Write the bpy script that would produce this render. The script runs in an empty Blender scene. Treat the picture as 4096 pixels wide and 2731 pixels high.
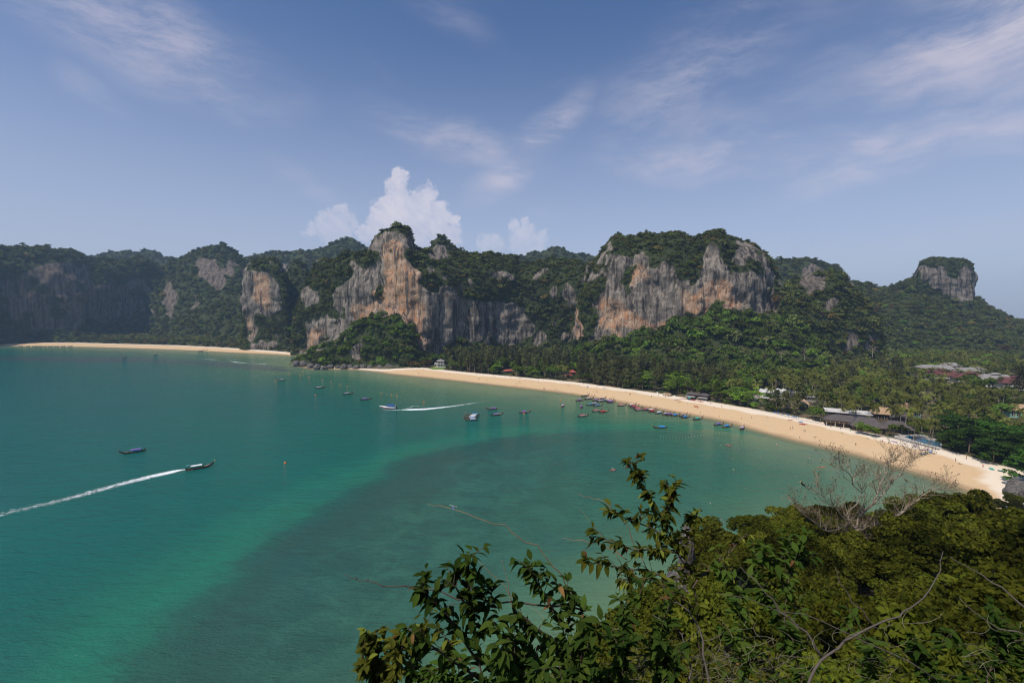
import bpy, bmesh, math, random
import numpy as np
from mathutils import Vector, Matrix, Euler

# ------------------------------------------------------------------ camera, sky, sun, exposure
SC = bpy.context.scene
COL = SC.collection
F, CX, CY, HOR, HC = 1820.0, 2048.0, 1365.5, 1245.0, 75.0     # photo pixels (4096 wide); eye height in metres
PITCH = math.atan((CY - HOR) / F)

cam_d = bpy.data.cameras.new('camera')
cam_d.sensor_width = 36.0
cam_d.lens = 36.0 * F / 4096.0
cam_d.clip_start = 0.1
cam_d.clip_end = 20000
cam = bpy.data.objects.new('camera', cam_d)
COL.objects.link(cam)
cam.location = (0, 0, HC)
cam.rotation_euler = (math.pi / 2 - PITCH, 0, 0)
SC.camera = cam

TO_SUN = Vector((-0.46, -0.45, 1.0)).normalized()
SUN_EL = math.asin(TO_SUN.z)
SUN_ROT = math.atan2(TO_SUN.x, TO_SUN.y)
sun_d = bpy.data.lights.new('sun', 'SUN')
sun_d.energy = 4.8
sun_d.angle = math.radians(0.53)
sun_d.color = (1.0, 0.92, 0.81)
sun = bpy.data.objects.new('sun', sun_d)
COL.objects.link(sun)
sun.rotation_euler = TO_SUN.to_track_quat('Z', 'Y').to_euler()
sun.location = (0, 0, 400)

SC.view_settings.view_transform = 'Standard'
SC.view_settings.look = 'None'
SC.view_settings.exposure = -0.25
SC.view_settings.gamma = 1.0
SC.view_settings.use_curve_mapping = False
SC.render.engine = 'CYCLES'
SC.cycles.use_denoising = True
SC.cycles.max_bounces = 5
SC.cycles.diffuse_bounces = 2
SC.cycles.glossy_bounces = 2
SC.cycles.transmission_bounces = 3
SC.cycles.volume_bounces = 0
SC.cycles.transparent_max_bounces = 12
SC.cycles.caustics_reflective = False
SC.cycles.caustics_refractive = False
SC.cycles.sample_clamp_indirect = 4.0
SC.cycles.pixel_filter_type = 'BLACKMAN_HARRIS'
SC.cycles.filter_width = 1.15
SKY_STRENGTH = 0.115

def ray(x, y):
    xc = (x - CX) / F; yc = -(y - CY) / F
    c, s = math.cos(PITCH), math.sin(PITCH)
    return Vector((xc, c + yc * s, -s + yc * c))

def at_z(x, y, z=0.0):
    d = ray(x, y)
    t = (z - HC) / d.z
    return Vector((d.x * t, d.y * t, z))

def at_y(x, y, Y):
    d = ray(x, y)
    t = Y / d.y
    return Vector((d.x * t, Y, HC + d.z * t))

def project(P):
    """world points (n,3) -> photo pixels and depth"""
    P = np.asarray(P, float)
    c, s = math.cos(PITCH), math.sin(PITCH)
    rel = P - np.array([0, 0, HC])
    zc = rel[:, 1] * c - rel[:, 2] * s
    yc = rel[:, 1] * s + rel[:, 2] * c
    zc = np.where(np.abs(zc) < 1e-3, 1e-3, zc)
    return CX + F * rel[:, 0] / zc, CY - F * yc / zc, zc

def azel(x, y):
    d = ray(x, y).normalized()
    return math.atan2(d.x, d.y), math.asin(d.z)

# ------------------------------------------------------------------ node helpers
class NT:
    def __init__(self, tree):
        self.t = tree; self.n = tree.nodes; self.l = tree.links
    def node(self, kind, **kw):
        n = self.n.new(kind)
        for k, v in kw.items():
            setattr(n, k, v)
        return n
    def put(self, sock, v):
        if v is None: return
        if isinstance(v, bpy.types.NodeSocket): self.l.new(v, sock)
        else:
            if sock.type == 'RGBA' and len(v) == 3: v = (*v, 1)
            sock.default_value = v
    def math(self, op, a, b=None, c=None, clamp=False):
        n = self.node('ShaderNodeMath', operation=op, use_clamp=clamp)
        for i, v in enumerate((a, b, c)):
            if v is not None: self.put(n.inputs[i], v)
        return n.outputs[0]
    def vmath(self, op, a, b=None, scale=None):
        n = self.node('ShaderNodeVectorMath', operation=op)
        self.put(n.inputs[0], a)
        if b is not None: self.put(n.inputs[1], b)
        if scale is not None: self.put(n.inputs['Scale'], scale)
        return n.outputs['Value'] if op in ('LENGTH', 'DOT_PRODUCT', 'DISTANCE') else n.outputs[0]
    def mix(self, fac, a, b, blend='MIX'):
        n = self.node('ShaderNodeMix', data_type='RGBA', blend_type=blend)
        self.put(n.inputs[0], fac); self.put(n.inputs[6], a); self.put(n.inputs[7], b)
        return n.outputs[2]
    def noise(self, vec, scale, detail=3.0, rough=0.5, dist=0.0):
        n = self.node('ShaderNodeTexNoise')
        self.put(n.inputs['Vector'], vec)
        n.inputs['Scale'].default_value = scale
        n.inputs['Detail'].default_value = detail
        n.inputs['Roughness'].default_value = rough
        n.inputs['Distortion'].default_value = dist
        return n.outputs['Fac']
    def smooth(self, v, lo, hi, to0=0.0, to1=1.0):
        n = self.node('ShaderNodeMapRange', interpolation_type='SMOOTHSTEP')
        for i, x in enumerate((v, lo, hi, to0, to1)): self.put(n.inputs[i], x)
        return n.outputs[0]
    def lin(self, v, lo, hi, to0=0.0, to1=1.0):
        n = self.node('ShaderNodeMapRange')
        for i, x in enumerate((v, lo, hi, to0, to1)): self.put(n.inputs[i], x)
        return n.outputs[0]
    def attr(self, name):
        n = self.node('ShaderNodeAttribute', attribute_name=name)
        return n.outputs['Fac']
    def pos(self):
        return self.node('ShaderNodeNewGeometry').outputs['Position']
    def scaled(self, vec, s):
        n = self.node('ShaderNodeMapping'); self.put(n.inputs['Vector'], vec)
        n.inputs['Scale'].default_value = s
        return n.outputs[0]
    def bump(self, h, strength, dist):
        n = self.node('ShaderNodeBump')
        n.inputs['Strength'].default_value = strength
        n.inputs['Distance'].default_value = dist
        self.put(n.inputs['Height'], h)
        return n.outputs[0]

def srgb(r, g, b):
    def f(c):
        c /= 255.0
        return c / 12.92 if c <= 0.04045 else ((c + 0.055) / 1.055) ** 2.4
    return (f(r), f(g), f(b))

def new_mat(name):
    m = bpy.data.materials.new(name); m.use_nodes = True
    t = NT(m.node_tree)
    b = t.n['Principled BSDF']
    return m, t, b

def plain(name, col, rough=0.7, var=0.25, scale=3.0, metal=0.0):
    """a painted / woven / wooden surface with a little procedural wear"""
    m, t, b = new_mat(name)
    tc = t.node('ShaderNodeTexCoord').outputs['Object']
    n = t.noise(tc, scale, 4.0, 0.6)
    dark = tuple(c * (1 - var) for c in col); lite = tuple(min(1, c * (1 + var)) for c in col)
    t.put(b.inputs['Base Color'], t.mix(n, dark, lite))
    b.inputs['Roughness'].default_value = rough
    b.inputs['Metallic'].default_value = metal
    return m

# ------------------------------------------------------------------ world: sky with cirrus and far cumulus
world = bpy.data.worlds.new('World'); SC.world = world; world.use_nodes = True
W = NT(world.node_tree)
bg = W.n['Background']
sky = W.node('ShaderNodeTexSky', sky_type='NISHITA', sun_disc=False)
sky.sun_elevation = SUN_EL; sky.sun_rotation = SUN_ROT
sky.altitude = 75; sky.air_density = 1.0; sky.dust_density = 1.6; sky.ozone_density = 3.5
dirv = W.node('ShaderNodeTexCoord').outputs['Generated']
sep = W.node('ShaderNodeSeparateXYZ'); W.put(sep.inputs[0], dirv)
AZ = W.math('ARCTAN2', sep.outputs[0], sep.outputs[1])
EL = W.math('ARCSINE', sep.outputs[2])
cmb = W.node('ShaderNodeCombineXYZ'); W.put(cmb.inputs[0], AZ); W.put(cmb.inputs[1], EL)
AE = cmb.outputs[0]
elc = W.math('MAXIMUM', sep.outputs[2], 0.0)

def ell(vec, cx, cy, rx, ry, rot):
    a, e = azel(cx, cy)
    n = W.node('ShaderNodeMapping', vector_type='TEXTURE')
    W.put(n.inputs['Vector'], vec)
    n.inputs['Location'].default_value = (a, e, 0)
    n.inputs['Rotation'].default_value = (0, 0, math.radians(rot))
    n.inputs['Scale'].default_value = (rx / F, ry / F, 1)
    return n.outputs[0]

# thin cirrus: drawn-out noise, gathered in drifting patches
warp = W.noise(AE, 2.2, 3.0, 0.55)
wv = W.node('ShaderNodeCombineXYZ'); W.put(wv.inputs[0], W.math('MULTIPLY', W.math('SUBTRACT', warp, 0.5), 0.16))
W.put(wv.inputs[1], W.math('MULTIPLY', W.math('SUBTRACT', W.noise(AE, 3.1, 3.0, 0.55), 0.5), 0.09))
AEW = W.vmath('ADD', AE, wv.outputs[0])
streaks = {}
for ang in (-20, 5, 30):        # three winds aloft
    rv = W.node('ShaderNodeMapping'); W.put(rv.inputs['Vector'], AEW)
    rv.inputs['Rotation'].default_value = (0, 0, math.radians(-ang)); rv.inputs['Scale'].default_value = (3.0, 10.0, 1)
    streaks[ang] = W.smooth(W.noise(rv.outputs[0], 1.3, 7.0, 0.68, 0.1), 0.36, 0.70)
cirrus = None
for cx, cy, rx, ry, rot, amp in [
        (480, 90, 520, 150, -14, 0.42), (740, 190, 300, 130, -30, 0.40), (1750, 20, 260, 80, -20, 0.14), (1290, 735, 190, 50, -25, 0.14),
        (2110, 610, 330, 85, 36, 0.58), (1820, 570, 380, 85, -12, 0.34), (2250, 480, 170, 60, 20, .22),
        (2760, 330, 460, 190, 25, 0.26), (2900, 520, 300, 90, -8, 0.22),
        (3250, 610, 780, 85, -4, 0.56), (3560, 640, 330, 80, 14, 0.36),
        (3980, 110, 400, 190, 5, 0.55), (4080, 330, 360, 150, 20, 0.34), (3300, 330, 300, 110, 24, 0.14),
        (420, 400, 110, 60, -20, 0.16), (3600, 1000, 420, 70, 5, 0.10)]:
    v = ell(AEW, cx, cy, rx, ry, rot)
    fall = W.smooth(W.vmath('LENGTH', v), 1.25, 0.0)
    st = streaks[-20 if rot < -8 else (30 if rot > 12 else 5)]
    one = W.math('MULTIPLY', fall, W.math('MULTIPLY_ADD', st, amp * 1.25, amp * 0.14))
    cirrus = one if cirrus is None else W.math('MAXIMUM', cirrus, one)
wide = W.noise(W.scaled(AEW, (1.4, 4.0, 1)), 1.6, 4.0, 0.55, 0.2)
cirrus = W.math('ADD', cirrus, W.math('MULTIPLY', W.smooth(wide, 0.52, 0.85), 0.16), clamp=True)

# cumulus far behind the hills
cn1 = W.noise(AE, 17.0, 6.0, 0.66); cn2 = W.noise(AE, 70.0, 5.0, 0.66)
lump = W.math('ADD', W.math('MULTIPLY', W.math('SUBTRACT', cn1, 0.5), 1.5), W.math('MULTIPLY', W.math('SUBTRACT', cn2, 0.5), 0.7))
wn = W.node('ShaderNodeTexNoise'); W.put(wn.inputs['Vector'], AE); wn.inputs['Scale'].default_value = 22.0; wn.inputs['Detail'].default_value = 4.0
AEC = W.vmath('ADD', AE, W.vmath('SCALE', W.vmath('SUBTRACT', wn.outputs['Color'], (0.5, 0.5, 0.5)), scale=0.05))
def cloudbank(blobs):
    best = None
    for bx, by, br in blobs:
        x, y, r = 1200 + bx * 0.4677, 650 + by * 0.4677, br * 0.4677 * 1.14
        v = ell(AEC, x, y, r, r, 0)
        q = W.math('SUBTRACT', 1.0, W.vmath('LENGTH', v))
        best = q if best is None else W.math('MAXIMUM', best, q)
    return W.math('ADD', best, lump)
main = cloudbank([(868, 130, 62), (845, 215, 90), (850, 290, 140), (1095, 300, 100), (1000, 330, 120), (760, 430, 125), (960, 480, 230),
                  (1190, 470, 105), (1305, 470, 48), (690, 530, 110), (560, 610, 95), (1270, 610, 115), (900, 640, 300)])
left = cloudbank([(352, 385, 42), (335, 470, 88), (445, 500, 58), (200, 545, 70), (90, 585, 60), (300, 600, 150)])
right = cloudbank([(1930, 500, 62), (1950, 575, 80), (2075, 600, 50), (1825, 560, 58), (1900, 680, 130), (1640, 700, 105), (2010, 680, 110)])
def alpha(d, soft, amp): return W.math('MULTIPLY', W.smooth(d, 0.0, soft), amp)
edge = W.smooth(EL, 0.07, 0.22, 0.25, 1.0)          # the foot of every cloud sinks into the haze
cum = W.math('MAXIMUM', W.math('MAXIMUM', alpha(main, 0.36, 0.70), alpha(left, 0.5, 0.5)), alpha(right, 0.5, 0.5))
cum = W.math('MULTIPLY', cum, edge)
lit = W.smooth(W.math('ADD', W.math('MULTIPLY', cn1, 0.7), W.math('MULTIPLY', cn2, 0.3)), 0.36, 0.64)

skyc = W.mix(1.0, sky.outputs[0], (0.86, 1.0, 1.2), 'MULTIPLY')
hz = W.smooth(sep.outputs[2], 0.55, 0.0, 0.0, 0.64)            # milky air towards the horizon, all the way round
skyc = W.mix(hz, skyc, (5.8, 6.1, 7.5))
skyc = W.mix(cirrus, skyc, (7.6, 6.9, 7.6))
ccol = W.mix(lit, (6.2, 6.2, 7.6), (8.6, 8.0, 8.5))
skyc = W.mix(cum, skyc, ccol)
W.put(bg.inputs[0], skyc)
bg.inputs[1].default_value = SKY_STRENGTH
world.cycles.sampling_method = 'MANUAL'
world.cycles.sample_map_resolution = 128

# ------------------------------------------------------------------ numpy and mesh helpers
rng = np.random.default_rng(7)
random.seed(7)
_perm = np.random.default_rng(3).random(65536)

def vnoise(P, seed=0):
    P = np.asarray(P, float)
    i = np.floor(P).astype(np.int64); f = P - i
    f = f * f * (3 - 2 * f)
    def h(dx, dy, dz):
        k = ((i[:, 0] + dx) * 73856093) ^ ((i[:, 1] + dy) * 19349663) ^ ((i[:, 2] + dz) * 83492791) ^ (seed * 2654435)
        return _perm[k & 65535]
    fx, fy, fz = f[:, 0], f[:, 1], f[:, 2]
    a = h(0, 0, 0) * (1 - fx) + h(1, 0, 0) * fx
    b = h(0, 1, 0) * (1 - fx) + h(1, 1, 0) * fx
    c = h(0, 0, 1) * (1 - fx) + h(1, 0, 1) * fx
    d = h(0, 1, 1) * (1 - fx) + h(1, 1, 1) * fx
    return (a * (1 - fy) + b * fy) * (1 - fz) + (c * (1 - fy) + d * fy) * fz

def fbm(P, scale, octs=4, seed=0, gain=0.5):
    Q = np.asarray(P, float) * np.asarray(scale, float)
    out = 0; amp = 1.0; tot = 0
    for o in range(octs):
        out = out + amp * (vnoise(Q, seed + o) - 0.5); tot += amp
        Q = Q * 2.03 + 11.7; amp *= gain
    return out / tot * 2.0

def in_poly(px, py, poly):
    inside = np.zeros(px.shape, bool)
    n = len(poly)
    for i in range(n):
        x1, y1 = poly[i]; x2, y2 = poly[(i + 1) % n]
        cond = ((y1 > py) != (y2 > py))
        with np.errstate(divide='ignore', invalid='ignore'):
            xin = (x2 - x1) * (py - y1) / (y2 - y1 + 1e-12) + x1
        inside ^= cond & (px < xin)
    return inside

def seg_dist(px, py, pts):
    best = np.full(px.shape, 1e9)
    for (x1, y1), (x2, y2) in zip(pts[:-1], pts[1:]):
        dx, dy = x2 - x1, y2 - y1
        t = np.clip(((px - x1) * dx + (py - y1) * dy) / (dx * dx + dy * dy + 1e-9), 0, 1)
        best = np.minimum(best, np.hypot(px - x1 - t * dx, py - y1 - t * dy))
    return best

def link(name, data, parent=None):
    o = bpy.data.objects.new(name, data)
    COL.objects.link(o)
    if parent is not None: o.parent = parent
    return o

def mesh(name, verts, faces, mat=None, smooth=False):
    me = bpy.data.meshes.new(name)
    verts = np.asarray(verts, dtype=np.float32)
    if isinstance(faces, np.ndarray) and faces.ndim == 2:
        k = faces.shape[1]
        me.vertices.add(len(verts)); me.vertices.foreach_set('co', verts.ravel())
        me.loops.add(faces.size); me.loops.foreach_set('vertex_index', faces.astype(np.int32).ravel())
        me.polygons.add(len(faces))
        me.polygons.foreach_set('loop_start', np.arange(0, faces.size, k, dtype=np.int32))
        me.update(calc_edges=True)
    else:
        me.from_pydata([tuple(map(float, v)) for v in verts], [], [tuple(map(int, f)) for f in faces])
        me.update()
    if smooth:
        me.polygons.foreach_set('use_smooth', np.ones(len(me.polygons), bool))
    if mat is not None:
        for m in (mat if isinstance(mat, (list, tuple)) else [mat]): me.materials.append(m)
    return me

def add_attr(me, name, vals):
    a = me.attributes.new(name, 'FLOAT', 'POINT')
    a.data.foreach_set('value', np.asarray(vals, np.float32))

def tag(o, label=None, cat=None, group=None, kind=None):
    if label: o['label'] = label
    if cat: o['category'] = cat
    if group: o['group'] = group
    if kind: o['kind'] = kind
    return o

def empty(name, loc=(0, 0, 0), rz=0.0, sc=1.0):
    o = bpy.data.objects.new(name, None); COL.objects.link(o)
    o.location = loc; o.rotation_euler = (0, 0, rz); o.scale = (sc, sc, sc)
    o.empty_display_size = 0.5
    return o

class MB:
    """collects simple solids; build() links them as ONE mesh object"""
    def __init__(self): self.v = []; self.f = []
    def add(self, vs, fs):
        b = len(self.v)
        self.v += [tuple(x) for x in vs]; self.f += [tuple(i + b for i in f) for f in fs]
        return self
    def box(self, x0, x1, y0, y1, z0, z1):
        return self.add([(x0, y0, z0), (x1, y0, z0), (x1, y1, z0), (x0, y1, z0), (x0, y0, z1), (x1, y0, z1), (x1, y1, z1), (x0, y1, z1)],
                        [(0, 3, 2, 1), (4, 5, 6, 7), (0, 1, 5, 4), (1, 2, 6, 5), (2, 3, 7, 6), (3, 0, 4, 7)])
    def tube(self, pts, rad, n=6, cap=True):
        pts = [Vector(p) for p in pts]
        if not hasattr(rad, '__len__'): rad = [rad] * len(pts)
        rings = []; b = len(self.v)
        up = Vector((0, 0, 1))
        prev = None
        for i, p in enumerate(pts):
            d = (pts[min(i + 1, len(pts) - 1)] - pts[max(i - 1, 0)])
            d = d.normalized() if d.length > 1e-9 else up
            if prev is None:
                a = d.orthogonal().normalized()
            else:
                a = prev - d * prev.dot(d)
                a = a.normalized() if a.length > 1e-6 else d.orthogonal().normalized()
            prev = a; c = d.cross(a)
            for k in range(n):
                t = 2 * math.pi * k / n
                self.v.append(tuple(p + (a * math.cos(t) + c * math.sin(t)) * rad[i]))
        m = len(pts)
        for i in range(m - 1):
            for k in range(n):
                k2 = (k + 1) % n
                self.f.append((b + i * n + k, b + i * n + k2, b + (i + 1) * n + k2, b + (i + 1) * n + k))
        if cap:
            self.f.append(tuple(b + k for k in range(n))[::-1])
            self.f.append(tuple(b + (m - 1) * n + k for k in range(n)))
        return self
    def lathe(self, prof, n=10, cx=0, cy=0):
        b = len(self.v)
        for r, z in prof:
            for k in range(n):
                t = 2 * math.pi * k / n
                self.v.append((cx + r * math.cos(t), cy + r * math.sin(t), z))
        for i in range(len(prof) - 1):
            for k in range(n):
                k2 = (k + 1) % n
                self.f.append((b + i * n + k, b + i * n + k2, b + (i + 1) * n + k2, b + (i + 1) * n + k))
        self.f.append(tuple(b + k for k in range(n))[::-1]); self.f.append(tuple(b + (len(prof) - 1) * n + k for k in range(n)))
        return self
    def mesh(self, name, mat=None, smooth=False):
        return mesh(name, self.v, self.f, mat, smooth)
    def build(self, name, mat=None, parent=None, smooth=False):
        return link(name, self.mesh(name, mat, smooth), parent)

# ------------------------------------------------------------------ coastline
def zpts(lst, z=0.0): return [tuple(at_z(x, y, z)[:2]) for x, y in lst]
WATER_TONSAI = [(-260, 1386), (0, 1384), (281, 1385), (468, 1390), (702, 1398), (889, 1407), (1100, 1417), (1227, 1426)]
WATER_HEAD = [(1214, 1436), (1176, 1460), (1255, 1476), (1414, 1477)]
WATER_RAILAY = [(1508, 1486), (1555, 1494), (1700, 1508), (1955, 1536), (2159, 1559), (2287, 1574), (2363, 1587), (2465, 1605), (2669, 1641),
                (2900, 1683), (3032, 1722), (3175, 1759), (3353, 1800), (3472, 1830), (3709, 1901), (3828, 1943), (3887, 1966)]
COAST = [(-6000, 940), (-1700, 960)] + zpts(WATER_TONSAI) + zpts(WATER_HEAD) + zpts(WATER_RAILAY) + \
    [(178, 166), (150, 148), (112, 126), (72, 108), (34, 92), (12, 66), (-4, 34), (-11, 10), (-14, -30), (-60, -300), (-200, -5000)]
LAND = COAST + [(6000, -5000), (6000, 6000), (-6000, 6000)]
VEG_TONSAI = [(-260, 1376), (0, 1375), (140, 1371), (327, 1372), (468, 1376), (702, 1382), (889, 1391), (1076, 1403), (1204, 1412)]
VEG_RAILAY = [(1290, 1464), (1410, 1466), (1480, 1470), (1540, 1473), (1700, 1472), (1853, 1489), (2006, 1503), (2159, 1516), (2312, 1531), (2465, 1552), (2618, 1572), (2771, 1597), (2848, 1610),
              (3026, 1640), (3175, 1668), (3323, 1697), (3472, 1733), (3756, 1794), (3887, 1832), (4096, 1890)]
VEG = [(-6000, 1000), (-1700, 1020)] + zpts(VEG_TONSAI, 2.0) + zpts(VEG_RAILAY, 2.4) + [(215, 190), (200, 160), (160, 140), (120, 122), (75, 102), (36, 88), (14, 62), (-2, 32), (-9, 8), (-12, -30), (-58, -300), (-198, -5000)]
VEGLAND = VEG + [(6000, -5000), (6000, 6000), (-6000, 6000)]

def coast_sd(x, y):
    d = seg_dist(x, y, COAST); return np.where(in_poly(x, y, LAND), d, -d)
def veg_sd(x, y):
    d = seg_dist(x, y, VEG); return np.where(in_poly(x, y, VEGLAND), d, -d)
def ground_z(dw):
    t = np.clip(dw / 38.0, 0, 1)
    land = 2.5 * (t * t * (3 - 2 * t) * 0.6 + t * 0.4)
    return np.where(dw > 0, land, np.maximum(dw * 0.045, -5.0))
def zground(x, y):
    return float(ground_z(coast_sd(np.array([x], float), np.array([y], float)))[0])

def axis(dense0, dense1, step, far0, far1):
    a = list(np.arange(dense0, dense1, step)); lo = []; hi = []
    s = step; p = dense0
    while p > far0: s *= 1.35; p -= s; lo.append(p)
    s = step; p = a[-1]
    while p < far1: s *= 1.35; p += s; hi.append(p)
    return np.array(lo[::-1] + a + hi)

gx = axis(-1300, 330, 6.0, -4200, 4200); gy = axis(120, 1080, 6.0, -1200, 4600)
GX, GY = np.meshgrid(gx, gy)
gxf, gyf = GX.ravel(), GY.ravel()
DW = coast_sd(gxf, gyf); DV = veg_sd(gxf, gyf)
nx, ny = len(gx), len(gy)
def grid_faces(nu, nv):
    i = np.arange(nu - 1)[None, :] + (np.arange(nv - 1) * nu)[:, None]
    i = i.ravel()
    return np.stack([i, i + 1, i + 1 + nu, i + nu], 1)
gf = grid_faces(nx, ny)

# ground sheet: sand, then forest floor
m_ground, t, b = new_mat('ground_sand_and_forest_floor')
P = t.pos()
dw = t.attr('dw'); dv = t.attr('dv')
n1 = t.noise(P, 0.06, 4, 0.6); n2 = t.noise(P, 0.5, 4, 0.6); n3 = t.noise(P, 3.0, 3, 0.6)
wob = t.math('MULTIPLY', t.math('SUBTRACT', n1, 0.5), 12.0)
dww = t.math('ADD', dw, t.math('ADD', wob, t.math('MULTIPLY', t.math('SUBTRACT', n2, 0.5), 3.0)))
damp = t.mix(n2, (0.55, 0.380, 0.212), (0.64, 0.455, 0.265))
dry = t.mix(n3, (0.68, 0.565, 0.435), (0.80, 0.69, 0.55))
wet = (0.40, 0.270, 0.155)
dryline = t.math('ADD', t.math('ADD', dv, 11.0), wob)
sand = t.mix(t.smooth(dryline, -2.0, 2.5), damp, dry)
sand = t.mix(t.smooth(dww, 7.0, 1.5), sand, wet)
trk = t.smooth(t.noise(t.scaled(P, (0.5, 0.5, 1)), 1.0, 6, 0.7), 0.62, 0.75)
sand = t.mix(t.math('MULTIPLY', trk, 0.25), sand, (0.4, 0.28, 0.17))
floor = t.mix(n2, (0.10, 0.075, 0.04), (0.17, 0.13, 0.075))
floor = t.mix(t.smooth(n1, 0.42, 0.6), floor, (0.035, 0.05, 0.016))
dvv = t.math('ADD', dv, t.math('MULTIPLY', t.math('SUBTRACT', n2, 0.5), 5.0))
t.put(b.inputs['Base Color'], t.mix(t.smooth(dvv, 0.5, 3.5), sand, floor))
b.inputs['Roughness'].default_value = 0.95
b.inputs['Specular IOR Level'].default_value = 0.15
t.put(b.inputs['Normal'], t.bump(t.math('ADD', n2, t.math('MULTIPLY', n3, 0.5)), 0.35, 0.25))
gz = ground_z(DW) + np.where(DW > 5, 0.25 * fbm(np.stack([gxf, gyf, gxf * 0], 1), 0.05, 3), 0)
me = mesh('ground', np.stack([gxf, gyf, gz], 1), gf, m_ground, True)
add_attr(me, 'dw', DW); add_attr(me, 'dv', DV)
tag(link('ground', me), 'pale sand beaches and forest floor round the bay', kind='structure')

# water sheet
REEF_NEAR = zpts([(380, 2760), (640, 2480), (900, 2270), (1120, 2110), (1330, 1990), (1500, 1915), (1640, 1835), (1750, 1795), (1950, 1755), (2150, 1735), (2330, 1722), (2600, 1720), (2900, 1725),
                  (3400, 1790), (4000, 1950), (4000, 2400), (3000, 2900), (600, 3300)])
REEF_FAR = zpts([(-300, 1440), (0, 1442), (330, 1452), (560, 1448), (800, 1462), (960, 1478), (1180, 1490), (1150, 1466), (960, 1452), (760, 1440), (560, 1428), (300, 1426), (0, 1424), (-300, 1424)])
REEF_MID = zpts([(560, 1560), (800, 1565), (900, 1600), (760, 1640), (600, 1600)])
def poly_sd(poly, x, y):
    d = seg_dist(x, y, poly + [poly[0]]); return np.where(in_poly(x, y, poly), d, -d)
keep = DW < 14
m_water, t, b = new_mat('bay_water')
P = t.pos()
dw = t.attr('dw'); rn = t.attr('reef_near'); rf = t.attr('reef_far'); rm = t.attr('open_water')
n1 = t.noise(P, 0.012, 4, 0.55); n2 = t.noise(P, 0.06, 4, 0.6); n3 = t.noise(t.scaled(P, (0.6, 1.0, 1)), 0.25, 5, 0.65)
depth = t.math('ADD', t.math('MULTIPLY', dw, -1.0), t.math('MULTIPLY', t.math('SUBTRACT', n1, 0.5), 30.0))
deep = t.mix(n1, (0.005, 0.084, 0.071), (0.007, 0.114, 0.089))
green = (0.034, 0.134, 0.076)
shal = (0.120, 0.190, 0.105)
col = t.mix(t.smooth(depth, 170, 25), deep, green)
col = t.mix(t.smooth(depth, 75, 0), col, shal)
rimg = t.math('ADD', rn, t.math('ADD', t.math('MULTIPLY_ADD', t.math('SUBTRACT', n1, 0.5), 26.0, t.math('MULTIPLY', t.math('SUBTRACT', n2, 0.5), 26.0)), t.math('MULTIPLY', t.math('SUBTRACT', n3, 0.5), 8.0)))
bright = t.math('MULTIPLY', t.smooth(rimg, -34, -4), t.smooth(rimg, 3, -3))
col = t.mix(t.math('MULTIPLY', bright, 0.6), col, (0.016, 0.165, 0.100))
patch = t.smooth(t.noise(P, 0.07, 6, 0.75, 0.5), 0.38, 0.64)
reefc = t.mix(patch, (0.025, 0.074, 0.060), (0.035, 0.112, 0.084))
reefc = t.mix(t.smooth(rimg, 40, 6), reefc, (0.025, 0.070, 0.058))
col = t.mix(t.math('MULTIPLY', t.smooth(rimg, -14, 16), t.math('MULTIPLY', t.attr('reef_strength'), t.smooth(depth, 22, 60, 0.15, 0.88))), col, reefc)
rfn = t.math('ADD', rf, t.math('MULTIPLY', t.math('SUBTRACT', n2, 0.5), 50.0))
col = t.mix(t.smooth(rfn, -6, 14, 0.0, 0.85), col, (0.040, 0.072, 0.080))
col = t.mix(t.math('MULTIPLY', t.smooth(t.noise(P, 0.02, 4, 0.6), 0.5, 0.72), 0.35), col, (0.016, 0.088, 0.094))
t.put(b.inputs['Base Color'], col)
b.inputs['Roughness'].default_value = 0.10
b.inputs['IOR'].default_value = 1.33
b.inputs['Specular IOR Level'].default_value = 0.2
w1 = t.noise(t.scaled(P, (0.30, 0.75, 1)), 0.55, 3, 0.6, 0.4)
w2 = t.noise(t.scaled(P, (0.6, 1.1, 1)), 1.6, 3, 0.6, 0.3)
w3 = t.noise(t.scaled(P, (0.5, 1.2, 1)), 0.07, 3, 0.6, 0.4)
hgt = t.math('ADD', t.math('ADD', t.math('MULTIPLY', w1, 0.9), t.math('MULTIPLY', w2, 0.35)), t.math('MULTIPLY', w3, 1.2))
t.put(b.inputs['Normal'], t.bump(hgt, 0.75, 1.0))
tr = t.node('ShaderNodeBsdfTransparent')
tr.inputs[0].default_value = (0.93, 0.97, 0.93, 1)
ms = t.node('ShaderNodeMixShader')
t.put(ms.inputs[0], t.smooth(dw, 1.0, -12.0, 0.15, 1.0))
t.put(ms.inputs[1], tr.outputs[0]); t.put(ms.inputs[2], b.outputs[0])
t.put(t.n['Material Output'].inputs['Surface'], ms.outputs[0])
idx = -np.ones(len(gxf), int); idx[keep] = np.arange(keep.sum())
wf = idx[gf]; wf = wf[(wf >= 0).all(1)]
wx, wy = gxf[keep], gyf[keep]
me = mesh('water', np.stack([wx, wy, wx * 0], 1), wf, m_water, True)
add_attr(me, 'dw', DW[keep]); add_attr(me, 'reef_near', poly_sd(REEF_NEAR, wx, wy))
sst = np.clip((wx + 50) / 150, 0, 1); add_attr(me, 'reef_strength', 1 - .72 * sst * sst * (3 - 2 * sst))
add_attr(me, 'reef_far', poly_sd(REEF_FAR, wx, wy)); add_attr(me, 'open_water', poly_sd(REEF_MID, wx, wy))
tag(link('water', me), 'teal green sea water filling the bay', kind='structure')

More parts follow.
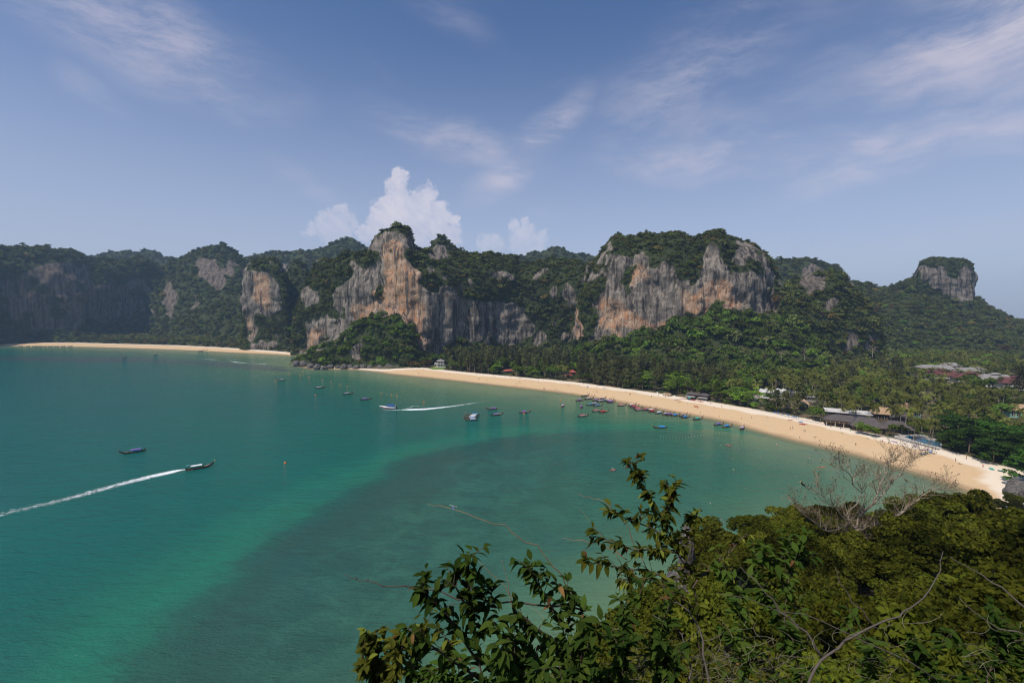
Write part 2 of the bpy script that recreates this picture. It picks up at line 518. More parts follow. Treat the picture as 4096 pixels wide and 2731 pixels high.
# ------------------------------------------------------------------ limestone hills
m_hill, t, b = new_mat('limestone_and_undergrowth')
P = t.pos(); rock = t.attr('rock'); ora = t.attr('orange')
s1 = t.noise(t.scaled(P, (0.16, 0.16, 0.010)), 1.0, 5, 0.62, 0.6)
s2 = t.noise(t.scaled(P, (0.42, 0.42, 0.020)), 1.0, 4, 0.6, 0.4)
s3 = t.noise(P, 0.10, 5, 0.65)
s4 = t.noise(t.scaled(P, (0.05, 0.05, 0.03)), 1.0, 4, 0.6)
s5 = t.noise(t.scaled(P, (0.9, 0.9, 0.035)), 1.0, 4, 0.6, 0.3)
grey = t.mix(t.smooth(s1, 0.34, 0.62), (0.045, 0.040, 0.036), (0.30, 0.255, 0.21))
grey = t.mix(t.math('MULTIPLY', t.smooth(s2, 0.55, 0.70), 0.65), grey, (0.47, 0.40, 0.31))
grey = t.mix(t.math('MULTIPLY', t.smooth(s5, 0.56, 0.70), 0.55), grey, (0.050, 0.046, 0.046))
blot = t.noise(t.scaled(P, (1, 1, 0.55)), 0.075, 6, 0.72, 0.6)
grey = t.mix(t.math('MULTIPLY', t.smooth(blot, 0.50, 0.40), 0.45), grey, (0.036, 0.032, 0.030))
grey = t.mix(t.math('MULTIPLY', t.smooth(blot, 0.56, 0.68), 0.5), grey, (0.42, 0.345, 0.265))
warm = t.mix(t.smooth(s3, 0.40, 0.72), (0.43, 0.285, 0.185), (0.47, 0.215, 0.095))
warm = t.mix(t.math('MULTIPLY', t.smooth(s2, 0.50, 0.66), 0.75), warm, (0.56, 0.47, 0.37))
warm = t.mix(t.math('MULTIPLY', t.smooth(s1, 0.47, 0.36), 0.85), warm, (0.085, 0.075, 0.07))
warm = t.mix(t.math('MULTIPLY', t.smooth(s5, 0.58, 0.70), 0.6), warm, (0.13, 0.095, 0.075))
warm = t.mix(t.math('MULTIPLY', t.smooth(blot, 0.46, 0.36), 0.7), warm, (0.10, 0.08, 0.066))
of = t.math('ADD', ora, t.math('ADD', t.math('MULTIPLY', t.math('SUBTRACT', s4, 0.5), 1.2), t.math('MULTIPLY', t.math('SUBTRACT', s1, 0.5), 0.9)))
rk = t.mix(t.smooth(of, 0.2, 0.9), grey, warm)
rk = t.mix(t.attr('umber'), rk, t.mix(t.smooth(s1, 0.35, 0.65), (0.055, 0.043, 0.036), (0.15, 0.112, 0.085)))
und = t.mix(t.noise(P, 0.2, 4, 0.6), (0.026, 0.040, 0.013), (0.070, 0.078, 0.028))
rf_ = t.math('ADD', rock, t.math('MULTIPLY', t.math('SUBTRACT', s3, 0.5), 0.5))
t.put(b.inputs['Base Color'], t.mix(t.smooth(rf_, 0.35, 0.6), und, rk))
b.inputs['Roughness'].default_value = 0.95
b.inputs['Specular IOR Level'].default_value = 0.1
bh = t.math('ADD', t.math('MULTIPLY', s2, 1.0), t.noise(t.scaled(P, (1, 1, 0.35)), 0.45, 5, 0.65))
t.put(b.inputs['Normal'], t.bump(t.math('ADD', bh, t.math('MULTIPLY', blot, 2.0)), 1.0, 2.6))

def crop(ox, oy, s, pts): return [(ox + x * s, oy + y * s) for x, y in pts]
def c1(p): return crop(0, 900, 0.4677, p)
def c2(p): return crop(900, 850, 0.4677, p)
def c3(p): return crop(1900, 850, 0.4677, p)
def c4(p): return crop(2900, 900, 0.5085, p)

ROCK = [
    c1([(80, 450), (160, 470), (400, 360), (620, 350), (780, 420), (800, 620), (830, 760), (700, 830), (450, 880), (250, 880), (100, 800)]),
    c1([(830, 560), (1000, 520), (1020, 800), (900, 840), (820, 780)]), c1([(1030, 500), (1180, 490), (1300, 600), (1310, 800), (1150, 840), (1040, 700)]), c1([(1420, 450), (1490, 560), (1470, 760), (1440, 740)]),
    c1([(1690, 330), (1790, 290), (1880, 330), (1915, 500), (1800, 490), (1680, 450)]), c1([(1950, 330), (2010, 330), (2000, 400), (1950, 400)]),
    c2([(470, 420), (530, 400), (530, 500), (490, 500)]),
    c2([(165, 510), (250, 520), (370, 540), (480, 640), (500, 800), (380, 850), (260, 850), (245, 1100), (210, 1085), (185, 900), (155, 700)]),
    c2([(700, 640), (790, 680), (760, 790), (700, 840)]), c2([(230, 1130), (440, 1120), (440, 1170), (240, 1170)]),
    c2([(1030, 560), (1060, 500), (1180, 480), (1330, 420), (1340, 310), (1230, 300), (1290, 210), (1360, 190), (1380, 175), (1590, 180), (1618, 290), (1530, 360), (1600, 490), (1680, 520), (1690, 640), (1720, 700), (2000, 720),
        (2180, 770), (2352, 770), (2560, 800), (2650, 1000), (2630, 1085), (2440, 1110), (2100, 1095), (1900, 1085), (1860, 1195), (1620, 1205), (1600, 980), (1540, 850), (1400, 905), (1240, 880), (1100, 985), (960, 1045), (880, 1060), (800, 1125), (700, 1205), (650, 1195), (680, 960), (780, 930), (950, 940), (960, 650)]),
    c2([(1100, 1130), (1150, 1120), (1150, 1220), (1095, 1230)]),
    c2([(1760, 300), (1800, 300), (1900, 330), (1890, 390), (1790, 380)]),
    c3([(740, 600), (800, 640), (870, 850), (950, 1080), (880, 1080), (860, 900), (740, 740)]),
    c3([(1030, 780), (1070, 690), (1250, 640), (1300, 570), (1340, 470), (1400, 360), (1490, 350), (1490, 560), (1520, 650), (1600, 540), (1700, 500), (1760, 620), (1850, 600), (1930, 500), (1960, 330), (2050, 290), (2100, 360), (2120, 500),
        (2200, 540), (2352, 560), (2520, 560), (2580, 860), (2300, 830), (2080, 800), (1900, 880), (1750, 910), (1640, 1010), (1450, 1040), (1300, 1070), (1060, 1080), (1040, 1170), (985, 1110), (1020, 980)]),
    c3([(2210, 290), (2290, 260), (2340, 330), (2300, 420), (2220, 400)]),
    c4([(60, 380), (180, 380), (370, 400), (395, 600), (330, 640), (200, 640), (60, 680), (0, 640), (0, 400)]),
    c4([(590, 400), (690, 370), (800, 400), (740, 450), (640, 500)]), c4([(810, 580), (860, 570), (870, 660), (810, 670)]), c4([(890, 540), (940, 530), (940, 570), (890, 565)]),
    c4([(960, 860), (1000, 860), (990, 1010), (960, 1000)]), c4([(1150, 860), (1200, 880), (1190, 960), (1155, 960)]), c4([(900, 440), (990, 470), (980, 520), (900, 480)]),
    c4([(1525, 325), (1640, 315), (1700, 330), (1750, 400), (1830, 385), (1890, 310), (1965, 345), (1955, 580), (1800, 565), (1700, 520), (1610, 480), (1660, 420), (1525, 412)]),
    c4([(600, 345), (680, 330), (690, 380), (610, 400)]),
]
ORANGE = [
    c2([(1350, 250), (1480, 240), (1560, 420), (1690, 540), (1690, 760), (1750, 1180), (1630, 1180), (1570, 960), (1400, 910), (1240, 800), (1200, 910), (1080, 960), (1090, 760), (1200, 780), (1330, 640)]),
    c2([(660, 1185), (700, 1010), (880, 1020), (760, 1160)]), c2([(240, 540), (380, 560), (400, 760), (350, 830), (250, 700)]), c2([(195, 850), (240, 850), (235, 1090), (210, 1080)]),
    c3([(1150, 980), (1240, 990), (1290, 1095), (1160, 1090)]), c3([(1780, 640), (1980, 610), (2180, 560), (2200, 830), (1780, 880)]), c3([(1040, 730), (1230, 730), (1330, 860), (1480, 940), (1640, 940), (1640, 1010), (1430, 1030), (1200, 960), (1040, 960)]),
    c3([(1360, 440), (1490, 430), (1490, 560), (1300, 580)]), c4([(0, 520), (150, 520), (130, 650), (0, 680)]), c3([(860, 760), (900, 800), (940, 1080), (900, 1080)]),
    c1([(150, 520), (280, 560), (260, 700), (150, 640)]),
]

def resample(pts, n):
    pts = np.asarray(pts, float)
    d = np.r_[0, np.cumsum(np.hypot(*np.diff(pts[:, :2], axis=0).T))]
    s = np.linspace(0, d[-1], n)
    return np.stack([np.interp(s, d, pts[:, k]) for k in range(pts.shape[1])], 1), s / d[-1]

CLIFF = [(-0.30, 0.0), (-0.10, 0.06), (0.0, 0.12), (0.01, 0.40), (0.05, 0.66), (0.14, 0.78), (0.40, 0.90), (0.75, 0.975), (1.0, 1.0)]
TOWER = [(-0.25, 0.0), (-0.06, 0.10), (0.0, 0.2), (0.0, 0.55), (0.08, 0.86), (0.3, 0.95), (0.65, 0.99), (1.0, 1.0)]
SLOPE = [(0.0, 0.0), (0.12, 0.10), (0.4, 0.42), (0.7, 0.76), (0.9, 0.94), (1.0, 1.0)]
STEEP = [(-0.05, 0.0), (0.1, 0.12), (0.25, 0.42), (0.45, 0.70), (0.7, 0.90), (1.0, 1.0)]
MOUND = [(-0.05, 0.0), (0.05, 0.18), (0.2, 0.45), (0.45, 0.74), (0.75, 0.94), (1.0, 1.0)]
HILLS = {}

def hill(name, ridge, yr, yb, prof, res, big=8.0, mid=3.0, flute=1.6, zb=1.0, label='', seed=1, back=0.9, xb=1.0, umber=0.0, crag=0.42, crust=0.46):
    """ridge: skyline in photo pixels; yr: depth of the ridge, yb: depth of the foot (numbers or per-x tables)"""
    rp = np.asarray(ridge, float)
    def dep(tab, x): return np.interp(x, [q[0] for q in tab], [q[1] for q in tab]) if isinstance(tab, list) else np.full(len(x), float(tab))
    yrv = dep(yr, rp[:, 0]); ybv = dep(yb, rp[:, 0])
    R = np.array([at_y(x, y, d) for (x, y), d in zip(rp, yrv)])
    R[:, 2] = np.maximum(R[:, 2], zb + 0.5)
    B = np.array([[at_y(x, y, d).x * xb + (1 - xb) * r[0], d, zb] for (x, y), d, r in zip(rp, ybv, R)])
    step = np.hypot(np.diff(R[:, 0]), np.diff(R[:, 2]))
    nu = int(max(24, step.sum() / res))
    RR, u = resample(np.c_[R[:, 0], R[:, 2], R[:, 1], B], nu)   # arc length in x,z
    Rx, Rz, Ry, Bx, By, Bz = RR.T
    prof = np.asarray(prof, float)
    hmax = Rz.max(); wid = np.abs(Ry - By).max()
    seglen = np.hypot(np.diff(prof[:, 0]) * wid, np.diff(prof[:, 1]) * hmax)
    L = np.r_[0, np.cumsum(seglen)]
    nv = int(max(20, L[-1] / res))
    s = np.linspace(0, L[-1], nv)
    yf = np.interp(s, L, prof[:, 0]); zf = np.interp(s, L, prof[:, 1])
    # soften the profile corners
    k = max(1, nv // 40)
    ker = np.ones(2 * k + 1) / (2 * k + 1)
    yf[k:-k] = np.convolve(yf, ker, 'valid'); zf[k:-k] = np.convolve(zf, ker, 'valid')
    nb = max(6, int(hmax * back / (res * 3)))
    bt = np.linspace(0, 1, nb + 1)[1:]
    X = Bx[None] + (Rx - Bx)[None] * yf[:, None]; Y = By[None] + (Ry - By)[None] * yf[:, None]; Z = Bz[None] + (Rz - Bz)[None] * zf[:, None]
    Yb_ = Ry[None] + (Rz * back)[None] * bt[:, None]; Xb_ = np.repeat(Rx[None], nb, 0); Zb_ = Rz[None] * (np.cos(bt * math.pi) * 0.5 + 0.5)[:, None]
    X = np.r_[X, Xb_]; Y = np.r_[Y, Yb_]; Z = np.r_[Z, Zb_]
    V = np.stack([X, Y, Z], 2)
    du = np.gradient(V, axis=1); dvv_ = np.gradient(V, axis=0)
    N = np.cross(du, dvv_); N /= np.linalg.norm(N, axis=2, keepdims=True) + 1e-9
    n = V.shape[0] * nu
    Pf = V.reshape(-1, 3); Nf = N.reshape(-1, 3)
    px, py, _ = project(Pf)
    jx = px + 34 * fbm(Pf, 0.03, 3, seed + 50) + 22 * fbm(Pf, 0.13, 2, seed + 55); jy = py + 34 * fbm(Pf, 0.03, 3, seed + 60) + 26 * fbm(Pf, 0.13, 2, seed + 65)
    def mask(polys):
        m = np.zeros(n)
        for p in polys:
            xs = [q[0] for q in p]; ys = [q[1] for q in p]
            if max(xs) < jx.min() or min(xs) > jx.max(): continue
            m = np.maximum(m, in_poly(jx, jy, p).astype(float))
        return m
    front = np.zeros((V.shape[0], nu)); front[:nv] = 1
    rk = mask(ROCK) * front.ravel(); og = mask(ORANGE) * front.ravel()
    def blur(a, k=2):
        a = a.reshape(V.shape[0], nu)
        for _ in range(k):
            a = (a + np.roll(a, 1, 0) + np.roll(a, -1, 0) + np.roll(a, 1, 1) + np.roll(a, -1, 1)) / 5
        return a.ravel()
    rk = (blur(rk, 2) > 0.22) * 1.0
    edge = np.clip((rk > 0.5) & (fbm(Pf, (0.045, 0.045, 0.03), 4, seed + 70) > crust), 0, 1)      # shrubs clinging to the rock
    rk = np.where(edge > 0, 0.0, rk)
    bare = (fbm(Pf, (0.045, 0.045, 0.03), 4, seed + 80) > crag) & (Nf[:, 2] < 0.8)                # crags breaking through the green
    rk = np.maximum(rk, bare * 1.0 * front.ravel())
    fade = np.clip((Pf[:, 2] - zb) / 12.0, 0.12, 1)
    keepr = np.ones((V.shape[0], nu)); keepr[nv - 1] = 0.45; keepr = keepr.ravel()
    d = big * fbm(Pf, 1 / 70.0, 3, seed) + mid * fbm(Pf, 1 / 18.0, 3, seed + 10)
    fl = fbm(Pf, (1 / 9.0, 1 / 9.0, 1 / 75.0), 3, seed + 20) * flute + fbm(Pf, (1 / 26.0, 1 / 26.0, 1 / 120.0), 2, seed + 25) * flute * 2.2
    ledge = fbm(Pf, (1 / 40.0, 1 / 40.0, 1 / 10.0), 3, seed + 30) * 2.6
    knob = fbm(Pf, (1 / 11.0, 1 / 11.0, 1 / 15.0), 3, seed + 35) * 2.8
    d = (d + rk * (fl + ledge + knob)) * fade * keepr
    Pf = Pf + Nf * d[:, None]
    faces = grid_faces(nu, V.shape[0])
    me = mesh(name, Pf, faces, m_hill, True)
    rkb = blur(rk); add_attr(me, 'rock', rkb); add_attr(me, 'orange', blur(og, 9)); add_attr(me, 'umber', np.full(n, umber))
    o = tag(link(name, me), label, kind='structure')
    HILLS[o.name] = (Pf, faces, rkb, front.ravel())
    return o

hill('far_hill', [(300, 1180), (330, 1040), (344, 1029), (421, 1012), (480, 1007), (528, 1004), (545, 1010), (585, 997), (613, 1002), (636, 1019), (688, 1036), (760, 1060), (830, 1150)], 1800, 1600, SLOPE, 9, 14, 6, 2, label='low blue far ridge behind the valley, between the shaded wall and the pointed hill', seed=11)
hill('far_hill', [(880, 1130), (961, 1028), (1017, 1014), (1087, 1007), (1143, 1004), (1190, 1000), (1251, 997), (1298, 986), (1330, 972), (1368, 951), (1391, 943), (1414, 947), (1438, 967), (1471, 988), (1540, 1040), (1640, 1130)], 1600, 1420, SLOPE, 8, 14, 6, 2, label='long blue far ridge rising to a peak behind the tall orange cliff', seed=12)
hill('far_hill', [(1980, 1100), (2059, 1023), (2101, 1023), (2143, 1002), (2157, 1011), (2218, 988), (2255, 997), (2284, 1011), (2340, 1018), (2377, 1025), (2450, 1080), (2500, 1150)], 1500, 1350, SLOPE, 8, 12, 6, 2, label='small blue far ridge in the gap between the two great cliffs', seed=13)
hill('far_hill', [(2990, 1120), (3040, 1060), (3078, 1037), (3130, 1033), (3185, 1032), (3256, 1033), (3302, 1047), (3358, 1063), (3368, 1083), (3400, 1125), (3440, 1180)], 1100, 980, STEEP, 6, 10, 5, 2, umber=.5, label='flat-topped wooded hill just behind the right end of the great cliff', seed=14)
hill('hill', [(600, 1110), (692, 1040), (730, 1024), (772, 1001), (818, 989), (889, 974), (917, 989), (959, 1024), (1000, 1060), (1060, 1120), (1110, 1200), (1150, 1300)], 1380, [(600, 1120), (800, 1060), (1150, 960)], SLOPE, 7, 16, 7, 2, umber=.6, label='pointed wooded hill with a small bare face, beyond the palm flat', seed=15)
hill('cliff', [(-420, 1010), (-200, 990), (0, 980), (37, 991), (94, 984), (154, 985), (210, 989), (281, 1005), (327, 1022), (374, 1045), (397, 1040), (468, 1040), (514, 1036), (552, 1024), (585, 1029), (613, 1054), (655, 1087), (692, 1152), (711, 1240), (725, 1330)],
     [(-420, 960), (0, 1130), (700, 1420)], [(-420, 850), (0, 1040), (300, 1140), (700, 1350)], CLIFF, 4.5, 22, 9, 3.0, umber=.7, crust=.2, label='shaded brown limestone wall capped with trees behind the far beach', seed=16)  # umber makes the rock browner and paints in part of its shade
hill('cliff_tower', [(966, 1400), (972, 1300), (975, 1180), (974, 1110), (977, 1093), (989, 1070), (1003, 1056), (1031, 1044), (1078, 1035), (1110, 1042), (1129, 1070), (1139, 1100), (1146, 1200), (1150, 1340)], 930, 872, TOWER, 2.6, 6, 3, 2.4, label='slim limestone tower with a tree-covered top at the end of the far beach', seed=17, back=0.5)
hill('cliff_tower', [(1120, 1330), (1136, 1140), (1148, 1070), (1171, 1046), (1195, 1036), (1223, 1051), (1240, 1090), (1262, 1200), (1275, 1330)], 990, 935, STEEP, 3, 6, 3, 2, label='rounded wooded knob beside the slim limestone tower', seed=18, back=0.6)
hill('cliff', [(1165, 1440), (1172, 1380), (1180, 1240), (1205, 1170), (1246, 1103), (1269, 1051), (1298, 1039), (1321, 1051), (1349, 1046), (1372, 1051), (1386, 1032), (1414, 1023), (1452, 1009), (1471, 990), (1485, 967), (1503, 944), (1531, 934), (1545, 925), (1564, 908), (1587, 902), (1620, 911), (1641, 927), (1648, 958), (1658, 986),
              (1695, 997), (1760, 1010), (1863, 1014), (1952, 1016), (2010, 1022), (2054, 1026), (2075, 1056), (2134, 1056), (2181, 1049), (2237, 1046), (2321, 1046), (2390, 1060), (2440, 1120), (2470, 1220)],
     [(1165, 830), (1300, 770), (1480, 715), (1600, 690), (1660, 720), (1900, 790), (2100, 830), (2470, 790)], [(1165, 785), (1240, 765), (1400, 692), (1620, 640), (1700, 640), (1900, 690), (2100, 740), (2470, 720)],
     CLIFF, 2.2, 9, 4, 3.6, crag=.36, label='tall orange and grey streaked limestone cliff rising to a blunt peak', seed=19, back=0.6)
hill('far_hill', [(1690, 1060), (1718, 1005), (1724, 985), (1730, 965), (1756, 948), (1779, 953), (1817, 986), (1863, 1014), (1905, 1050)], 900, 850, STEEP, 4, 6, 3, 2, label='small dark wooded knob just right of the blunt peak', seed=20, back=0.6)
hill('cliff', [(2290, 1330), (2320, 1180), (2350, 1070), (2382, 1023), (2405, 995), (2443, 958), (2471, 948), (2517, 951), (2555, 939), (2602, 944), (2648, 935), (2695, 937), (2742, 941), (2789, 960), (2817, 946), (2873, 934), (2901, 939), (2924, 962), (2952, 962), (2976, 972), (3002, 986), (3032, 1004), (3068, 1032), (3083, 1083), (3103, 1134), (3110, 1200), (3125, 1330)],
     [(2290, 720), (2700, 690), (3125, 700)], [(2290, 655), (2500, 612), (2750, 590), (3000, 605), (3125, 640)], CLIFF, 2.2, 9, 4.5, 3.6, crag=.16, label='broad flat-topped limestone massif with a pale streaked face above the forest', seed=21, back=0.6)
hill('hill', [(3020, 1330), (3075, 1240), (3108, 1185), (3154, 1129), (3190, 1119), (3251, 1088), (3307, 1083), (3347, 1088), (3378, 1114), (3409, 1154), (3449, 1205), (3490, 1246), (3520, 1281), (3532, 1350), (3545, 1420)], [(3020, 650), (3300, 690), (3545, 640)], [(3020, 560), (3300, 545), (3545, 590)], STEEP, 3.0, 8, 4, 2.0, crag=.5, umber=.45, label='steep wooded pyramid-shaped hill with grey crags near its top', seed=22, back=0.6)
hill('hill', [(3300, 1200), (3398, 1129), (3439, 1139), (3464, 1142), (3531, 1154), (3576, 1139), (3632, 1114), (3673, 1111), (3720, 1120), (3800, 1140), (3892, 1195), (3968, 1236), (4019, 1256), (4096, 1286), (4300, 1340), (4600, 1400)], 1000, [(3300, 640), (3700, 690), (4100, 690), (4600, 700)], SLOPE, 4.5, 14, 5, 2, label='long wooded hillside below the block-shaped rock tower', seed=23, back=0.6)
hill('cliff_tower', [(3670, 1180), (3674, 1120), (3676, 1068), (3693, 1047), (3734, 1035), (3805, 1035), (3856, 1042), (3887, 1058), (3896, 1078), (3894, 1139), (3889, 1200), (3886, 1240)], 965, 905, TOWER, 3.0, 3, 2.5, 2.4, zb=85, label='block-shaped limestone tower standing on the wooded hillside', seed=24, back=0.45)
hill('hill', [(1196, 1440), (1218, 1421), (1255, 1388), (1312, 1355), (1349, 1336), (1414, 1299), (1450, 1290), (1485, 1271), (1503, 1266), (1555, 1276), (1578, 1262), (1611, 1238), (1622, 1262), (1639, 1308), (1653, 1336), (1662, 1400), (1668, 1440)], [(1196, 655), (1668, 636)], [(1196, 618), (1668, 598)], MOUND, 2.4, 6, 3, 1.5, label='green wooded mound at the foot of the orange cliff', seed=25, back=0.3)
hill('hill', [(2240, 1440), (2321, 1392), (2391, 1350), (2499, 1352), (2578, 1328), (2667, 1310), (2718, 1275), (2789, 1266), (2877, 1225), (2976, 1240), (3060, 1250), (3120, 1265), (3200, 1300), (3260, 1360), (3300, 1430)], [(2240, 600), (2700, 585), (3000, 600), (3300, 560)], [(2240, 545), (2700, 480), (3300, 470)], SLOPE, 3.2, 7, 3, 1, label='wooded slope below the pale face of the flat-topped massif', seed=26, back=0.25)

# ------------------------------------------------------------------ foliage materials and crowns
def leaf_mat(name, c0, c1, trans=0.3, hue=0.04, scale=0.25):
    m = bpy.data.materials.new(name); m.use_nodes = True
    t = NT(m.node_tree); out = t.n['Material Output']; t.n.remove(t.n['Principled BSDF'])
    info = t.node('ShaderNodeObjectInfo').outputs['Random']
    isl = t.node('ShaderNodeNewGeometry').outputs['Random Per Island']
    nz = t.noise(t.pos(), scale, 3, 0.6)
    f = t.math('ADD', t.math('MULTIPLY', isl, 0.35), t.math('ADD', t.math('MULTIPLY', info, 0.4), t.math('MULTIPLY', nz, 0.35)), clamp=True)
    col = t.mix(t.smooth(f, 0.15, 0.95), c0, c1)
    hs = t.node('ShaderNodeHueSaturation')
    t.put(hs.inputs['Hue'], t.lin(info, 0, 1, 0.5 - hue, 0.5 + hue * 0.6)); t.put(hs.inputs['Color'], col)
    t.put(hs.inputs['Value'], t.lin(t.math('FRACT', t.math('MULTIPLY', info, 7.31)), 0, 1, 0.6, 1.4))
    d = t.node('ShaderNodeBsdfDiffuse'); t.put(d.inputs[0], hs.outputs[0])
    tr = t.node('ShaderNodeBsdfTranslucent')
    t.put(tr.inputs[0], t.mix(1.0, hs.outputs[0], (1.25, 1.15, 0.45), 'MULTIPLY'))
    ms = t.node('ShaderNodeMixShader'); ms.inputs[0].default_value = trans
    t.put(ms.inputs[1], d.outputs[0]); t.put(ms.inputs[2], tr.outputs[0])
    t.put(out.inputs['Surface'], ms.outputs[0])
    return m
M_LEAF = {
    'hill': leaf_mat('hill_foliage', (0.018, 0.034, 0.010), (0.145, 0.155, 0.040), 0.2, 0.045, 0.05),
    'broad': leaf_mat('broadleaf_foliage', (0.030, 0.062, 0.012), (0.125, 0.180, 0.028), 0.25, 0.04),
    'bright': leaf_mat('almond_foliage', (0.060, 0.125, 0.014), (0.190, 0.285, 0.036), 0.3, 0.025),
    'casu': leaf_mat('casuarina_foliage', (0.042, 0.054, 0.020), (0.135, 0.140, 0.050), 0.2, 0.03),
    'dry': leaf_mat('dry_foliage', (0.085, 0.060, 0.020), (0.235, 0.170, 0.050), 0.25, 0.03),
    'palm': leaf_mat('palm_fronds', (0.040, 0.060, 0.012), (0.200, 0.200, 0.045), 0.25, 0.03),
    'near': leaf_mat('headland_foliage', (0.014, 0.028, 0.005), (0.130, 0.138, 0.016), 0.3, 0.035, 0.3),
    'dark': leaf_mat('dark_layered_foliage', (0.014, 0.040, 0.008), (0.060, 0.115, 0.016), 0.22, 0.03),
    'painted_sun': leaf_mat('painted_sun_shrub_leaf', (0.040, 0.072, 0.012), (0.190, 0.200, 0.032), 0.35, 0.035, 2.0),  # brighter copy of the shrub leaf, sunlight painted into its colour
    'shrub': leaf_mat('shrub_leaf', (0.012, 0.036, 0.008), (0.062, 0.098, 0.016), 0.3, 0.03, 2.0),  # darker copy, foreground shade put into the leaf colour
}
M_BARK = plain('bark', (0.15, 0.115, 0.085), 0.9, 0.4, 2.0)
M_PALE = plain('pale_bark', (0.32, 0.26, 0.20), 0.9, 0.35, 1.5)
M_DTWIG = plain('dark_twig', (0.085, 0.060, 0.045), 0.9, 0.35, 6.0)
M_TWIG = plain('red_brown_twig', (0.30, 0.17, 0.085), 0.85, 0.3, 6.0)

def unit(v): return v / (np.linalg.norm(v, axis=-1, keepdims=True) + 1e-9)

def leaf_quads(C, N, size, r, aspect=0.62, tilt=0.5):
    """one rhombic leaf face per centre, lying across the normal with some jitter"""
    n = len(C)
    Nj = unit(N + r.normal(0, tilt, (n, 3)))
    a = unit(np.cross(Nj, r.normal(0, 1, (n, 3)))); b_ = np.cross(Nj, a)
    s = (size * r.uniform(0.6, 1.35, n))[:, None]
    V = np.stack([C + a * s, C + b_ * s * aspect, C - a * s, C - b_ * s * aspect], 1).reshape(-1, 3)
    return V, np.arange(4 * n).reshape(n, 4)

def crown_mesh(name, mat, R, H, lobes, per, size, seed, lobe=0.36, shape='round', tilt=0.5, upb=0.35):
    r = np.random.default_rng(seed)
    Cs, Ns = [], []
    for i in range(lobes):
        if shape == 'layer':      # flat shelves, broadest in the middle
            tier = r.random(); a = r.uniform(0, 2 * math.pi)
            rr = R * math.sqrt(r.random()) * (1.0 - 0.55 * abs(tier - 0.35))
            c = np.array([rr * math.cos(a), rr * math.sin(a), (round(tier * 5) / 5 - 0.5) * 2 * H]); lr = np.array([lobe * R * 1.1, lobe * R * 1.1, lobe * H * 0.45])
        elif shape == 'cone':     # tall feathery casuarina
            tt = r.random() ** 0.8; a = r.uniform(0, 2 * math.pi)
            rr = R * (1 - tt) ** 0.7 * r.uniform(0.25, 1.0)
            c = np.array([rr * math.cos(a), rr * math.sin(a), (tt - 0.5) * 2 * H]); lr = np.array([lobe * R, lobe * R, lobe * R * 1.3])
        else:
            d = unit(r.normal(0, 1, 3)); d[2] = abs(d[2]) * 1.1 - 0.28
            k = r.uniform(0.35, 1.0)
            c = d * k * np.array([R, R, H]); q = lobe * r.uniform(0.75, 1.3); lr = np.array([q * R, q * R, q * H * 0.95])
        d = unit(r.normal(0, 1, (per, 3)))
        d[:, 2] = np.where(d[:, 2] < -0.25, -d[:, 2], d[:, 2])
        p = c + d * lr * r.uniform(0.7, 1.06, (per, 1))
        up = unit(d / lr * lr.mean() * 0.8 + np.array([0, 0, upb]))
        Cs.append(p); Ns.append(up)
    V, Fc = leaf_quads(np.concatenate(Cs), np.concatenate(Ns), size, r, 0.62, tilt)
    return mesh(name, V, Fc, mat)

def trunk_mesh(name, h, r0, r1, spread, seed, mat=None, limbs=4):
    r = random.Random(seed); mb = MB()
    lean = (r.uniform(-.06, .06) * h, r.uniform(-.06, .06) * h)
    mb.tube([(0, 0, -1.2), (lean[0] * .3, lean[1] * .3, h * .35), (lean[0], lean[1], h * .8), (lean[0] * 1.2, lean[1] * 1.2, h * 1.1)], [r0 * 1.3, r0, (r0 + r1) / 2, r1 * .5], 6)
    for i in range(limbs):
        a = i * 2 * math.pi / limbs + r.uniform(-.4, .4); z0 = h * r.uniform(.45, .75)
        e = (math.cos(a) * spread, math.sin(a) * spread, h * r.uniform(.9, 1.15))
        mb.tube([(lean[0] * .6, lean[1] * .6, z0), (e[0] * .5, e[1] * .5, (z0 + e[2]) / 2 - .2), e], [r1 * 1.1, r1 * .7, r1 * .25], 5, False)
    return mb.mesh(name, mat or M_BARK, True)

def palm_crown(name, n, L, seed, mat, droop=1.0, leaflets=11):
    r = np.random.default_rng(seed); V = []; Fc = []
    for i in range(n):
        a = i * 2.39996 + r.uniform(-.15, .15); el = r.uniform(-0.45, 1.2)
        l = L * r.uniform(.8, 1.1); dr = droop * r.uniform(.7, 1.2)
        ax = np.array([math.cos(a), math.sin(a), 0]); side = np.array([-math.sin(a), math.cos(a), 0])
        pts = []
        p = np.zeros(3); ang = el
        for k in range(leaflets + 1):
            pts.append(p.copy())
            p = p + (ax * math.cos(ang) + np.array([0, 0, math.sin(ang)])) * l / leaflets
            ang -= dr * 0.17 * (0.6 + k / leaflets)
        for k in range(leaflets):
            tt = (k + .5) / leaflets
            ll = l * 0.24 * math.sin(math.pi * min(1, 0.16 + 0.84 * tt)) ** 0.6 + 0.15
            fw = (pts[k + 1] - pts[k])
            for sgn in (-1, 1):
                tip = pts[k] + fw * 1.5 + side * sgn * ll * 0.72 - np.array([0, 0, ll * r.uniform(.35, .8)])
                b0 = len(V); V += [pts[k], pts[k + 1], tip]; Fc.append((b0, b0 + 1, b0 + 2))
            b0 = len(V); w = side * (0.07 * (1 - tt) + .02)
            V += [pts[k] - w, pts[k] + w, pts[k + 1]]; Fc.append((b0, b0 + 1, b0 + 2))
    return mesh(name, np.array(V), np.array(Fc), mat)

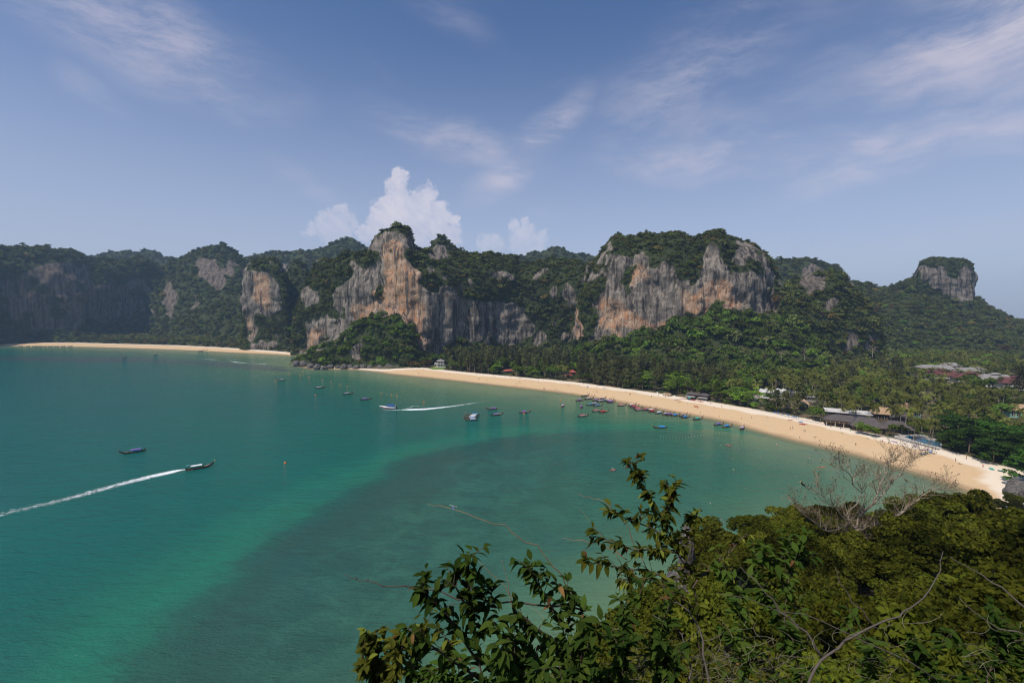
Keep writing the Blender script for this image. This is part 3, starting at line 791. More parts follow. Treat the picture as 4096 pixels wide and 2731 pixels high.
def palm_trunk(name, h, bend, seed):
    r = random.Random(seed); a = r.uniform(0, 6.28)
    pts = [(math.cos(a) * bend * (k / 6) ** 2, math.sin(a) * bend * (k / 6) ** 2, -1 + (h + 1) * k / 6) for k in range(7)]
    return MB().tube(pts, [.26, .2, .17, .16, .15, .14, .13], 6).mesh(name, M_PALE, True), pts[-1]

# ------------------------------------------------------------------ forest cover on the hills (uncountable: one object per hill)
proto_col = bpy.data.collections.new('crown_kinds')      # crowns used only by the geometry-node woods
for k in range(7):
    kind = ['hill', 'hill', 'hill', 'hill', 'broad', 'casu', 'dry'][k]
    me = crown_mesh('crown_kind', M_LEAF[kind], 4.0, 3.1, 9 + k % 3, 26, 0.78, 100 + k, 0.42)
    proto_col.objects.link(bpy.data.objects.new('crown_kind_%d' % k, me))
palm_col = bpy.data.collections.new('palm_kinds')
for k in range(3):
    palm_col.objects.link(bpy.data.objects.new('palm_kind_%d' % k, palm_crown('palm_kind', 15, 4.2, 140 + k, M_LEAF['palm'], 1.0, 6)))
fine_col = bpy.data.collections.new('fine_crown_kinds')
for k in range(6):
    kind = ['broad', 'casu', 'bright', 'broad', 'casu', 'hill'][k]
    me = crown_mesh('fine_crown', M_LEAF[kind], 4.2, 3.4, 13, 40, 0.62, 160 + k, 0.38)
    fine_col.objects.link(bpy.data.objects.new('fine_crown_%d' % k, me))

def scatter_tree(coll):
    g = bpy.data.node_groups.new('scatter_' + coll.name, 'GeometryNodeTree')
    g.interface.new_socket('Geometry', in_out='INPUT', socket_type='NodeSocketGeometry')
    g.interface.new_socket('Geometry', in_out='OUTPUT', socket_type='NodeSocketGeometry')
    n = g.nodes; l = g.links
    i = n.new('NodeGroupInput'); o = n.new('NodeGroupOutput')
    ci = n.new('GeometryNodeCollectionInfo'); ci.inputs['Collection'].default_value = coll
    ci.inputs['Separate Children'].default_value = True; ci.inputs['Reset Children'].default_value = True
    ip = n.new('GeometryNodeInstanceOnPoints'); ip.inputs['Pick Instance'].default_value = True
    def na(nm, ty):
        q = n.new('GeometryNodeInputNamedAttribute'); q.data_type = ty; q.inputs['Name'].default_value = nm
        return q.outputs[0]
    l.new(i.outputs[0], ip.inputs['Points']); l.new(ci.outputs[0], ip.inputs['Instance'])
    l.new(na('pick', 'INT'), ip.inputs['Instance Index']); l.new(na('rot', 'FLOAT_VECTOR'), ip.inputs['Rotation']); l.new(na('size', 'FLOAT_VECTOR'), ip.inputs['Scale'])
    l.new(ip.outputs[0], o.inputs[0])
    return g
G_CROWN, G_PALM, G_FINE = scatter_tree(proto_col), scatter_tree(palm_col), scatter_tree(fine_col)

def woods(name, P, size, pick, group, label, tilt=0.18):
    n = len(P)
    me = bpy.data.meshes.new(name)
    me.vertices.add(n); me.vertices.foreach_set('co', np.asarray(P, np.float32).ravel())
    a = me.attributes.new('pick', 'INT', 'POINT'); a.data.foreach_set('value', np.asarray(pick, np.int32))
    rot = np.stack([rng.normal(0, tilt, n), rng.normal(0, tilt, n), rng.uniform(0, 6.28, n)], 1)
    a = me.attributes.new('rot', 'FLOAT_VECTOR', 'POINT'); a.data.foreach_set('vector', rot.astype(np.float32).ravel())
    sz = np.asarray(size)[:, None] * np.stack([rng.uniform(.85, 1.15, n), rng.uniform(.85, 1.15, n), rng.uniform(.75, 1.25, n)], 1)
    a = me.attributes.new('size', 'FLOAT_VECTOR', 'POINT'); a.data.foreach_set('vector', sz.astype(np.float32).ravel())
    o = link(name, me)
    md = o.modifiers.new('scatter', 'NODES'); md.node_group = group
    return tag(o, label, kind='stuff')

def sample_hill(key, spacing, rocklim=0.4, front_only=True):
    P, faces, rk, fr = HILLS[key]
    A, B_, C_ = P[faces[:, 0]], P[faces[:, 1]], P[faces[:, 3]]
    area = np.linalg.norm(np.cross(B_ - A, C_ - A), axis=1)
    w = area * (rk[faces].mean(1) < rocklim) * np.where(fr[faces].mean(1) > 0.5, 1.0, 0.25)
    n = int(w.sum() / spacing ** 2)
    f = rng.choice(len(faces), n, p=w / w.sum())
    u, v = rng.random((2, n, 1))
    Q = A[f] + (B_[f] - A[f]) * u + (C_[f] - A[f]) * v
    return Q

for key, sp, s0, lab in [
        ('far_hill', 11, 1.35, 'hazy forest covering the low far ridge at the valley head'), ('far_hill.001', 9.5, 1.3, 'hazy forest covering the long far ridge and its peak'),
        ('far_hill.002', 9, 1.2, 'hazy forest on the small far ridge in the gap'), ('far_hill.003', 7, 1.05, 'forest on the flat-topped hill behind the great cliff'), ('far_hill.004', 6, 0.9, 'forest on the small dark knob beside the blunt peak'),
        ('hill', 8.5, 1.15, 'forest climbing the pointed hill beyond the palm flat'), ('cliff', 7.5, 1.1, 'forest capping the shaded brown wall'),
        ('cliff_tower', 5.2, 0.75, 'shrubs and trees growing on the slim limestone tower'), ('cliff_tower.001', 5.5, 0.8, 'forest on the rounded knob beside the slim tower'),
        ('cliff.001', 4.6, 0.68, 'forest clinging to the ledges and top of the orange cliff'), ('cliff.002', 4.4, 0.62, 'forest clinging to the ledges and top of the flat-topped massif'),
        ('hill.001', 5.6, 0.95, 'forest on the pyramid-shaped hill'), ('hill.002', 6.8, 1.1, 'forest on the long hillside below the block-shaped tower'), ('cliff_tower.002', 4.5, 0.5, 'scrub on top of the block-shaped tower'),
        ('hill.003', 5.2, 0.95, 'green forest on the mound below the orange cliff'), ('hill.004', 6.6, 1.3, 'green forest on the slope below the flat-topped massif')]:
    Q = sample_hill(key, sp, .12 if 'cliff' in key else .4)
    near = key in ('hill.003', 'hill.004')
    sz = s0 * np.exp(rng.normal(0, 0.26 if key.startswith('far') or key in ('hill', 'cliff', 'hill.002') else 0.38, len(Q)))
    Q[:, 2] += 0.8 * sz
    if near:
        pick = rng.choice(6, len(Q), p=[.34, .12, .14, .28, .04, .08])
        woods('forest', Q, sz * 0.95, pick, G_FINE, lab)
    else:
        pick = rng.choice(7, len(Q), p=[.22, .22, .2, .18, .08, .06, .04])
        woods('forest', Q, sz, pick, G_CROWN, lab)

# the palm flat behind the far beach
def flat_points(n, test):
    out = []
    while len(out) < n:
        x = rng.uniform(-1500, -250, 4000); y = rng.uniform(750, 1300, 4000)
        k = test(x, y)
        out += list(zip(x[k], y[k]))
    return np.array(out[:n])
def far_flat(x, y):
    d = veg_sd(x, y); px, py, _ = project(np.stack([x, y, 0 * x], 1))
    return (d > 1) & (d < 190) & (px > -300) & (px < 1240)
Q = flat_points(1500, far_flat)
d = veg_sd(Q[:, 0], Q[:, 1])
is_palm = (rng.random(len(Q)) < 0.75) & (d > 25)
q3 = np.c_[Q, 2.5 + np.where(is_palm, rng.uniform(9, 14, len(Q)), rng.uniform(2.5, 5.5, len(Q)))]
woods('palm_grove', q3[is_palm], np.full(is_palm.sum(), 1.0), rng.integers(0, 3, is_palm.sum()), G_PALM, 'distant coconut grove on the flat behind the far beach', 0.1)
woods('forest', q3[~is_palm], rng.uniform(.7, 1.4, (~is_palm).sum()), rng.choice(7, (~is_palm).sum(), p=[.1, .1, .1, .1, .25, .15, .2]), G_CROWN, 'low trees and dry scrub along the back of the far beach')
low = q3.copy(); low[:, 2] = 2.5 + rng.uniform(1, 4, len(low))
woods('undergrowth', low, rng.uniform(.6, 1.1, len(low)), rng.choice(7, len(low)), G_CROWN, 'undergrowth between the palms of the far flat')

# haze: one closed box of pale air round everything
m_haze = bpy.data.materials.new('haze'); m_haze.use_nodes = True
t = NT(m_haze.node_tree); t.n.remove(t.n['Principled BSDF'])
pv = t.node('ShaderNodeVolumePrincipled')
pv.inputs['Color'].default_value = (0.48, 0.72, 1.0, 1)
pv.inputs['Density'].default_value = 0.00010
pv.inputs['Anisotropy'].default_value = 0.0
t.put(t.n['Material Output'].inputs['Volume'], pv.outputs[0])
HAZE = MB().box(-4300, 4300, -1300, 4700, -8, 330).build('haze', m_haze)
tag(HAZE, 'pale bluish haze over the whole bay', kind='stuff')

# ------------------------------------------------------------------ the headland the photographer stands on
CP = np.array([(0, 0, 73.3), (0, -2, 73.4), (0, 1.2, 73.0), (0, 2.4, 70.6), (-3, 1.5, 69), (-2.8, 5, 66.5), (-4.5, 7, 60), (0, 5, 67.8), (3, 4, 69.0), (6.7, 9, 63.6), (2.5, 7, 66), (0, 10, 62), (-3, 11, 54), (11, 10, 62), (-1.5, 18, 50), (4, 1, 72.5), (7, 4, 68.5), (11.5, 22, 55.5), (20.5, 24, 54), (3, 22, 56.2), (34, 30, 52),
               (20.3, 48, 46.3), (31.4, 58, 43.5), (35.5, 48, 45.5), (46.8, 66, 39.5), (72, 75, 32), (124, 110, 21), (170, 146, 11), (60, 50, 45), (100, 60, 38), (150, 90, 25), (220, 120, 12), (60, 10, 62), (150, 20, 60), (220, 60, 34),
               (150, -30, 75), (0, -40, 75), (60, -40, 75), (-9, 6, 34), (-12, 12, 0), (-8, 25, 4), (1, 40, 8), (9, 58, 8), (17, 72, 6), (31, 87, 8), (50, 98, 9), (80, 106, 5), (115, 122, 6), (150, 145, 2), (182, 168, -3), (215, 180, -4), (-14, -10, 20), (-30, -20, -3),
               (-20, 30, -4), (0, 72, -4), (30, 106, -4), (80, 126, -4), (130, 147, -4), (260, 170, -2), (260, 40, 45), (-40, 0, -6), (-40, 60, -6), (20, 130, -6), (100, 160, -6), (160, 185, -5), (230, 210, -6)], float)
_d = np.hypot(CP[:, None, 0] - CP[None, :, 0], CP[:, None, 1] - CP[None, :, 1])
_w = np.linalg.solve(_d + np.eye(len(CP)) * 1e-6, CP[:, 2])
def headland(x, y):
    x = np.asarray(x, float); y = np.asarray(y, float)
    z = np.zeros(x.shape)
    for (cx, cy, _), w in zip(CP, _w): z = z + w * np.hypot(x - cx, y - cy)
    return z
m_soil, t, b = new_mat('headland_soil_and_rock')
P = t.pos(); n = t.noise(P, 1.3, 5, 0.65)
t.put(b.inputs['Base Color'], t.mix(t.smooth(n, 0.35, 0.7), (0.020, 0.020, 0.010), (0.085, 0.070, 0.042)))
b.inputs['Roughness'].default_value = 1.0; b.inputs['Specular IOR Level'].default_value = 0.1
t.put(b.inputs['Normal'], t.bump(n, 0.8, 0.4))
hx = axis(-16, 60, 1.2, -60, 300); hy = axis(-12, 70, 1.2, -50, 235)
HX, HY = np.meshgrid(hx, hy); hxf, hyf = HX.ravel(), HY.ravel()
hzv = headland(hxf, hyf)
hp = np.stack([hxf, hyf, hzv], 1)
hzv = hzv + 1.1 * fbm(hp, (0.12, 0.12, 0.0), 4, 5) * np.clip(np.hypot(hxf, hyf) / 12, 0, 1)
wall = np.clip((-hyf - 3.0 - 0.8 * np.sin(hxf * 0.4)) / 6.0, 0, 1)           # unseen cliff at the photographer's back, height set by the shade it throws
hzv = hzv + wall * wall * (3 - 2 * wall) * 24 * np.clip((hxf + 60) / 12, 0, 1)
me = mesh('headland', np.stack([hxf, hyf, hzv], 1), grid_faces(len(hx), len(hy)), m_soil, True)
tag(link('headland', me), 'steep wooded headland under the viewpoint', kind='structure')

def copy_tree(parts, name, loc, rz, sc):
    """parts: list of (part name, mesh, local z)"""
    o = empty(name, loc, rz); o.scale = sc if hasattr(sc, '__len__') else (sc, sc, sc)
    for pn, me, z in parts:
        c = link(pn, me, o); c.location = (0, 0, z)
    return o

NEAR_A = [crown_mesh('crown', M_LEAF['near'], 3.0, 2.5, 34, 230, 0.145, 300 + k, 0.235, tilt=.7, upb=.08) for k in range(4)]
NEAR_B = [crown_mesh('crown', M_LEAF['near'], 2.0, 1.7, 30, 190, 0.11, 320 + k, 0.235, tilt=.7, upb=.08) for k in range(3)]
NEAR_T = [trunk_mesh('trunk', 3.4, .16, .09, 1.6, 330 + k) for k in range(3)]
NEAR_T2 = [trunk_mesh('trunk', 2.2, .10, .05, 1.0, 340 + k) for k in range(3)]
placed = []
def try_place(n, x0, x1, y0, y1, sp):
    for _ in range(n):
        x, y = random.uniform(x0, x1), random.uniform(y0, y1)
        z = float(headland(np.array([x]), np.array([y]))[0])
        if z < 5: continue
        px, py, zc = project([(x, y, z + 3)])
        if px[0] < -100 or px[0] > 4300 or py[0] > 3050: continue
        s = sp(y)
        if any((x - a) ** 2 + (y - c) ** 2 < s * s for a, c, _ in placed): continue
        if abs(x - 35.5) < 2.2 and abs(y - 48) < 2.2: continue
        placed.append((x, y, z))
try_place(5000, -4, 70, 11, 80, lambda y: 2.3 + y * 0.028)
try_place(3000, 30, 235, 40, 175, lambda y: 4.6)
for i, (x, y, z) in enumerate(placed):
    d = math.hypot(x, y)
    if d < 44:
        s = random.uniform(.75, 1.15) * (1 if d < 27 else 1.35); parts = [('trunk', NEAR_T2[i % 3], 0), ('crown', NEAR_B[i % 3], 2.2)]
        lab = 'olive bushy tree on the dark slope just below the viewpoint'; grp = 'bushy trees close below the viewpoint'
        sc = (s, s, s * random.uniform(.8, 1.2))
    else:
        s = random.uniform(.62, 1.4) * (1.0 if d < 80 else 1.1); parts = [('trunk', NEAR_T[i % 3], 0), ('crown', NEAR_A[i % 4], 3.3)]
        pxz = project([(x, y, z + 4)])[0][0]
        zone = 'along the water side of the near headland' if pxz < 3050 else 'round the foot of the bare tree' if pxz < 3700 and d < 75 else 'behind the bare tree towards the beach' if d >= 75 and pxz < 3950 else 'at the right edge of the near headland'
        lab = 'olive green tree in the canopy ' + zone; grp = 'headland trees ' + zone
        sc = (s, s, s * random.uniform(.75, 1.15))
    tag(copy_tree(parts, 'headland_tree', (x, y, z), random.uniform(0, 6.28), sc), lab, 'tree', grp)

def dsp(x, y, d): return at_y(x * 1.7415, y * 1.7415, d)      # pixels of the half-size view -> point at depth d

# --- limestone rocks on the headland
m_rock, t, b = new_mat('weathered_grey_limestone')
P = t.node('ShaderNodeTexCoord').outputs['Object']; n = t.noise(P, 1.2, 6, 0.65); n2 = t.noise(t.scaled(P, (2, 2, .3)), 2.0, 4, .6)
t.put(b.inputs['Base Color'], t.mix(t.smooth(t.math('MULTIPLY_ADD', n2, .5, t.math('MULTIPLY', n, .5)), .36, .62), (0.028, 0.026, 0.026), (0.17, 0.15, 0.135)))
b.inputs['Roughness'].default_value = .95; t.put(b.inputs['Normal'], t.bump(n, .7, .4))
def rock(name, loc, sx, sy, sz, seed, label, group=None, jag=0.35):
    bm = bmesh.new(); bmesh.ops.create_icosphere(bm, subdivisions=4, radius=1.0)
    V = np.array([v.co[:] for v in bm.verts])
    d = 1 + jag * fbm(V, 1.3, 3, seed) + jag * .45 * fbm(V, (4, 4, 2.2), 3, seed + 4)
    V = V * d[:, None]; V[:, 2] = np.maximum(V[:, 2], -0.55)
    for v, c in zip(bm.verts, V): v.co = Vector((c[0] * sx, c[1] * sy, (c[2] + .45) * sz))
    me = bpy.data.meshes.new(name); bm.to_mesh(me); bm.free(); me.materials.append(m_rock)
    me.polygons.foreach_set('use_smooth', np.ones(len(me.polygons), bool))
    o = link(name, me); o.location = loc
    return tag(o, label, 'rock', group)
p = at_y(2745, 2230, 30.0)
rock('rock_pinnacle', (p.x, p.y, p.z - 1.0), .55, .5, 2.0, 3, 'grey limestone pinnacle poking out between the leafy shrub and headland trees', None, .5)
p = at_y(4085, 1962, 165.0)
rock('boulder', (p.x, p.y, p.z - 3.0), 5.0, 4.0, 4.5, 9, 'grey limestone outcrop at the near end of the beach', None, .4)
p = at_y(2700, 2330, 24.0)
rock('boulder', (p.x, p.y, p.z - 1.2), .9, .8, 1.2, 14, 'small grey rock half hidden below the leafy shrub', None, .5)

# --- the bare tree
M_FINE = plain('fine_dry_twig', (0.20, 0.15, 0.10), .9, .3, 3)
bt = empty('bare_tree', (35.5, 48.0, float(headland(np.array([35.5]), np.array([48.0]))[0])))
tag(bt, 'nearly leafless pale-barked tree spreading its branches before the water', 'tree')
base = Vector(bt.location)
rr = random.Random(5)
def grow(mb, twig, lf, p, d, L, r, lvl):
    pts = [p]; rad = [r]; n = 5
    cur = p.copy(); dd = d.normalized()
    for k in range(n):
        dd = (dd + Vector((rr.uniform(-1, 1), rr.uniform(-1, 1), rr.uniform(-.5, .9))) * .22).normalized()
        cur = cur + dd * L / n
        pts.append(cur.copy()); rad.append(r * (1 - .62 * (k + 1) / n))
        if lvl < 3 or (lvl == 3 and k == n - 2):
            for _ in range(1):
                if rr.random() < (.95 if lvl < 3 else .9):
                    ax = Vector((rr.uniform(-1, 1), rr.uniform(-1, 1), rr.uniform(-.35, .9)))
                    nd = (dd * .75 + ax * .75).normalized()
                    grow(mb if lvl < 1 else twig, twig, lf, cur.copy(), nd, L * rr.uniform(.38, .58), rad[-1] * .62, lvl + 1)
    mb.tube(pts, [max(.008, q) for q in rad], 5 if lvl < 2 else 3, False)
    if lvl >= 3 and rr.random() < .3: lf.append(cur.copy())
TR = MB(); leafp = []
limbs = [  # main limbs through photo positions
    [(1940, 1250, 48), (1965, 1215, 48), (2000, 1150, 47.6), (2030, 1090, 47.2), (2048, 1045, 47)],
    [(1945, 1250, 48), (1950, 1200, 47), (1920, 1160, 46), (1880, 1130, 45.4)],
    [(1955, 1250, 48.2), (2030, 1205, 49), (2085, 1165, 49.6), (2120, 1135, 50), (2165, 1118, 50.4)],
    [(1965, 1215, 48), (2020, 1140, 48.8), (2070, 1085, 49.5), (2110, 1050, 50)],
    [(1940, 1245, 48), (1900, 1222, 46.6), (1860, 1195, 45.6), (1838, 1170, 45)],
    [(1950, 1200, 47), (1975, 1130, 46.2), (1945, 1085, 45.8), (1930, 1065, 45.5)],
]
for li, lm in enumerate(limbs):
    pts = [dsp(*q) for q in lm]
    if li in (0, 1, 2, 4): pts = [base + Vector((0, 0, -.4))] + pts
    mb = MB(); tw = MB()
    # subdivide and wobble
    sub = [pts[0]]
    for a, c in zip(pts[:-1], pts[1:]):
        for k in range(1, 4):
            q = a.lerp(c, k / 3); w = (a - c).length * .07
            sub.append(q + Vector((rr.uniform(-w, w), rr.uniform(-w, w), rr.uniform(-w, w))))
    r0 = [.17, .13, .15, .10, .11, .08][li]
    rad = [r0 * (1 - .8 * k / (len(sub) - 1)) for k in range(len(sub))]
    mb.tube([q - base for q in sub], rad, 6, False)
    for k in range(3, len(sub)):
        tdir = (sub[k] - sub[k - 1]).normalized()
        for _ in range(3):
            nd = (tdir * .6 + Vector((rr.uniform(-1, 1), rr.uniform(-.8, .8), rr.uniform(-.2, 1.1)))).normalized()
            grow(mb, tw, leafp, sub[k] - base, nd, rr.uniform(1.0, 2.3), max(.02, rad[k] * .5), 1)
    br = mb.build('branch' if li else 'trunk', M_PALE, bt, True)
    tag(tw.build('twigs', M_FINE, br, False), kind='stuff')
V, Fc = leaf_quads(np.array([tuple(q) for q in leafp]), np.tile([0, 0, 1.0], (len(leafp), 1)), .085, np.random.default_rng(4), .5, .6)
tag(link('leaves', mesh('leaves', V, Fc, M_LEAF['near']), bt), 'few small yellow green leaves', kind='stuff')

# --- hornbill on the outermost twig
bp = dsp(1843, 1113, 45.2)
hb = empty('hornbill', bp); tag(hb, 'black hornbill with yellow bill perched on a bare twig over the water', 'bird')
M_BLK = plain('black_feather', (0.012, 0.012, 0.014), .6, .3, 8); M_YEL = plain('yellow_bill', (0.75, 0.5, 0.06), .5, .2, 8)
body = MB().tube([(.36, 0, -.20), (.24, 0, -.13), (.10, 0, -.02), (0, 0, .08), (-.07, 0, .17), (-.10, 0, .26), (-.13, 0, .31), (-.17, 0, .315)], [.015, .05, .085, .105, .085, .05, .055, .03], 10)
body.tube([(.05, .075, .08), (.16, .09, 0), (.28, .05, -.12)], [.03, .045, .01], 6)
body.tube([(.05, -.075, .08), (.16, -.09, 0), (.28, -.05, -.12)], [.03, .045, .01], 6)
body.build('body', M_BLK, hb, True)
MB().tube([(-.16, 0, .315), (-.23, 0, .31), (-.29, 0, .27)], [.034, .026, .006], 8).tube([(-.13, 0, .36), (-.19, 0, .365), (-.22, 0, .345)], [.02, .02, .008], 6).build('bill', M_YEL, hb, True)
for s in (-1, 1): MB().tube([(0, .03 * s, .02), (-.01, .03 * s, -.06)], .012, 5).build('leg', M_BLK, hb)
tw = MB(); q0 = dsp(1880, 1130, 45.4) - base; q1 = bp - base + Vector((0.02, 0, -.07))
tw.tube([q0, q0.lerp(q1, .5) + Vector((0, 0, .12)), q1, q1 + Vector((-.25, .05, .03))], [.035, .025, .016, .006], 5, False).build('twig', M_PALE, bt, True)

# ------------------------------------------------------------------ leafy shrubs right in front of the viewpoint
def leaf_shape(L, W, curl, fold):
    V = []; rows = [(0.0, .02), (.22, .72), (.48, 1.0), (.74, .74), (1.0, .03)]
    for s, w in rows:
        z = -curl * L * s * s
        V += [(-W * w, L * s, z + fold * W * w), (0, L * s, z), (W * w, L * s, z + fold * W * w)]
    Fc = []
    for k in range(4):
        b0 = k * 3
        Fc += [(b0, b0 + 1, b0 + 4, b0 + 3), (b0 + 1, b0 + 2, b0 + 5, b0 + 4)]
    return np.array(V), np.array(Fc)
LEAFV = [leaf_shape(.165, .040, c, f) for c, f in ((.28, .35), (.5, .25), (.12, .5), (.75, .6))]
LEAF_ME = {m: [mesh('leaf', v, f, M_LEAF[m], True) for v, f in LEAFV] for m in ('shrub', 'painted_sun')}
M_DRYLEAF = leaf_mat('withered_leaf', (0.07, 0.040, 0.018), (0.20, 0.110, 0.045), .2, .02, 2.0)
LEAF_DRY = mesh('leaf', LEAFV[3][0] * .8, LEAFV[3][1], M_DRYLEAF, True)

def frame(d, up):
    y = d.normalized(); x = y.cross(up)
    x = x.normalized() if x.length > 1e-5 else y.orthogonal().normalized()
    z = x.cross(y)
    return Matrix((x, y, z)).transposed()

def shrub(name, label, stems, leaves, seed, mat=M_DTWIG, r0=.014, leafsize=1.0, dry=.06, bare=0.25, spread=.42, lm='shrub'):
    """stems: polylines [(px,py,depth),...] in the half-size view; leaves gather towards the tips"""
    r = random.Random(seed)
    lines = [[dsp(*q) for q in s] for s in stems]
    g0 = lines[0][0]; g0 = Vector((g0.x, g0.y + .1, float(headland(np.array([g0.x]), np.array([g0.y + .1]))[0]) - .1))
    b0 = g0.copy(); lines[0] = [g0, g0.lerp(lines[0][0], .5) + Vector((.06, .05, 0))] + lines[0]
    o = empty(name, b0); tag(o, label, 'shrub')
    spots = []; total = sum((a - c).length for l in lines for a, c in zip(l[:-1], l[1:]))
    for l in lines:
        sub = [l[0]]
        for a, c in zip(l[:-1], l[1:]):
            for k in range(1, 4):
                w = (a - c).length * .04
                sub.append(a.lerp(c, k / 3) + Vector((r.uniform(-w, w), r.uniform(-w, w), r.uniform(-w, w))))
        n = len(sub)
        mb = MB(); mb.tube([q - b0 for q in sub], [r0 * (1 - .75 * k / (n - 1)) for k in range(n)], 5, True)
        st = mb.build('stem', mat, o, True)
        tw = MB()
        for k in range(max(1, int(n * bare)), n):
            for _ in range(2):
                p0 = sub[k - 1].lerp(sub[k], r.random()); dirn = (sub[k] - sub[k - 1]).normalized()
                nd = (dirn * .7 + Vector((r.uniform(-1, 1), r.uniform(-.8, .8), r.uniform(-.3, .9)))).normalized()
                ln = r.uniform(.12, .45) * spread / .42
                p1 = p0 + nd * ln * .5 + Vector((0, 0, .02)); p2 = p0 + nd * ln
                tw.tube([p0 - b0, p1 - b0, p2 - b0], [r0 * .35, r0 * .28, r0 * .15], 4, False)
                spots.append((p0, p2))
            spots.append((sub[k - 1], sub[k]))
        tag(tw.build('twigs', mat, st, True), kind='stuff')
    mats = []
    for i in range(leaves):
        a, c = spots[r.randrange(len(spots))]
        tt = r.random() ** .55; p = a.lerp(c, tt); d0 = (c - a).normalized()
        rad = Vector((r.uniform(-1, 1), r.uniform(-1, 1), r.uniform(-.25, .8))).normalized()
        d = (d0 * .55 + rad * .9 + Vector((-.16, 0, -.50))).normalized()
        m3 = frame(d, Vector((r.uniform(-.4, .4), r.uniform(-.4, .4), 1)))
        s = leafsize * r.uniform(.6, 1.2)
        mats.append((p, m3, s, r.randrange(4), r.random() < dry))
    near = mats[:220]; rest = mats[220:]
    for p, m3, s, k, dr in near:
        c = link('leaf', LEAF_DRY if dr else LEAF_ME[lm][k], o)
        c.matrix_local = Matrix.Translation(p - b0) @ (m3.to_4x4()) @ Matrix.Scale(s, 4)
    if rest:
        Vs, Fs = [], []
        nb = 0
        for p, m3, s, k, dr in rest:
            v, f = LEAFV[k]
            M = np.array(m3) * s
            Vs.append(v @ M.T + np.array(p - b0)); Fs.append(f + nb); nb += len(v)
        tag(link('foliage', mesh('foliage', np.concatenate(Vs), np.concatenate(Fs), M_LEAF[lm], True), o), kind='stuff')
    return o

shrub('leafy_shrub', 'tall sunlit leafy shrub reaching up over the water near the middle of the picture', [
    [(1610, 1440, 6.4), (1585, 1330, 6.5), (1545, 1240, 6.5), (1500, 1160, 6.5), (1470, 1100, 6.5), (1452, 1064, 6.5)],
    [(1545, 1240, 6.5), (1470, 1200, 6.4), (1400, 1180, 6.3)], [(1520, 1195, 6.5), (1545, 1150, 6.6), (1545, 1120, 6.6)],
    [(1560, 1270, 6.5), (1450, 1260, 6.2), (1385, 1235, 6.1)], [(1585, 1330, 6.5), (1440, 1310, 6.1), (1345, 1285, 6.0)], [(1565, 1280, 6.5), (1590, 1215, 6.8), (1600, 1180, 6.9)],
    [(1600, 1400, 6.4), (1500, 1330, 6.1), (1420, 1330, 6.0)], [(1590, 1350, 6.4), (1660, 1280, 6.8), (1710, 1230, 7.0)]], 900, 41, r0=.015, leafsize=.85, dry=.12, spread=.24, lm='painted_sun')
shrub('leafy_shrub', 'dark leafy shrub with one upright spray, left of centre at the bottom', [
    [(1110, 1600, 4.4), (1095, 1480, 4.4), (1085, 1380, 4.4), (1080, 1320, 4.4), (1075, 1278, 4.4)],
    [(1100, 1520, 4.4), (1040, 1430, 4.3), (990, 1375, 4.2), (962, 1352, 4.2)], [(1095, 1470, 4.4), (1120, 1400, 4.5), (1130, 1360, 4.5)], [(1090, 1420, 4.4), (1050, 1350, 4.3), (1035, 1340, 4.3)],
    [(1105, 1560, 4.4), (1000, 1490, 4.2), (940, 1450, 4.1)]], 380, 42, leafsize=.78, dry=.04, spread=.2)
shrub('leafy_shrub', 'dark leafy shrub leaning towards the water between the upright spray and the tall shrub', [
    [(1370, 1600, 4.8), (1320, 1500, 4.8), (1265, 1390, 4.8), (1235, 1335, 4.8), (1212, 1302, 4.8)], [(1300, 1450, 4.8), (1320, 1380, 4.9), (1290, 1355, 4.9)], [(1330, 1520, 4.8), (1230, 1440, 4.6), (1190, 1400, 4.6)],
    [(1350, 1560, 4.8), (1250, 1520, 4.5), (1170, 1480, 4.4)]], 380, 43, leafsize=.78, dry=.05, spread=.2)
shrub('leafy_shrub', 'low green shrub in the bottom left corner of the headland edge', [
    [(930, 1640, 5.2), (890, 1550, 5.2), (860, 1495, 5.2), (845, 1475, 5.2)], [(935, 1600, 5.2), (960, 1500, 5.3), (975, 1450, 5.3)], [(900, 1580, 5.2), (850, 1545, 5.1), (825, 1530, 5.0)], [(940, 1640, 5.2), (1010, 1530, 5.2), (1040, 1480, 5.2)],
    [(930, 1620, 5.2), (910, 1540, 5.0), (925, 1480, 5.0)]], 1050, 44, leafsize=.72, dry=.03, bare=.2, spread=.3, lm='painted_sun')
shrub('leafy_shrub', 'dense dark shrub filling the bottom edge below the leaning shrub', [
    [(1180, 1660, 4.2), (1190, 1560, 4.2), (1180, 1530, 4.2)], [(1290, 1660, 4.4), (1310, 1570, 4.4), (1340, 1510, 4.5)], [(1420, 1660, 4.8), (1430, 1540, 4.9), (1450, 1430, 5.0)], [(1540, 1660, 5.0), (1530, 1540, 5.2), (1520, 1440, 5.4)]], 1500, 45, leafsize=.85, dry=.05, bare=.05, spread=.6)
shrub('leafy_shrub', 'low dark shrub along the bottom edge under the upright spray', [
    [(1060, 1690, 4.8), (1060, 1600, 4.8), (1040, 1545, 4.8)], [(1000, 1690, 5.0), (985, 1600, 5.0), (960, 1550, 5.0)], [(1130, 1690, 4.7), (1140, 1600, 4.7), (1150, 1545, 4.7)], [(1240, 1690, 4.8), (1235, 1590, 4.8), (1225, 1520, 4.8)]], 900, 48, leafsize=.7, dry=.05, bare=.05, spread=.5)
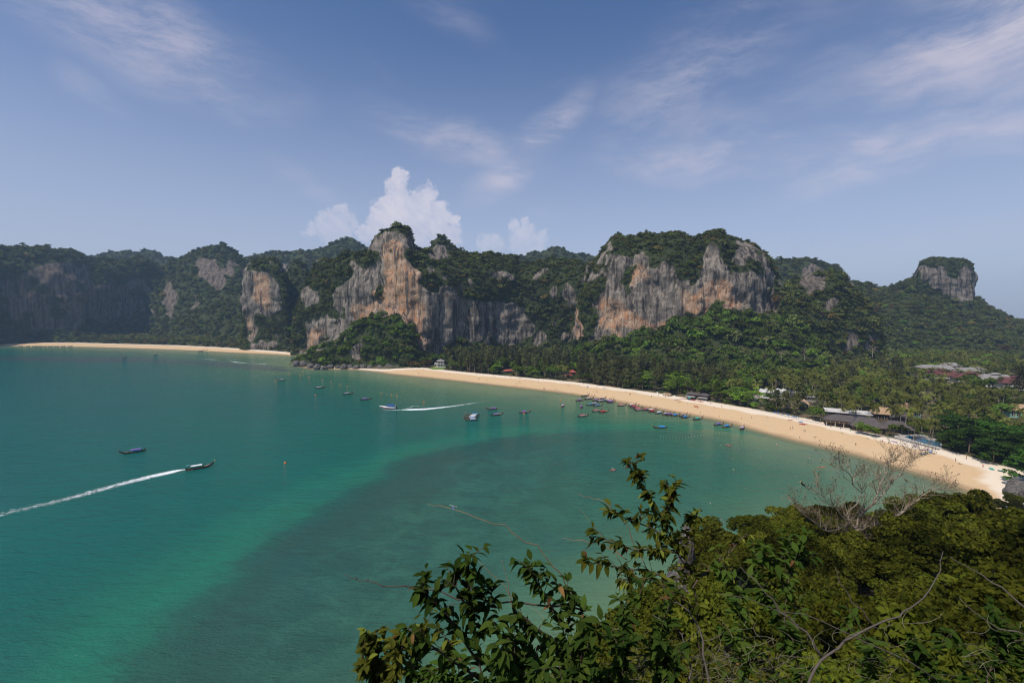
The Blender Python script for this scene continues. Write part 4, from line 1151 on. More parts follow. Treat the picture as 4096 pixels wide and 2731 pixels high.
shrub('leafy_shrub', 'dark drooping shrub in the lower right, behind grey bare branches', [
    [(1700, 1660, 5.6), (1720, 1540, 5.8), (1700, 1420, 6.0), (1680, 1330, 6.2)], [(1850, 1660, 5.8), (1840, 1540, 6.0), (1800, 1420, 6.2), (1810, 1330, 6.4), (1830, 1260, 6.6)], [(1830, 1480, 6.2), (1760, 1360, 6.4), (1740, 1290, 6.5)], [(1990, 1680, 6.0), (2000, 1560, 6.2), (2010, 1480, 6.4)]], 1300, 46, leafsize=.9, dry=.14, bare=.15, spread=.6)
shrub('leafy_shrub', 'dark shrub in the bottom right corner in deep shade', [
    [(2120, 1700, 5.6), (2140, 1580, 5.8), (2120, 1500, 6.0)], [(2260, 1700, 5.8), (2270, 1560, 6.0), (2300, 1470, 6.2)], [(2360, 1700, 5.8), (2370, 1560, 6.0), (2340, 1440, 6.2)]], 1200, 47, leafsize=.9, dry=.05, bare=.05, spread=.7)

def twig(name, label, pts, r, mat, seed, knobs=True):
    rnd = random.Random(seed); P3 = [dsp(*q) for q in pts]
    sub = [P3[0]]
    for a, c in zip(P3[:-1], P3[1:]):
        for k in range(1, 4):
            w = (a - c).length * .055
            sub.append(a.lerp(c, k / 3) + Vector((rnd.uniform(-w, w), rnd.uniform(-w, w), rnd.uniform(-w, w))))
    mb = MB(); n = len(sub); b0 = sub[0]
    mb.tube([q - b0 for q in sub], [r * (1 - .75 * k / (n - 1)) for k in range(n)], 6)
    if knobs:
        for k in range(2, n - 1, 2):
            q = sub[k] - b0; d = Vector((rnd.uniform(-1, 1), rnd.uniform(-.5, .5), rnd.uniform(.2, 1))).normalized()
            mb.tube([q, q + d * rnd.uniform(.01, .04)], [r * .7, r * .2], 4)
    o = mb.build(name, mat, None, True); o.location = b0
    return tag(o, label, 'twig')
twig('bare_twig', 'long dark bare twig reaching left across the water', [(1345, 1402, 4.9), (1230, 1386, 4.8), (1090, 1376, 4.7), (960, 1346, 4.6), (880, 1341, 4.5), (828, 1335, 4.5), (790, 1320, 4.5)], .011, M_DTWIG, 1)
twig('bare_twig', 'long arching reddish twig curving up to the kayak', [(1325, 1390, 6.2), (1290, 1320, 6.1), (1230, 1255, 6.0), (1160, 1206, 5.9), (1090, 1187, 5.8), (1010, 1166, 5.8), (980, 1157, 5.8)], .0085, M_TWIG, 2)
twig('bare_twig', 'reddish twig passing behind the top of the tall leafy shrub', [(1500, 1330, 6.8), (1465, 1260, 6.8), (1430, 1190, 6.8), (1390, 1152, 6.8), (1350, 1142, 6.8), (1325, 1133, 6.8)], .0075, M_TWIG, 3)
twig('bare_twig', 'short nearly level reddish twig left of the tall leafy shrub', [(1440, 1285, 6.4), (1410, 1262, 6.4), (1370, 1247, 6.4), (1320, 1240, 6.4), (1290, 1235, 6.4)], .0075, M_TWIG, 4)
twig('bare_twig', 'thin straight twig slanting behind the level reddish twig', [(1430, 1300, 6.6), (1385, 1235, 6.6), (1350, 1190, 6.6), (1328, 1162, 6.6)], .005, M_TWIG, 5, False)
twig('bare_twig', 'thin twig slanting down from the upright spray', [(1195, 1400, 5.6), (1160, 1345, 5.6), (1125, 1315, 5.6), (1100, 1290, 5.6)], .0055, M_TWIG, 6)
twig('bare_twig', 'thin upright twig right of the upright spray', [(1182, 1420, 5.6), (1172, 1350, 5.6), (1160, 1310, 5.6), (1152, 1284, 5.6)], .0055, M_TWIG, 7)
for k, (lab, pts, r) in enumerate([
        ('grey forked bare branch rising at the lower right', [(1830, 1620, 5.2), (1860, 1560, 5.3), (1900, 1500, 5.5), (1960, 1460, 5.7), (2040, 1420, 5.9), (2100, 1395, 6.1), (2150, 1330, 6.3), (2170, 1270, 6.5)], .019),
        ('grey branch crossing in front of the lower right shrub', [(1890, 1510, 5.5), (1850, 1450, 5.6), (1790, 1400, 5.7), (1740, 1340, 5.8), (1700, 1300, 5.9)], .016),
        ('pale bare branch at the right edge below the canopy', [(2360, 1400, 5.6), (2300, 1350, 5.8), (2240, 1310, 6.0), (2180, 1280, 6.2)], .012),
        ('pale twiggy branch in the right corner', [(2360, 1460, 5.4), (2290, 1440, 5.5), (2230, 1400, 5.6), (2200, 1370, 5.7)], .010),
        ('thin curved twig over the dark slope', [(2010, 1440, 5.9), (1960, 1380, 6.0), (1930, 1340, 6.1), (1915, 1300, 6.2)], .008),
        ('straight stick leaning through the lower right shrub', [(2150, 1560, 5.4), (2000, 1475, 5.5), (1850, 1415, 5.6), (1640, 1358, 5.7)], .010),
        ('grey stem below the tall leafy shrub', [(1640, 1640, 5.2), (1620, 1540, 5.4), (1605, 1440, 5.6), (1570, 1390, 5.8), (1520, 1370, 5.9)], .017),
        ('grey stem left of the lower right shrub', [(1560, 1640, 5.0), (1590, 1540, 5.2), (1570, 1460, 5.4), (1500, 1410, 5.5)], .016)]):
    twig('bare_branch', lab, pts, r, plain('grey_branch', (0.10, 0.082, 0.072), .9, .35, 5) if k == 0 else bpy.data.materials['grey_branch'], 20 + k)
# tangle of thin dry stems in the shade along the bottom edge
mb = MB(); r = random.Random(77)
for _ in range(420):
    x, y = r.uniform(1180, 2380), r.uniform(1430, 1600); dd = r.uniform(4.6, 6.6)
    if r.random() < .35: x = r.uniform(1450, 1800); y = r.uniform(1500, 1590)
    a = r.uniform(0, 6.28); L = r.uniform(30, 95); bend = r.uniform(-1.2, 1.2)
    pts = [dsp(x + math.cos(a + bend * k / 4) * L * k / 4, y + math.sin(a + bend * k / 4) * L * .6 * k / 4, dd + .1 * k) for k in range(5)]
    mb.tube(pts, [.0035, .0035, .003, .0025, .0015], 3, False)
tag(mb.build('dry_stems', plain('dry_stem', (0.15, 0.135, 0.075), .9, .4, 3)), 'tangle of thin dry stems along the bottom edge', kind='stuff')
# sunlit yellow-green scrub seen between the shrubs
sc_col = bpy.data.collections.new('scrub_kinds')
for k in range(3): sc_col.objects.link(bpy.data.objects.new('scrub_kind_%d' % k, crown_mesh('scrub', M_LEAF['near'], 1.1, .9, 14, 120, .065, 390 + k, .34)))
G_SCRUB = scatter_tree(sc_col)
sx = rng.uniform(-3, 40, 5000); sy = rng.uniform(5.5, 34, 5000); sz = headland(sx, sy)
ppx, ppy, ppd = project(np.c_[sx, sy, sz + .6])
ok = (sz > 40) & (ppx > 1300) & (ppx < 4300) & (ppy < 2950) & (rng.random(5000) < .22)
woods('undergrowth', np.c_[sx, sy, sz + .35][ok], rng.uniform(.5, 1.15, ok.sum()), rng.integers(0, 3, ok.sum()), G_SCRUB, 'low scrub covering the slope below the viewpoint')

# ------------------------------------------------------------------ buildings on the flat behind the beach
M_WHITE = plain('white_render', (0.72, 0.70, 0.66), .8, .10, .6)
M_GREY = plain('grey_render', (0.36, 0.35, 0.34), .85, .15, .6)
M_CREAM = plain('cream_render', (0.58, 0.50, 0.38), .85, .12, .6)
M_GLASS = plain('dark_window_glass', (0.03, 0.035, 0.04), .12, .2, .5)
M_WOOD = plain('brown_timber', (0.12, 0.075, 0.045), .8, .3, 2)
M_CONC = plain('weathered_concrete', (0.40, 0.37, 0.33), .9, .2, .8)

def roof_mat(name, c0, c1, course=2.2):
    m, t, b = new_mat(name)
    tc = t.node('ShaderNodeTexCoord').outputs['Object']
    n = t.noise(tc, .5, 5, .65); n2 = t.noise(tc, 4, 3, .6)
    w = t.node('ShaderNodeTexWave', wave_type='BANDS', bands_direction='Z'); t.put(w.inputs['Vector'], tc)
    w.inputs['Scale'].default_value = course; w.inputs['Distortion'].default_value = .6
    f = t.math('ADD', t.math('MULTIPLY', n, .6), t.math('MULTIPLY', n2, .4))
    t.put(b.inputs['Base Color'], t.mix(t.smooth(f, .3, .7), c0, c1))
    b.inputs['Roughness'].default_value = .85
    t.put(b.inputs['Normal'], t.bump(w.outputs[0], .5, .12))
    return m
R_MAROON = roof_mat('maroon_roof_tiles', (0.085, 0.026, 0.024), (0.15, 0.050, 0.042))
R_SLATE = roof_mat('grey_shingle_roof', (0.17, 0.155, 0.15), (0.31, 0.285, 0.27))
R_DARK = roof_mat('dark_brown_shingles', (0.062, 0.050, 0.048), (0.115, 0.095, 0.088))
R_THATCH = roof_mat('palm_thatch', (0.30, 0.185, 0.10), (0.47, 0.32, 0.19))
R_RED = roof_mat('red_sheet_roof', (0.34, 0.065, 0.045), (0.46, 0.11, 0.07))
R_GREEN = roof_mat('green_sheet_roof', (0.05, 0.32, 0.26), (0.10, 0.45, 0.36))
R_TENT = plain('white_canvas', (0.56, 0.55, 0.54), .8, .06, .4)
R_ORANGE = roof_mat('orange_sheet_roof', (0.55, 0.22, 0.07), (0.65, 0.3, 0.12))

CLEAR = []      # photo boxes that trees in front must not cover: x0,x1,y0,y1,depth

def hip(mb, x0, x1, y0, y1, z0, h, ridge=None, th=.18):
    """hipped roof slab over a rectangle; ridge runs along the longer side"""
    w, d = x1 - x0, y1 - y0
    if ridge is None: ridge = .45
    cx, cy = (x0 + x1) / 2, (y0 + y1) / 2
    if w >= d: a, c = (cx - w * ridge / 2, cy), (cx + w * ridge / 2, cy)
    else: a, c = (cx, cy - d * ridge / 2), (cx, cy + d * ridge / 2)
    v = [(x0, y0, z0), (x1, y0, z0), (x1, y1, z0), (x0, y1, z0), (a[0], a[1], z0 + h), (c[0], c[1], z0 + h)]
    v += [(p[0], p[1], p[2] - th) for p in v[:4]]
    if w >= d: f = [(0, 1, 5, 4), (1, 2, 5), (2, 3, 4, 5), (3, 0, 4)]
    else: f = [(0, 1, 4), (1, 2, 5, 4), (2, 3, 5), (3, 0, 4, 5)]
    f += [(0, 6, 7, 1), (1, 7, 8, 2), (2, 8, 9, 3), (3, 9, 6, 0), (6, 9, 8, 7)]
    mb.add(v, f)
    return mb

def house(name, label, px, py, z, rz, w, d, wallh, roofh, wall, roof, over=1.0, floors=1, windows=4, ridge=.45, depth=None, group=None, clear=True, cap=False):
    """a hipped-roof building whose front base centre sits at photo pixel px,py on height z"""
    p = at_z(px, py, z) if depth is None else at_y(px, py, depth)
    o = empty(name, (p.x, p.y, p.z), rz)
    MB().box(-w / 2, w / 2, 0, d, -1.5, wallh).build('wall', wall, o)
    ro = hip(MB(), -w / 2 - over, w / 2 + over, -over, d + over, wallh + .02, roofh, ridge).build('roof', roof, o)
    if cap: hip(MB(), -w * .16, w * .16, d / 2 - d * .16, d / 2 + d * .16, wallh + roofh * 1.02, roofh * .3, .5).build('roof_monitor', roof, ro)
    fh = wallh / floors
    for fl in range(floors):
        for k in range(windows):
            cx = -w / 2 + w * (k + .5) / windows; ww = w / windows * .33
            wn = MB().box(cx - ww, cx + ww, -.06, .05, fl * fh + fh * .22, fl * fh + fh * .82).build('window', M_GLASS, o)
            MB().box(cx - .05, cx + .05, -.11, -.062, fl * fh + fh * .22, fl * fh + fh * .82).build('mullion', M_WHITE, wn)
    if floors > 1:
        MB().box(-w / 2, w / 2, -1.1, -.02, fh - .12, fh + .1).box(-w / 2, w / 2, -1.1, -1.02, fh + .1, fh + .95).build('balcony', wall, o)
    tag(o, label, 'building', group)
    if clear:
        c, s = math.cos(rz), math.sin(rz)
        pts = [(p.x + a * c - bb * s, p.y + a * s + bb * c, p.z + zz) for a in (-w / 2 - over, w / 2 + over) for bb in (-over, d + over) for zz in (wallh * .97, wallh + roofh)]
        qx, qy, qd = project(pts)
        CLEAR.append((qx.min(), qx.max(), qy.min(), qy.max(), qd.min()))
    return o

# white two-storey villa with columns
p = at_z(1762, 1466, 3.2)
v = empty('white_villa', p, .12); tag(v, 'white two-storey villa with columns and grey roof at the far end of the beach', 'house')
MB().box(-5, 5, 1.6, 8, -2, 3.6).box(-4.2, 4.2, 1.6, 8, 3.9, 7.0).build('wall', M_WHITE, v)
MB().box(-5.4, 5.4, -.3, 8.2, 3.6, 3.9).build('floor_slab', M_WHITE, v)
rf = hip(MB(), -5.4, 5.4, -.6, 9, 7.02, 2.0, .4).build('roof', R_SLATE, v)
hip(MB(), -1.2, 1.2, 3.2, 5.6, 9.0, .8, .3).build('roof_monitor', R_SLATE, rf)
for lv in (0, 1):
    for k in range(5): MB().box(-4.3 + k * 2.1, -4.1 + k * 2.1 + .08, 0, .28, lv * 3.9, 3.6 + lv * 3.4).build('column', M_WHITE, v)
    for k in range(4):
        wn = MB().box(-3.8 + k * 2.1, -2.4 + k * 2.1, 1.5, 1.59, .3 + lv * 4, 2.9 + lv * 3.6).build('window', M_GLASS, v)
        MB().box(-3.15 + k * 2.1, -3.05 + k * 2.1, 1.44, 1.49, .3 + lv * 4, 2.9 + lv * 3.6).build('mullion', M_WHITE, wn)
MB().box(-7, 7, -4, -.32, -2, -.1).build('terrace', M_CONC, v)
CLEAR.append((1725, 1782, 1428, 1470, 570))
pv = empty('garden_pavilion', at_z(1742, 1462, 3.2)); tag(pv, 'small white pointed canopy left of the white villa', 'pavilion')
hip(MB(), -1.6, 1.6, -1.6, 1.6, 2.6, 1.4, .05).build('roof', R_TENT, pv)
for sx_ in (-1, 1):
    for sy_ in (-1, 1): MB().box(1.4 * sx_ - .06, 1.4 * sx_ + .06, 1.4 * sy_ - .06, 1.4 * sy_ + .06, -.5, 2.6).build('post', M_WHITE, pv)
lw = [at_z(x, y, 2.62) for x, y in ((1712, 1473), (1745, 1465), (1782, 1468), (1776, 1477), (1735, 1478))]
m_lawn = plain('lawn', (0.13, 0.20, 0.03), .95, .3, .4)
tag(link('lawn', mesh('lawn', [(q.x, q.y, q.z + .25) for q in lw], [tuple(range(5))], m_lawn)), 'bright green lawn in front of the white villa', kind='structure')

house('beach_bungalow', 'red-roofed bungalow behind the mid-beach palms, upper of two', 2292, 1500, 2.6, .5, 7, 6, 3.2, 2.2, M_WOOD, R_RED, .9, clear=True, depth=505)
house('beach_bungalow', 'low red-roofed bar behind the mid-beach palms, lower of two', 2279, 1511, 2.5, .5, 7, 4, 2.6, 1.3, M_WOOD, R_RED, .9, windows=3)
house('beach_bungalow', 'red-roofed hut glimpsed under the bright green trees', 2035, 1492, 2.5, .4, 9, 5, 2.6, 1.6, M_WOOD, R_RED, .8, windows=3)

# timber beach bar
p = at_z(2786, 1601, 2.2)
bar = empty('beach_bar', p, -.62); tag(bar, 'weathered timber beach bar with two-tiered grey roofs on the sand', 'bar')
MB().box(-8, 8, 2.5, 8, -1, 3.4).build('wall', M_WOOD, bar)
hip(MB(), -9, 9, 0.6, 9, 4.3, 1.5, .75).build('roof', R_DARK, bar)
hip(MB(), -9.3, -1.0, -2.2, 2.4, 2.6, .8, .7).build('awning', R_SLATE, bar)
hip(MB(), 0.6, 8.6, -2.2, 2.4, 2.5, .8, .7).build('awning', R_SLATE, bar)
MB().box(-7.6, -1.6, -1.2, -.6, -.5, 1.1).build('counter', M_WOOD, bar)
MB().box(1.2, 8, -1.2, -.6, -.5, 1.1).build('counter', M_CONC, bar)
for k in range(8): MB().box(-9 + k * 2.5, -8.86 + k * 2.5, -1.9, -1.76, -.8, 2.6).build('post', M_WOOD, bar)
CLEAR.append((2738, 2828, 1566, 1606, 345))
p = at_z(2757, 1601, 2.0)
ks = empty('parasol_kiosk', p); tag(ks, 'teal parasol over a small kiosk counter beside the timber bar', 'kiosk')
MB().lathe([(1.5, 2.2), (.75, 2.6), (.05, 2.9)], 8).build('parasol', R_GREEN, ks); MB().tube([(0, 0, -.3), (0, 0, 2.5)], .04, 6).build('pole', M_WHITE, ks)
MB().box(-.9, .9, -.5, .4, -.2, 1.0).build('counter', plain('blue_counter', (.07, .12, .25), .7), ks)
p = at_z(2668, 1585, 2.0)
sh = empty('beach_shelter', p, -.5); tag(sh, 'low brown shade shelter on the sand left of the timber bar', 'shelter')
hip(MB(), -3.6, 3.6, -1.6, 1.6, 2.3, .7, .7).build('roof', R_THATCH, sh)
for k in range(4):
    for q in (-1, 1): MB().box(-3.2 + k * 2.1, -3.08 + k * 2.1, 1.3 * q - .06, 1.3 * q + .06, -.5, 2.3).build('post', M_WOOD, sh)
MB().box(-3, 3, -.3, .3, -.2, .9).build('counter', M_WOOD, sh)
CLEAR.append((2648, 2700, 1566, 1590, 370))
for x, y, lab in ((2646, 1584, 'white upright board left of the low shade shelter'), (2698, 1591, 'white upright board right of the low shade shelter'), (2629, 1577, 'white signboard on a post at the tree line')):
    p = at_z(x, y, 2.0); sg = empty('beach_sign', p, -.5); tag(sg, lab, 'sign')
    MB().box(-.55, .55, -.04, .04, .3, 2.1).build('board', M_WHITE, sg); MB().tube([(0, .08, -.4), (0, .08, 2.0)], .05, 5).build('post', M_WOOD, sg)

# white tent-roofed hall
p = at_z(3103, 1596, 2.6)
tn = empty('tent_hall', p, -.10); tag(tn, 'hall with a row of white peaked canvas roofs among the palms', 'hall')
MB().box(-10.5, 10.5, 1, 9, -1, 5.2).build('wall', M_WHITE, tn)
for k in range(5): hip(MB(), -11.2 + k * 4.5, -6.75 + k * 4.5, 0, 10, 5.4, 2.3 + .3 * (k % 2), .5).build('roof', R_TENT, tn)
CLEAR.append((3052, 3162, 1550, 1574, 360))
house('grey_roofed_house', 'grey shingle roof right beside the white tent hall', 3196, 1602, 2.6, -.1, 8, 8, 6.3, 2.4, M_GREY, R_SLATE, 1.0)
house('grey_roofed_house', 'small grey roof among palms right of the white tent hall', 3246, 1606, 2.6, -.2, 6, 6, 3.6, 2.2, M_GREY, R_SLATE, .9)
house('thatched_house', 'thatched tan roof half hidden behind feathery trees', 3206, 1636, 2.6, -.35, 8, 7, 4.0, 3.2, M_WOOD, R_THATCH, 1.2)
house('thatched_house', 'low thatched roof showing through the feathery trees', 3162, 1648, 2.6, -.35, 7, 5, 3.2, 2.4, M_WOOD, R_THATCH, 1.0)
house('grey_roofed_house', 'grey shingle roof between round green beach trees', 3019, 1616, 2.5, -.4, 6, 6, 4.2, 2.0, M_GREY, R_SLATE, .8)
house('orange_roofed_hut', 'small orange roof left of the feathery trees', 3042, 1592, 2.6, -.3, 5, 4, 4.4, 1.0, M_CREAM, R_ORANGE, .5)

# restaurant: open ground floor, timber fascia, flat-roofed upper block, dark hip roofs behind
p = at_z(3375, 1712, 2.4)
rs = empty('beach_restaurant', p, -.52); tag(rs, 'two-storey beach restaurant with a flat white roof and open columned ground floor', 'restaurant')
MB().box(-9, 9, 3.0, 12, -1, 3.0).build('wall', M_WOOD, rs)
MB().box(-10, 10, -1.0, 12, -1.2, -.1).build('terrace', M_CONC, rs)
MB().box(-9.4, 9.4, -.4, -.12, 3.0, 4.5).build('fascia', M_WOOD, rs)
for k in range(5): MB().box(-9 + k * 4.4, -8.7 + k * 4.4, -.1, .2, -.1, 3.1).build('column', M_CREAM, rs)
for k in range(9): MB().box(-9.3 + k * 2.3, -9.15 + k * 2.3, -.5, -.41, 3.0, 4.5).build('fascia_slat', M_CONC, rs)
hip(MB(), -10.2, 10.2, -1.0, 13, 4.55, 2.6, .45).build('roof', R_DARK, rs)
up = MB().box(-7.5, 12, 9.5, 18, -1, 8.0).build('upper_wall', M_GREY, rs)
ltc = MB().box(-1.5, 3.5, 9.40, 9.49, 5.8, 7.6).build('lattice_window', M_GLASS, up)
for k in range(6): MB().box(-1.5 + k * .96, -1.35 + k * .96, 9.3, 9.39, 5.8, 7.6).build('lattice_bar', M_WHITE, up)
MB().box(-7.2, -3.4, 9.40, 9.49, 5.4, 7.8).build('window', M_GLASS, up)
MB().box(-9.2, 15.5, 7.6, 20, 8.03, 8.5).build('flat_roof', plain('pale_flat_roof', (0.56, 0.53, 0.49), .9, .2, .3), rs)
CLEAR.append((3325, 3424, 1636, 1718, 265)); CLEAR.append((3333, 3527, 1634, 1664, 265))
house('dark_roofed_house', 'wide dark brown hip roof right of the flat-roofed restaurant', 3470, 1728, 2.5, -.5, 14, 11, 3.4, 4.6, M_WOOD, R_DARK, 1.6, clear=False)
CLEAR.append((3425, 3500, 1662, 1692, 262))
house('dark_roofed_house', 'low dark maroon-brown hip roof behind the beachfront palms', 3590, 1735, 2.5, -.5, 13, 9, 3.2, 3.8, M_WOOD, R_DARK, 1.4, clear=False)
CLEAR.append((3572, 3640, 1672, 1700, 258))
house('thatched_house', 'tan thatched hip roof right behind the flat-roofed restaurant', 3548, 1684, 2.6, -.45, 12, 9, 4.6, 3.8, M_WOOD, R_THATCH, 1.4)
house('dark_roofed_house', 'dark grey hip roof between the two tan thatched roofs', 3606, 1692, 2.6, -.45, 10, 8, 3.6, 3.6, M_WOOD, R_DARK, 1.3)
house('thatched_house', 'tan thatched gable roof beyond the pool palms', 3648, 1668, 2.6, -.45, 9, 8, 5.0, 4.0, plain('pale_green_wall', (.22, .40, .33), .8), R_THATCH, 1.3)
house('thatched_house', 'tan thatched roof with a green wall at the right edge', 4085, 1672, 2.6, -.4, 11, 8, 5.2, 3.8, bpy.data.materials['pale_green_wall'], R_THATCH, 1.3)

# hotel of maroon and grey roofs among the palms
for args in [
        ('long maroon hotel roof with two raised ridge vents, leftmost large one', 3783, 1526, -.28, 27, 13, 6.5, 4.6, M_CREAM, R_MAROON, True),
        ('long maroon hotel roof with raised ridge vents, right of the first', 3897, 1541, -.28, 26, 13, 6.5, 4.6, M_CREAM, R_MAROON, True),
        ('small maroon hotel roof at the left end of the complex', 3700, 1512, -.28, 12, 10, 5.8, 3.6, M_CREAM, R_MAROON, False),
        ('maroon hotel roof cut by the right edge of the picture', 4085, 1560, -.28, 26, 13, 6.2, 4.8, M_CREAM, R_MAROON, True),
        ('grey hotel roof above white walls, right of the maroon roofs', 3998, 1548, -.28, 26, 13, 7.0, 4.6, M_WHITE, R_SLATE, True)]:
    house('hotel_wing', args[0], args[1], args[2], 2.6, args[3], args[4], args[5], args[6], args[7], args[8], args[9], 1.5, floors=2, windows=8, ridge=.6, cap=args[10], group='hotel wings')
for lab, x, y, w, dd, h in [('grey shingle hotel roof at the back left of the complex', 3722, 1506, 17, 12, 9.5), ('grey shingle hotel roof behind the first maroon roof', 3780, 1508, 18, 12, 9.5), ('grey shingle hotel roof in the back middle of the complex', 3812, 1502, 14, 11, 11),
                           ('grey shingle hotel roof behind the second maroon roof', 3872, 1518, 24, 13, 9.0), ('small pale grey hotel roof at the back right of the complex', 3914, 1512, 10, 8, 9.5)]:
    house('hotel_wing', lab, x, y, 2.6, -.28, w, dd, h, 3.2, M_CREAM, R_SLATE, 1.4, floors=2, windows=6, ridge=.5, group='hotel wings')
pk = empty('hill_pavilion', at_y(3552, 1470, 560), 0); tag(pk, 'small pavilion with a red pyramid roof at the foot of the wooded hill', 'pavilion')
MB().box(-2.2, 2.2, -2.2, 2.2, -8, 4).build('wall', plain('blue_grey_wall', (.16, .22, .27), .8), pk); hip(MB(), -3.9, 3.9, -3.9, 3.9, 4.02, 2.4, .05).build('roof', R_RED, pk)
CLEAR.append((3538, 3567, 1440, 1462, 540))
wt = empty('white_tower_block', at_y(4092, 1520, 470), -.3); tag(wt, 'narrow white wall with green edge at the far right of the hotel', 'building')
MB().box(-2, 3, 0, 5, -9, 5.5).build('wall', M_WHITE, wt); MB().box(-2.4, -2.02, 0, 5, -9, 5.0).build('edge_strip', R_GREEN, wt)
MB().box(-1, 0, -.06, -.01, 2, 4).build('window', M_GLASS, wt)
house('far_beach_hut', 'red-roofed hut at the left end of the far beach', 95, 1371, 2.0, 0, 11, 6, 2.8, 2.6, M_WOOD, R_RED, 1.4, windows=3)
house('far_beach_hut', 'green-roofed hut at the left end of the far beach', 136, 1369, 2.0, 0, 12, 6, 2.8, 2.0, M_WOOD, R_GREEN, 1.2, windows=3)

# pool, its deck, loungers and the beach wall
pool = [at_z(x, y, 3.0) for x, y in ((3617, 1745), (3640, 1741), (3690, 1752), (3762, 1768), (3760, 1786), (3715, 1777), (3655, 1759))]
dk = [at_z(x, y, 2.9) for x, y in ((3575, 1742), (3610, 1730), (3700, 1740), (3768, 1762), (3766, 1796), (3745, 1794), (3650, 1770), (3585, 1754))]
tag(link('pool_deck', mesh('pool_deck', [(q.x, q.y, 2.9) for q in dk] + [(q.x, q.y, 1.0) for q in dk], [tuple(range(8))] + [(i, i + 8, (i + 1) % 8 + 8, (i + 1) % 8) for i in range(8)], M_CONC)), 'pale stone deck round the swimming pool', kind='structure')
m_pool, t, b = new_mat('pool_water'); b.inputs['Base Color'].default_value = (0.0, 0.10, 0.19, 1); b.inputs['Roughness'].default_value = .08
t.put(b.inputs['Normal'], t.bump(t.noise(t.pos(), 1.5, 3, .5), .3, .1))
tag(link('swimming_pool', mesh('swimming_pool', [(q.x, q.y, 2.93) for q in pool], [tuple(range(7))], m_pool)), 'long blue swimming pool behind a row of white loungers', 'pool')
CLEAR.append((3575, 3765, 1738, 1800, 225))
lo_f = MB()
lo_f.box(-.34, .34, -1.0, .55, .28, .38).add([(-.34, .5, .38), (.34, .5, .38), (.34, 1.0, .85), (-.34, 1.0, .85), (-.34, .56, .30), (.34, .56, .30), (.34, 1.06, .77), (-.34, 1.06, .77)], [(0, 1, 2, 3), (7, 6, 5, 4), (0, 4, 5, 1), (1, 5, 6, 2), (2, 6, 7, 3), (3, 7, 4, 0)])
LOU = lo_f.mesh('mattress', R_TENT); LOL = MB().box(-.3, -.24, -.9, -.84, 0, .28).box(.24, .3, -.9, -.84, 0, .28).box(-.3, -.24, .4, .46, 0, .28).box(.24, .3, .4, .46, 0, .28).mesh('frame', M_WOOD)
for k in range(18):
    tq = k / 17; q = at_z(3586 + (3752 - 3586) * tq, 1752 + (1796 - 1752) * tq, 2.9)
    o = empty('sun_lounger', q, 2.2 + random.uniform(-.1, .1)); link('mattress', LOU, o); link('frame', LOL, o)
    tag(o, 'white sun lounger in the row between the pool and the beach wall', 'sun lounger', 'loungers by the pool')
for x, y, lab in ((3668, 1756, 'closed cream parasol standing at the pool, left of two'), (3708, 1764, 'closed cream parasol standing at the pool, right of two')):
    o = empty('closed_parasol', at_z(x, y, 2.9)); tag(o, lab, 'parasol')
    MB().tube([(0, 0, 0), (0, 0, 1.2)], .04, 6).build('pole', M_WOOD, o); MB().lathe([(.05, 1.0), (.24, 1.3), (.16, 2.4), (.03, 3.0)], 8).build('canvas', M_CREAM, o)
wl = [at_z(x, y, 2.3) for x, y in ((3010, 1638), (3100, 1655), (3190, 1679), (3320, 1704), (3430, 1728), (3520, 1746), (3580, 1757), (3650, 1776), (3756, 1802))]
mb = MB()
for a, c in zip(wl[:-1], wl[1:]):
    dx, dy = (c - a).x, (c - a).y; L = math.hypot(dx, dy); nx_, ny_ = -dy / L * .22, dx / L * .22
    mb.add([(a.x - nx_, a.y - ny_, .5), (c.x - nx_, c.y - ny_, .5), (c.x + nx_, c.y + ny_, .5), (a.x + nx_, a.y + ny_, .5), (a.x - nx_, a.y - ny_, 2.9), (c.x - nx_, c.y - ny_, 2.9), (c.x + nx_, c.y + ny_, 2.9), (a.x + nx_, a.y + ny_, 2.9)],
           [(4, 5, 6, 7), (0, 1, 5, 4), (1, 2, 6, 5), (2, 3, 7, 6), (3, 0, 4, 7)])
tag(mb.build('beach_wall', M_CONC), 'low concrete wall between the sand and the resort gardens', 'wall')
M_BLUE = plain('blue_canvas', (0.03, 0.16, 0.42), .8, .15, 2)
CH_S = MB().box(-.32, .32, -.5, .3, .3, .36).box(-.32, .32, .3, .36, .36, .95).mesh('seat', M_BLUE); CH_L = MB().box(-.3, -.25, -.45, -.4, 0, .3).box(.25, .3, -.45, -.4, 0, .3).box(-.3, -.25, .25, .3, 0, .3).box(.25, .3, .25, .3, 0, .3).mesh('frame', M_WOOD)
for k in range(14):
    tq = k / 13; q = at_z(3095 + 100 * tq + random.uniform(-5, 5), 1651 + 20 * tq + random.uniform(-3, 2), 2.6)
    o = empty('beach_chair', q, 2.4 + random.uniform(-.6, .6)); link('seat', CH_S, o); link('frame', CH_L, o); tag(o, 'blue canvas beach chair in the shade behind the low wall', 'chair', 'blue chairs under the feathery trees')

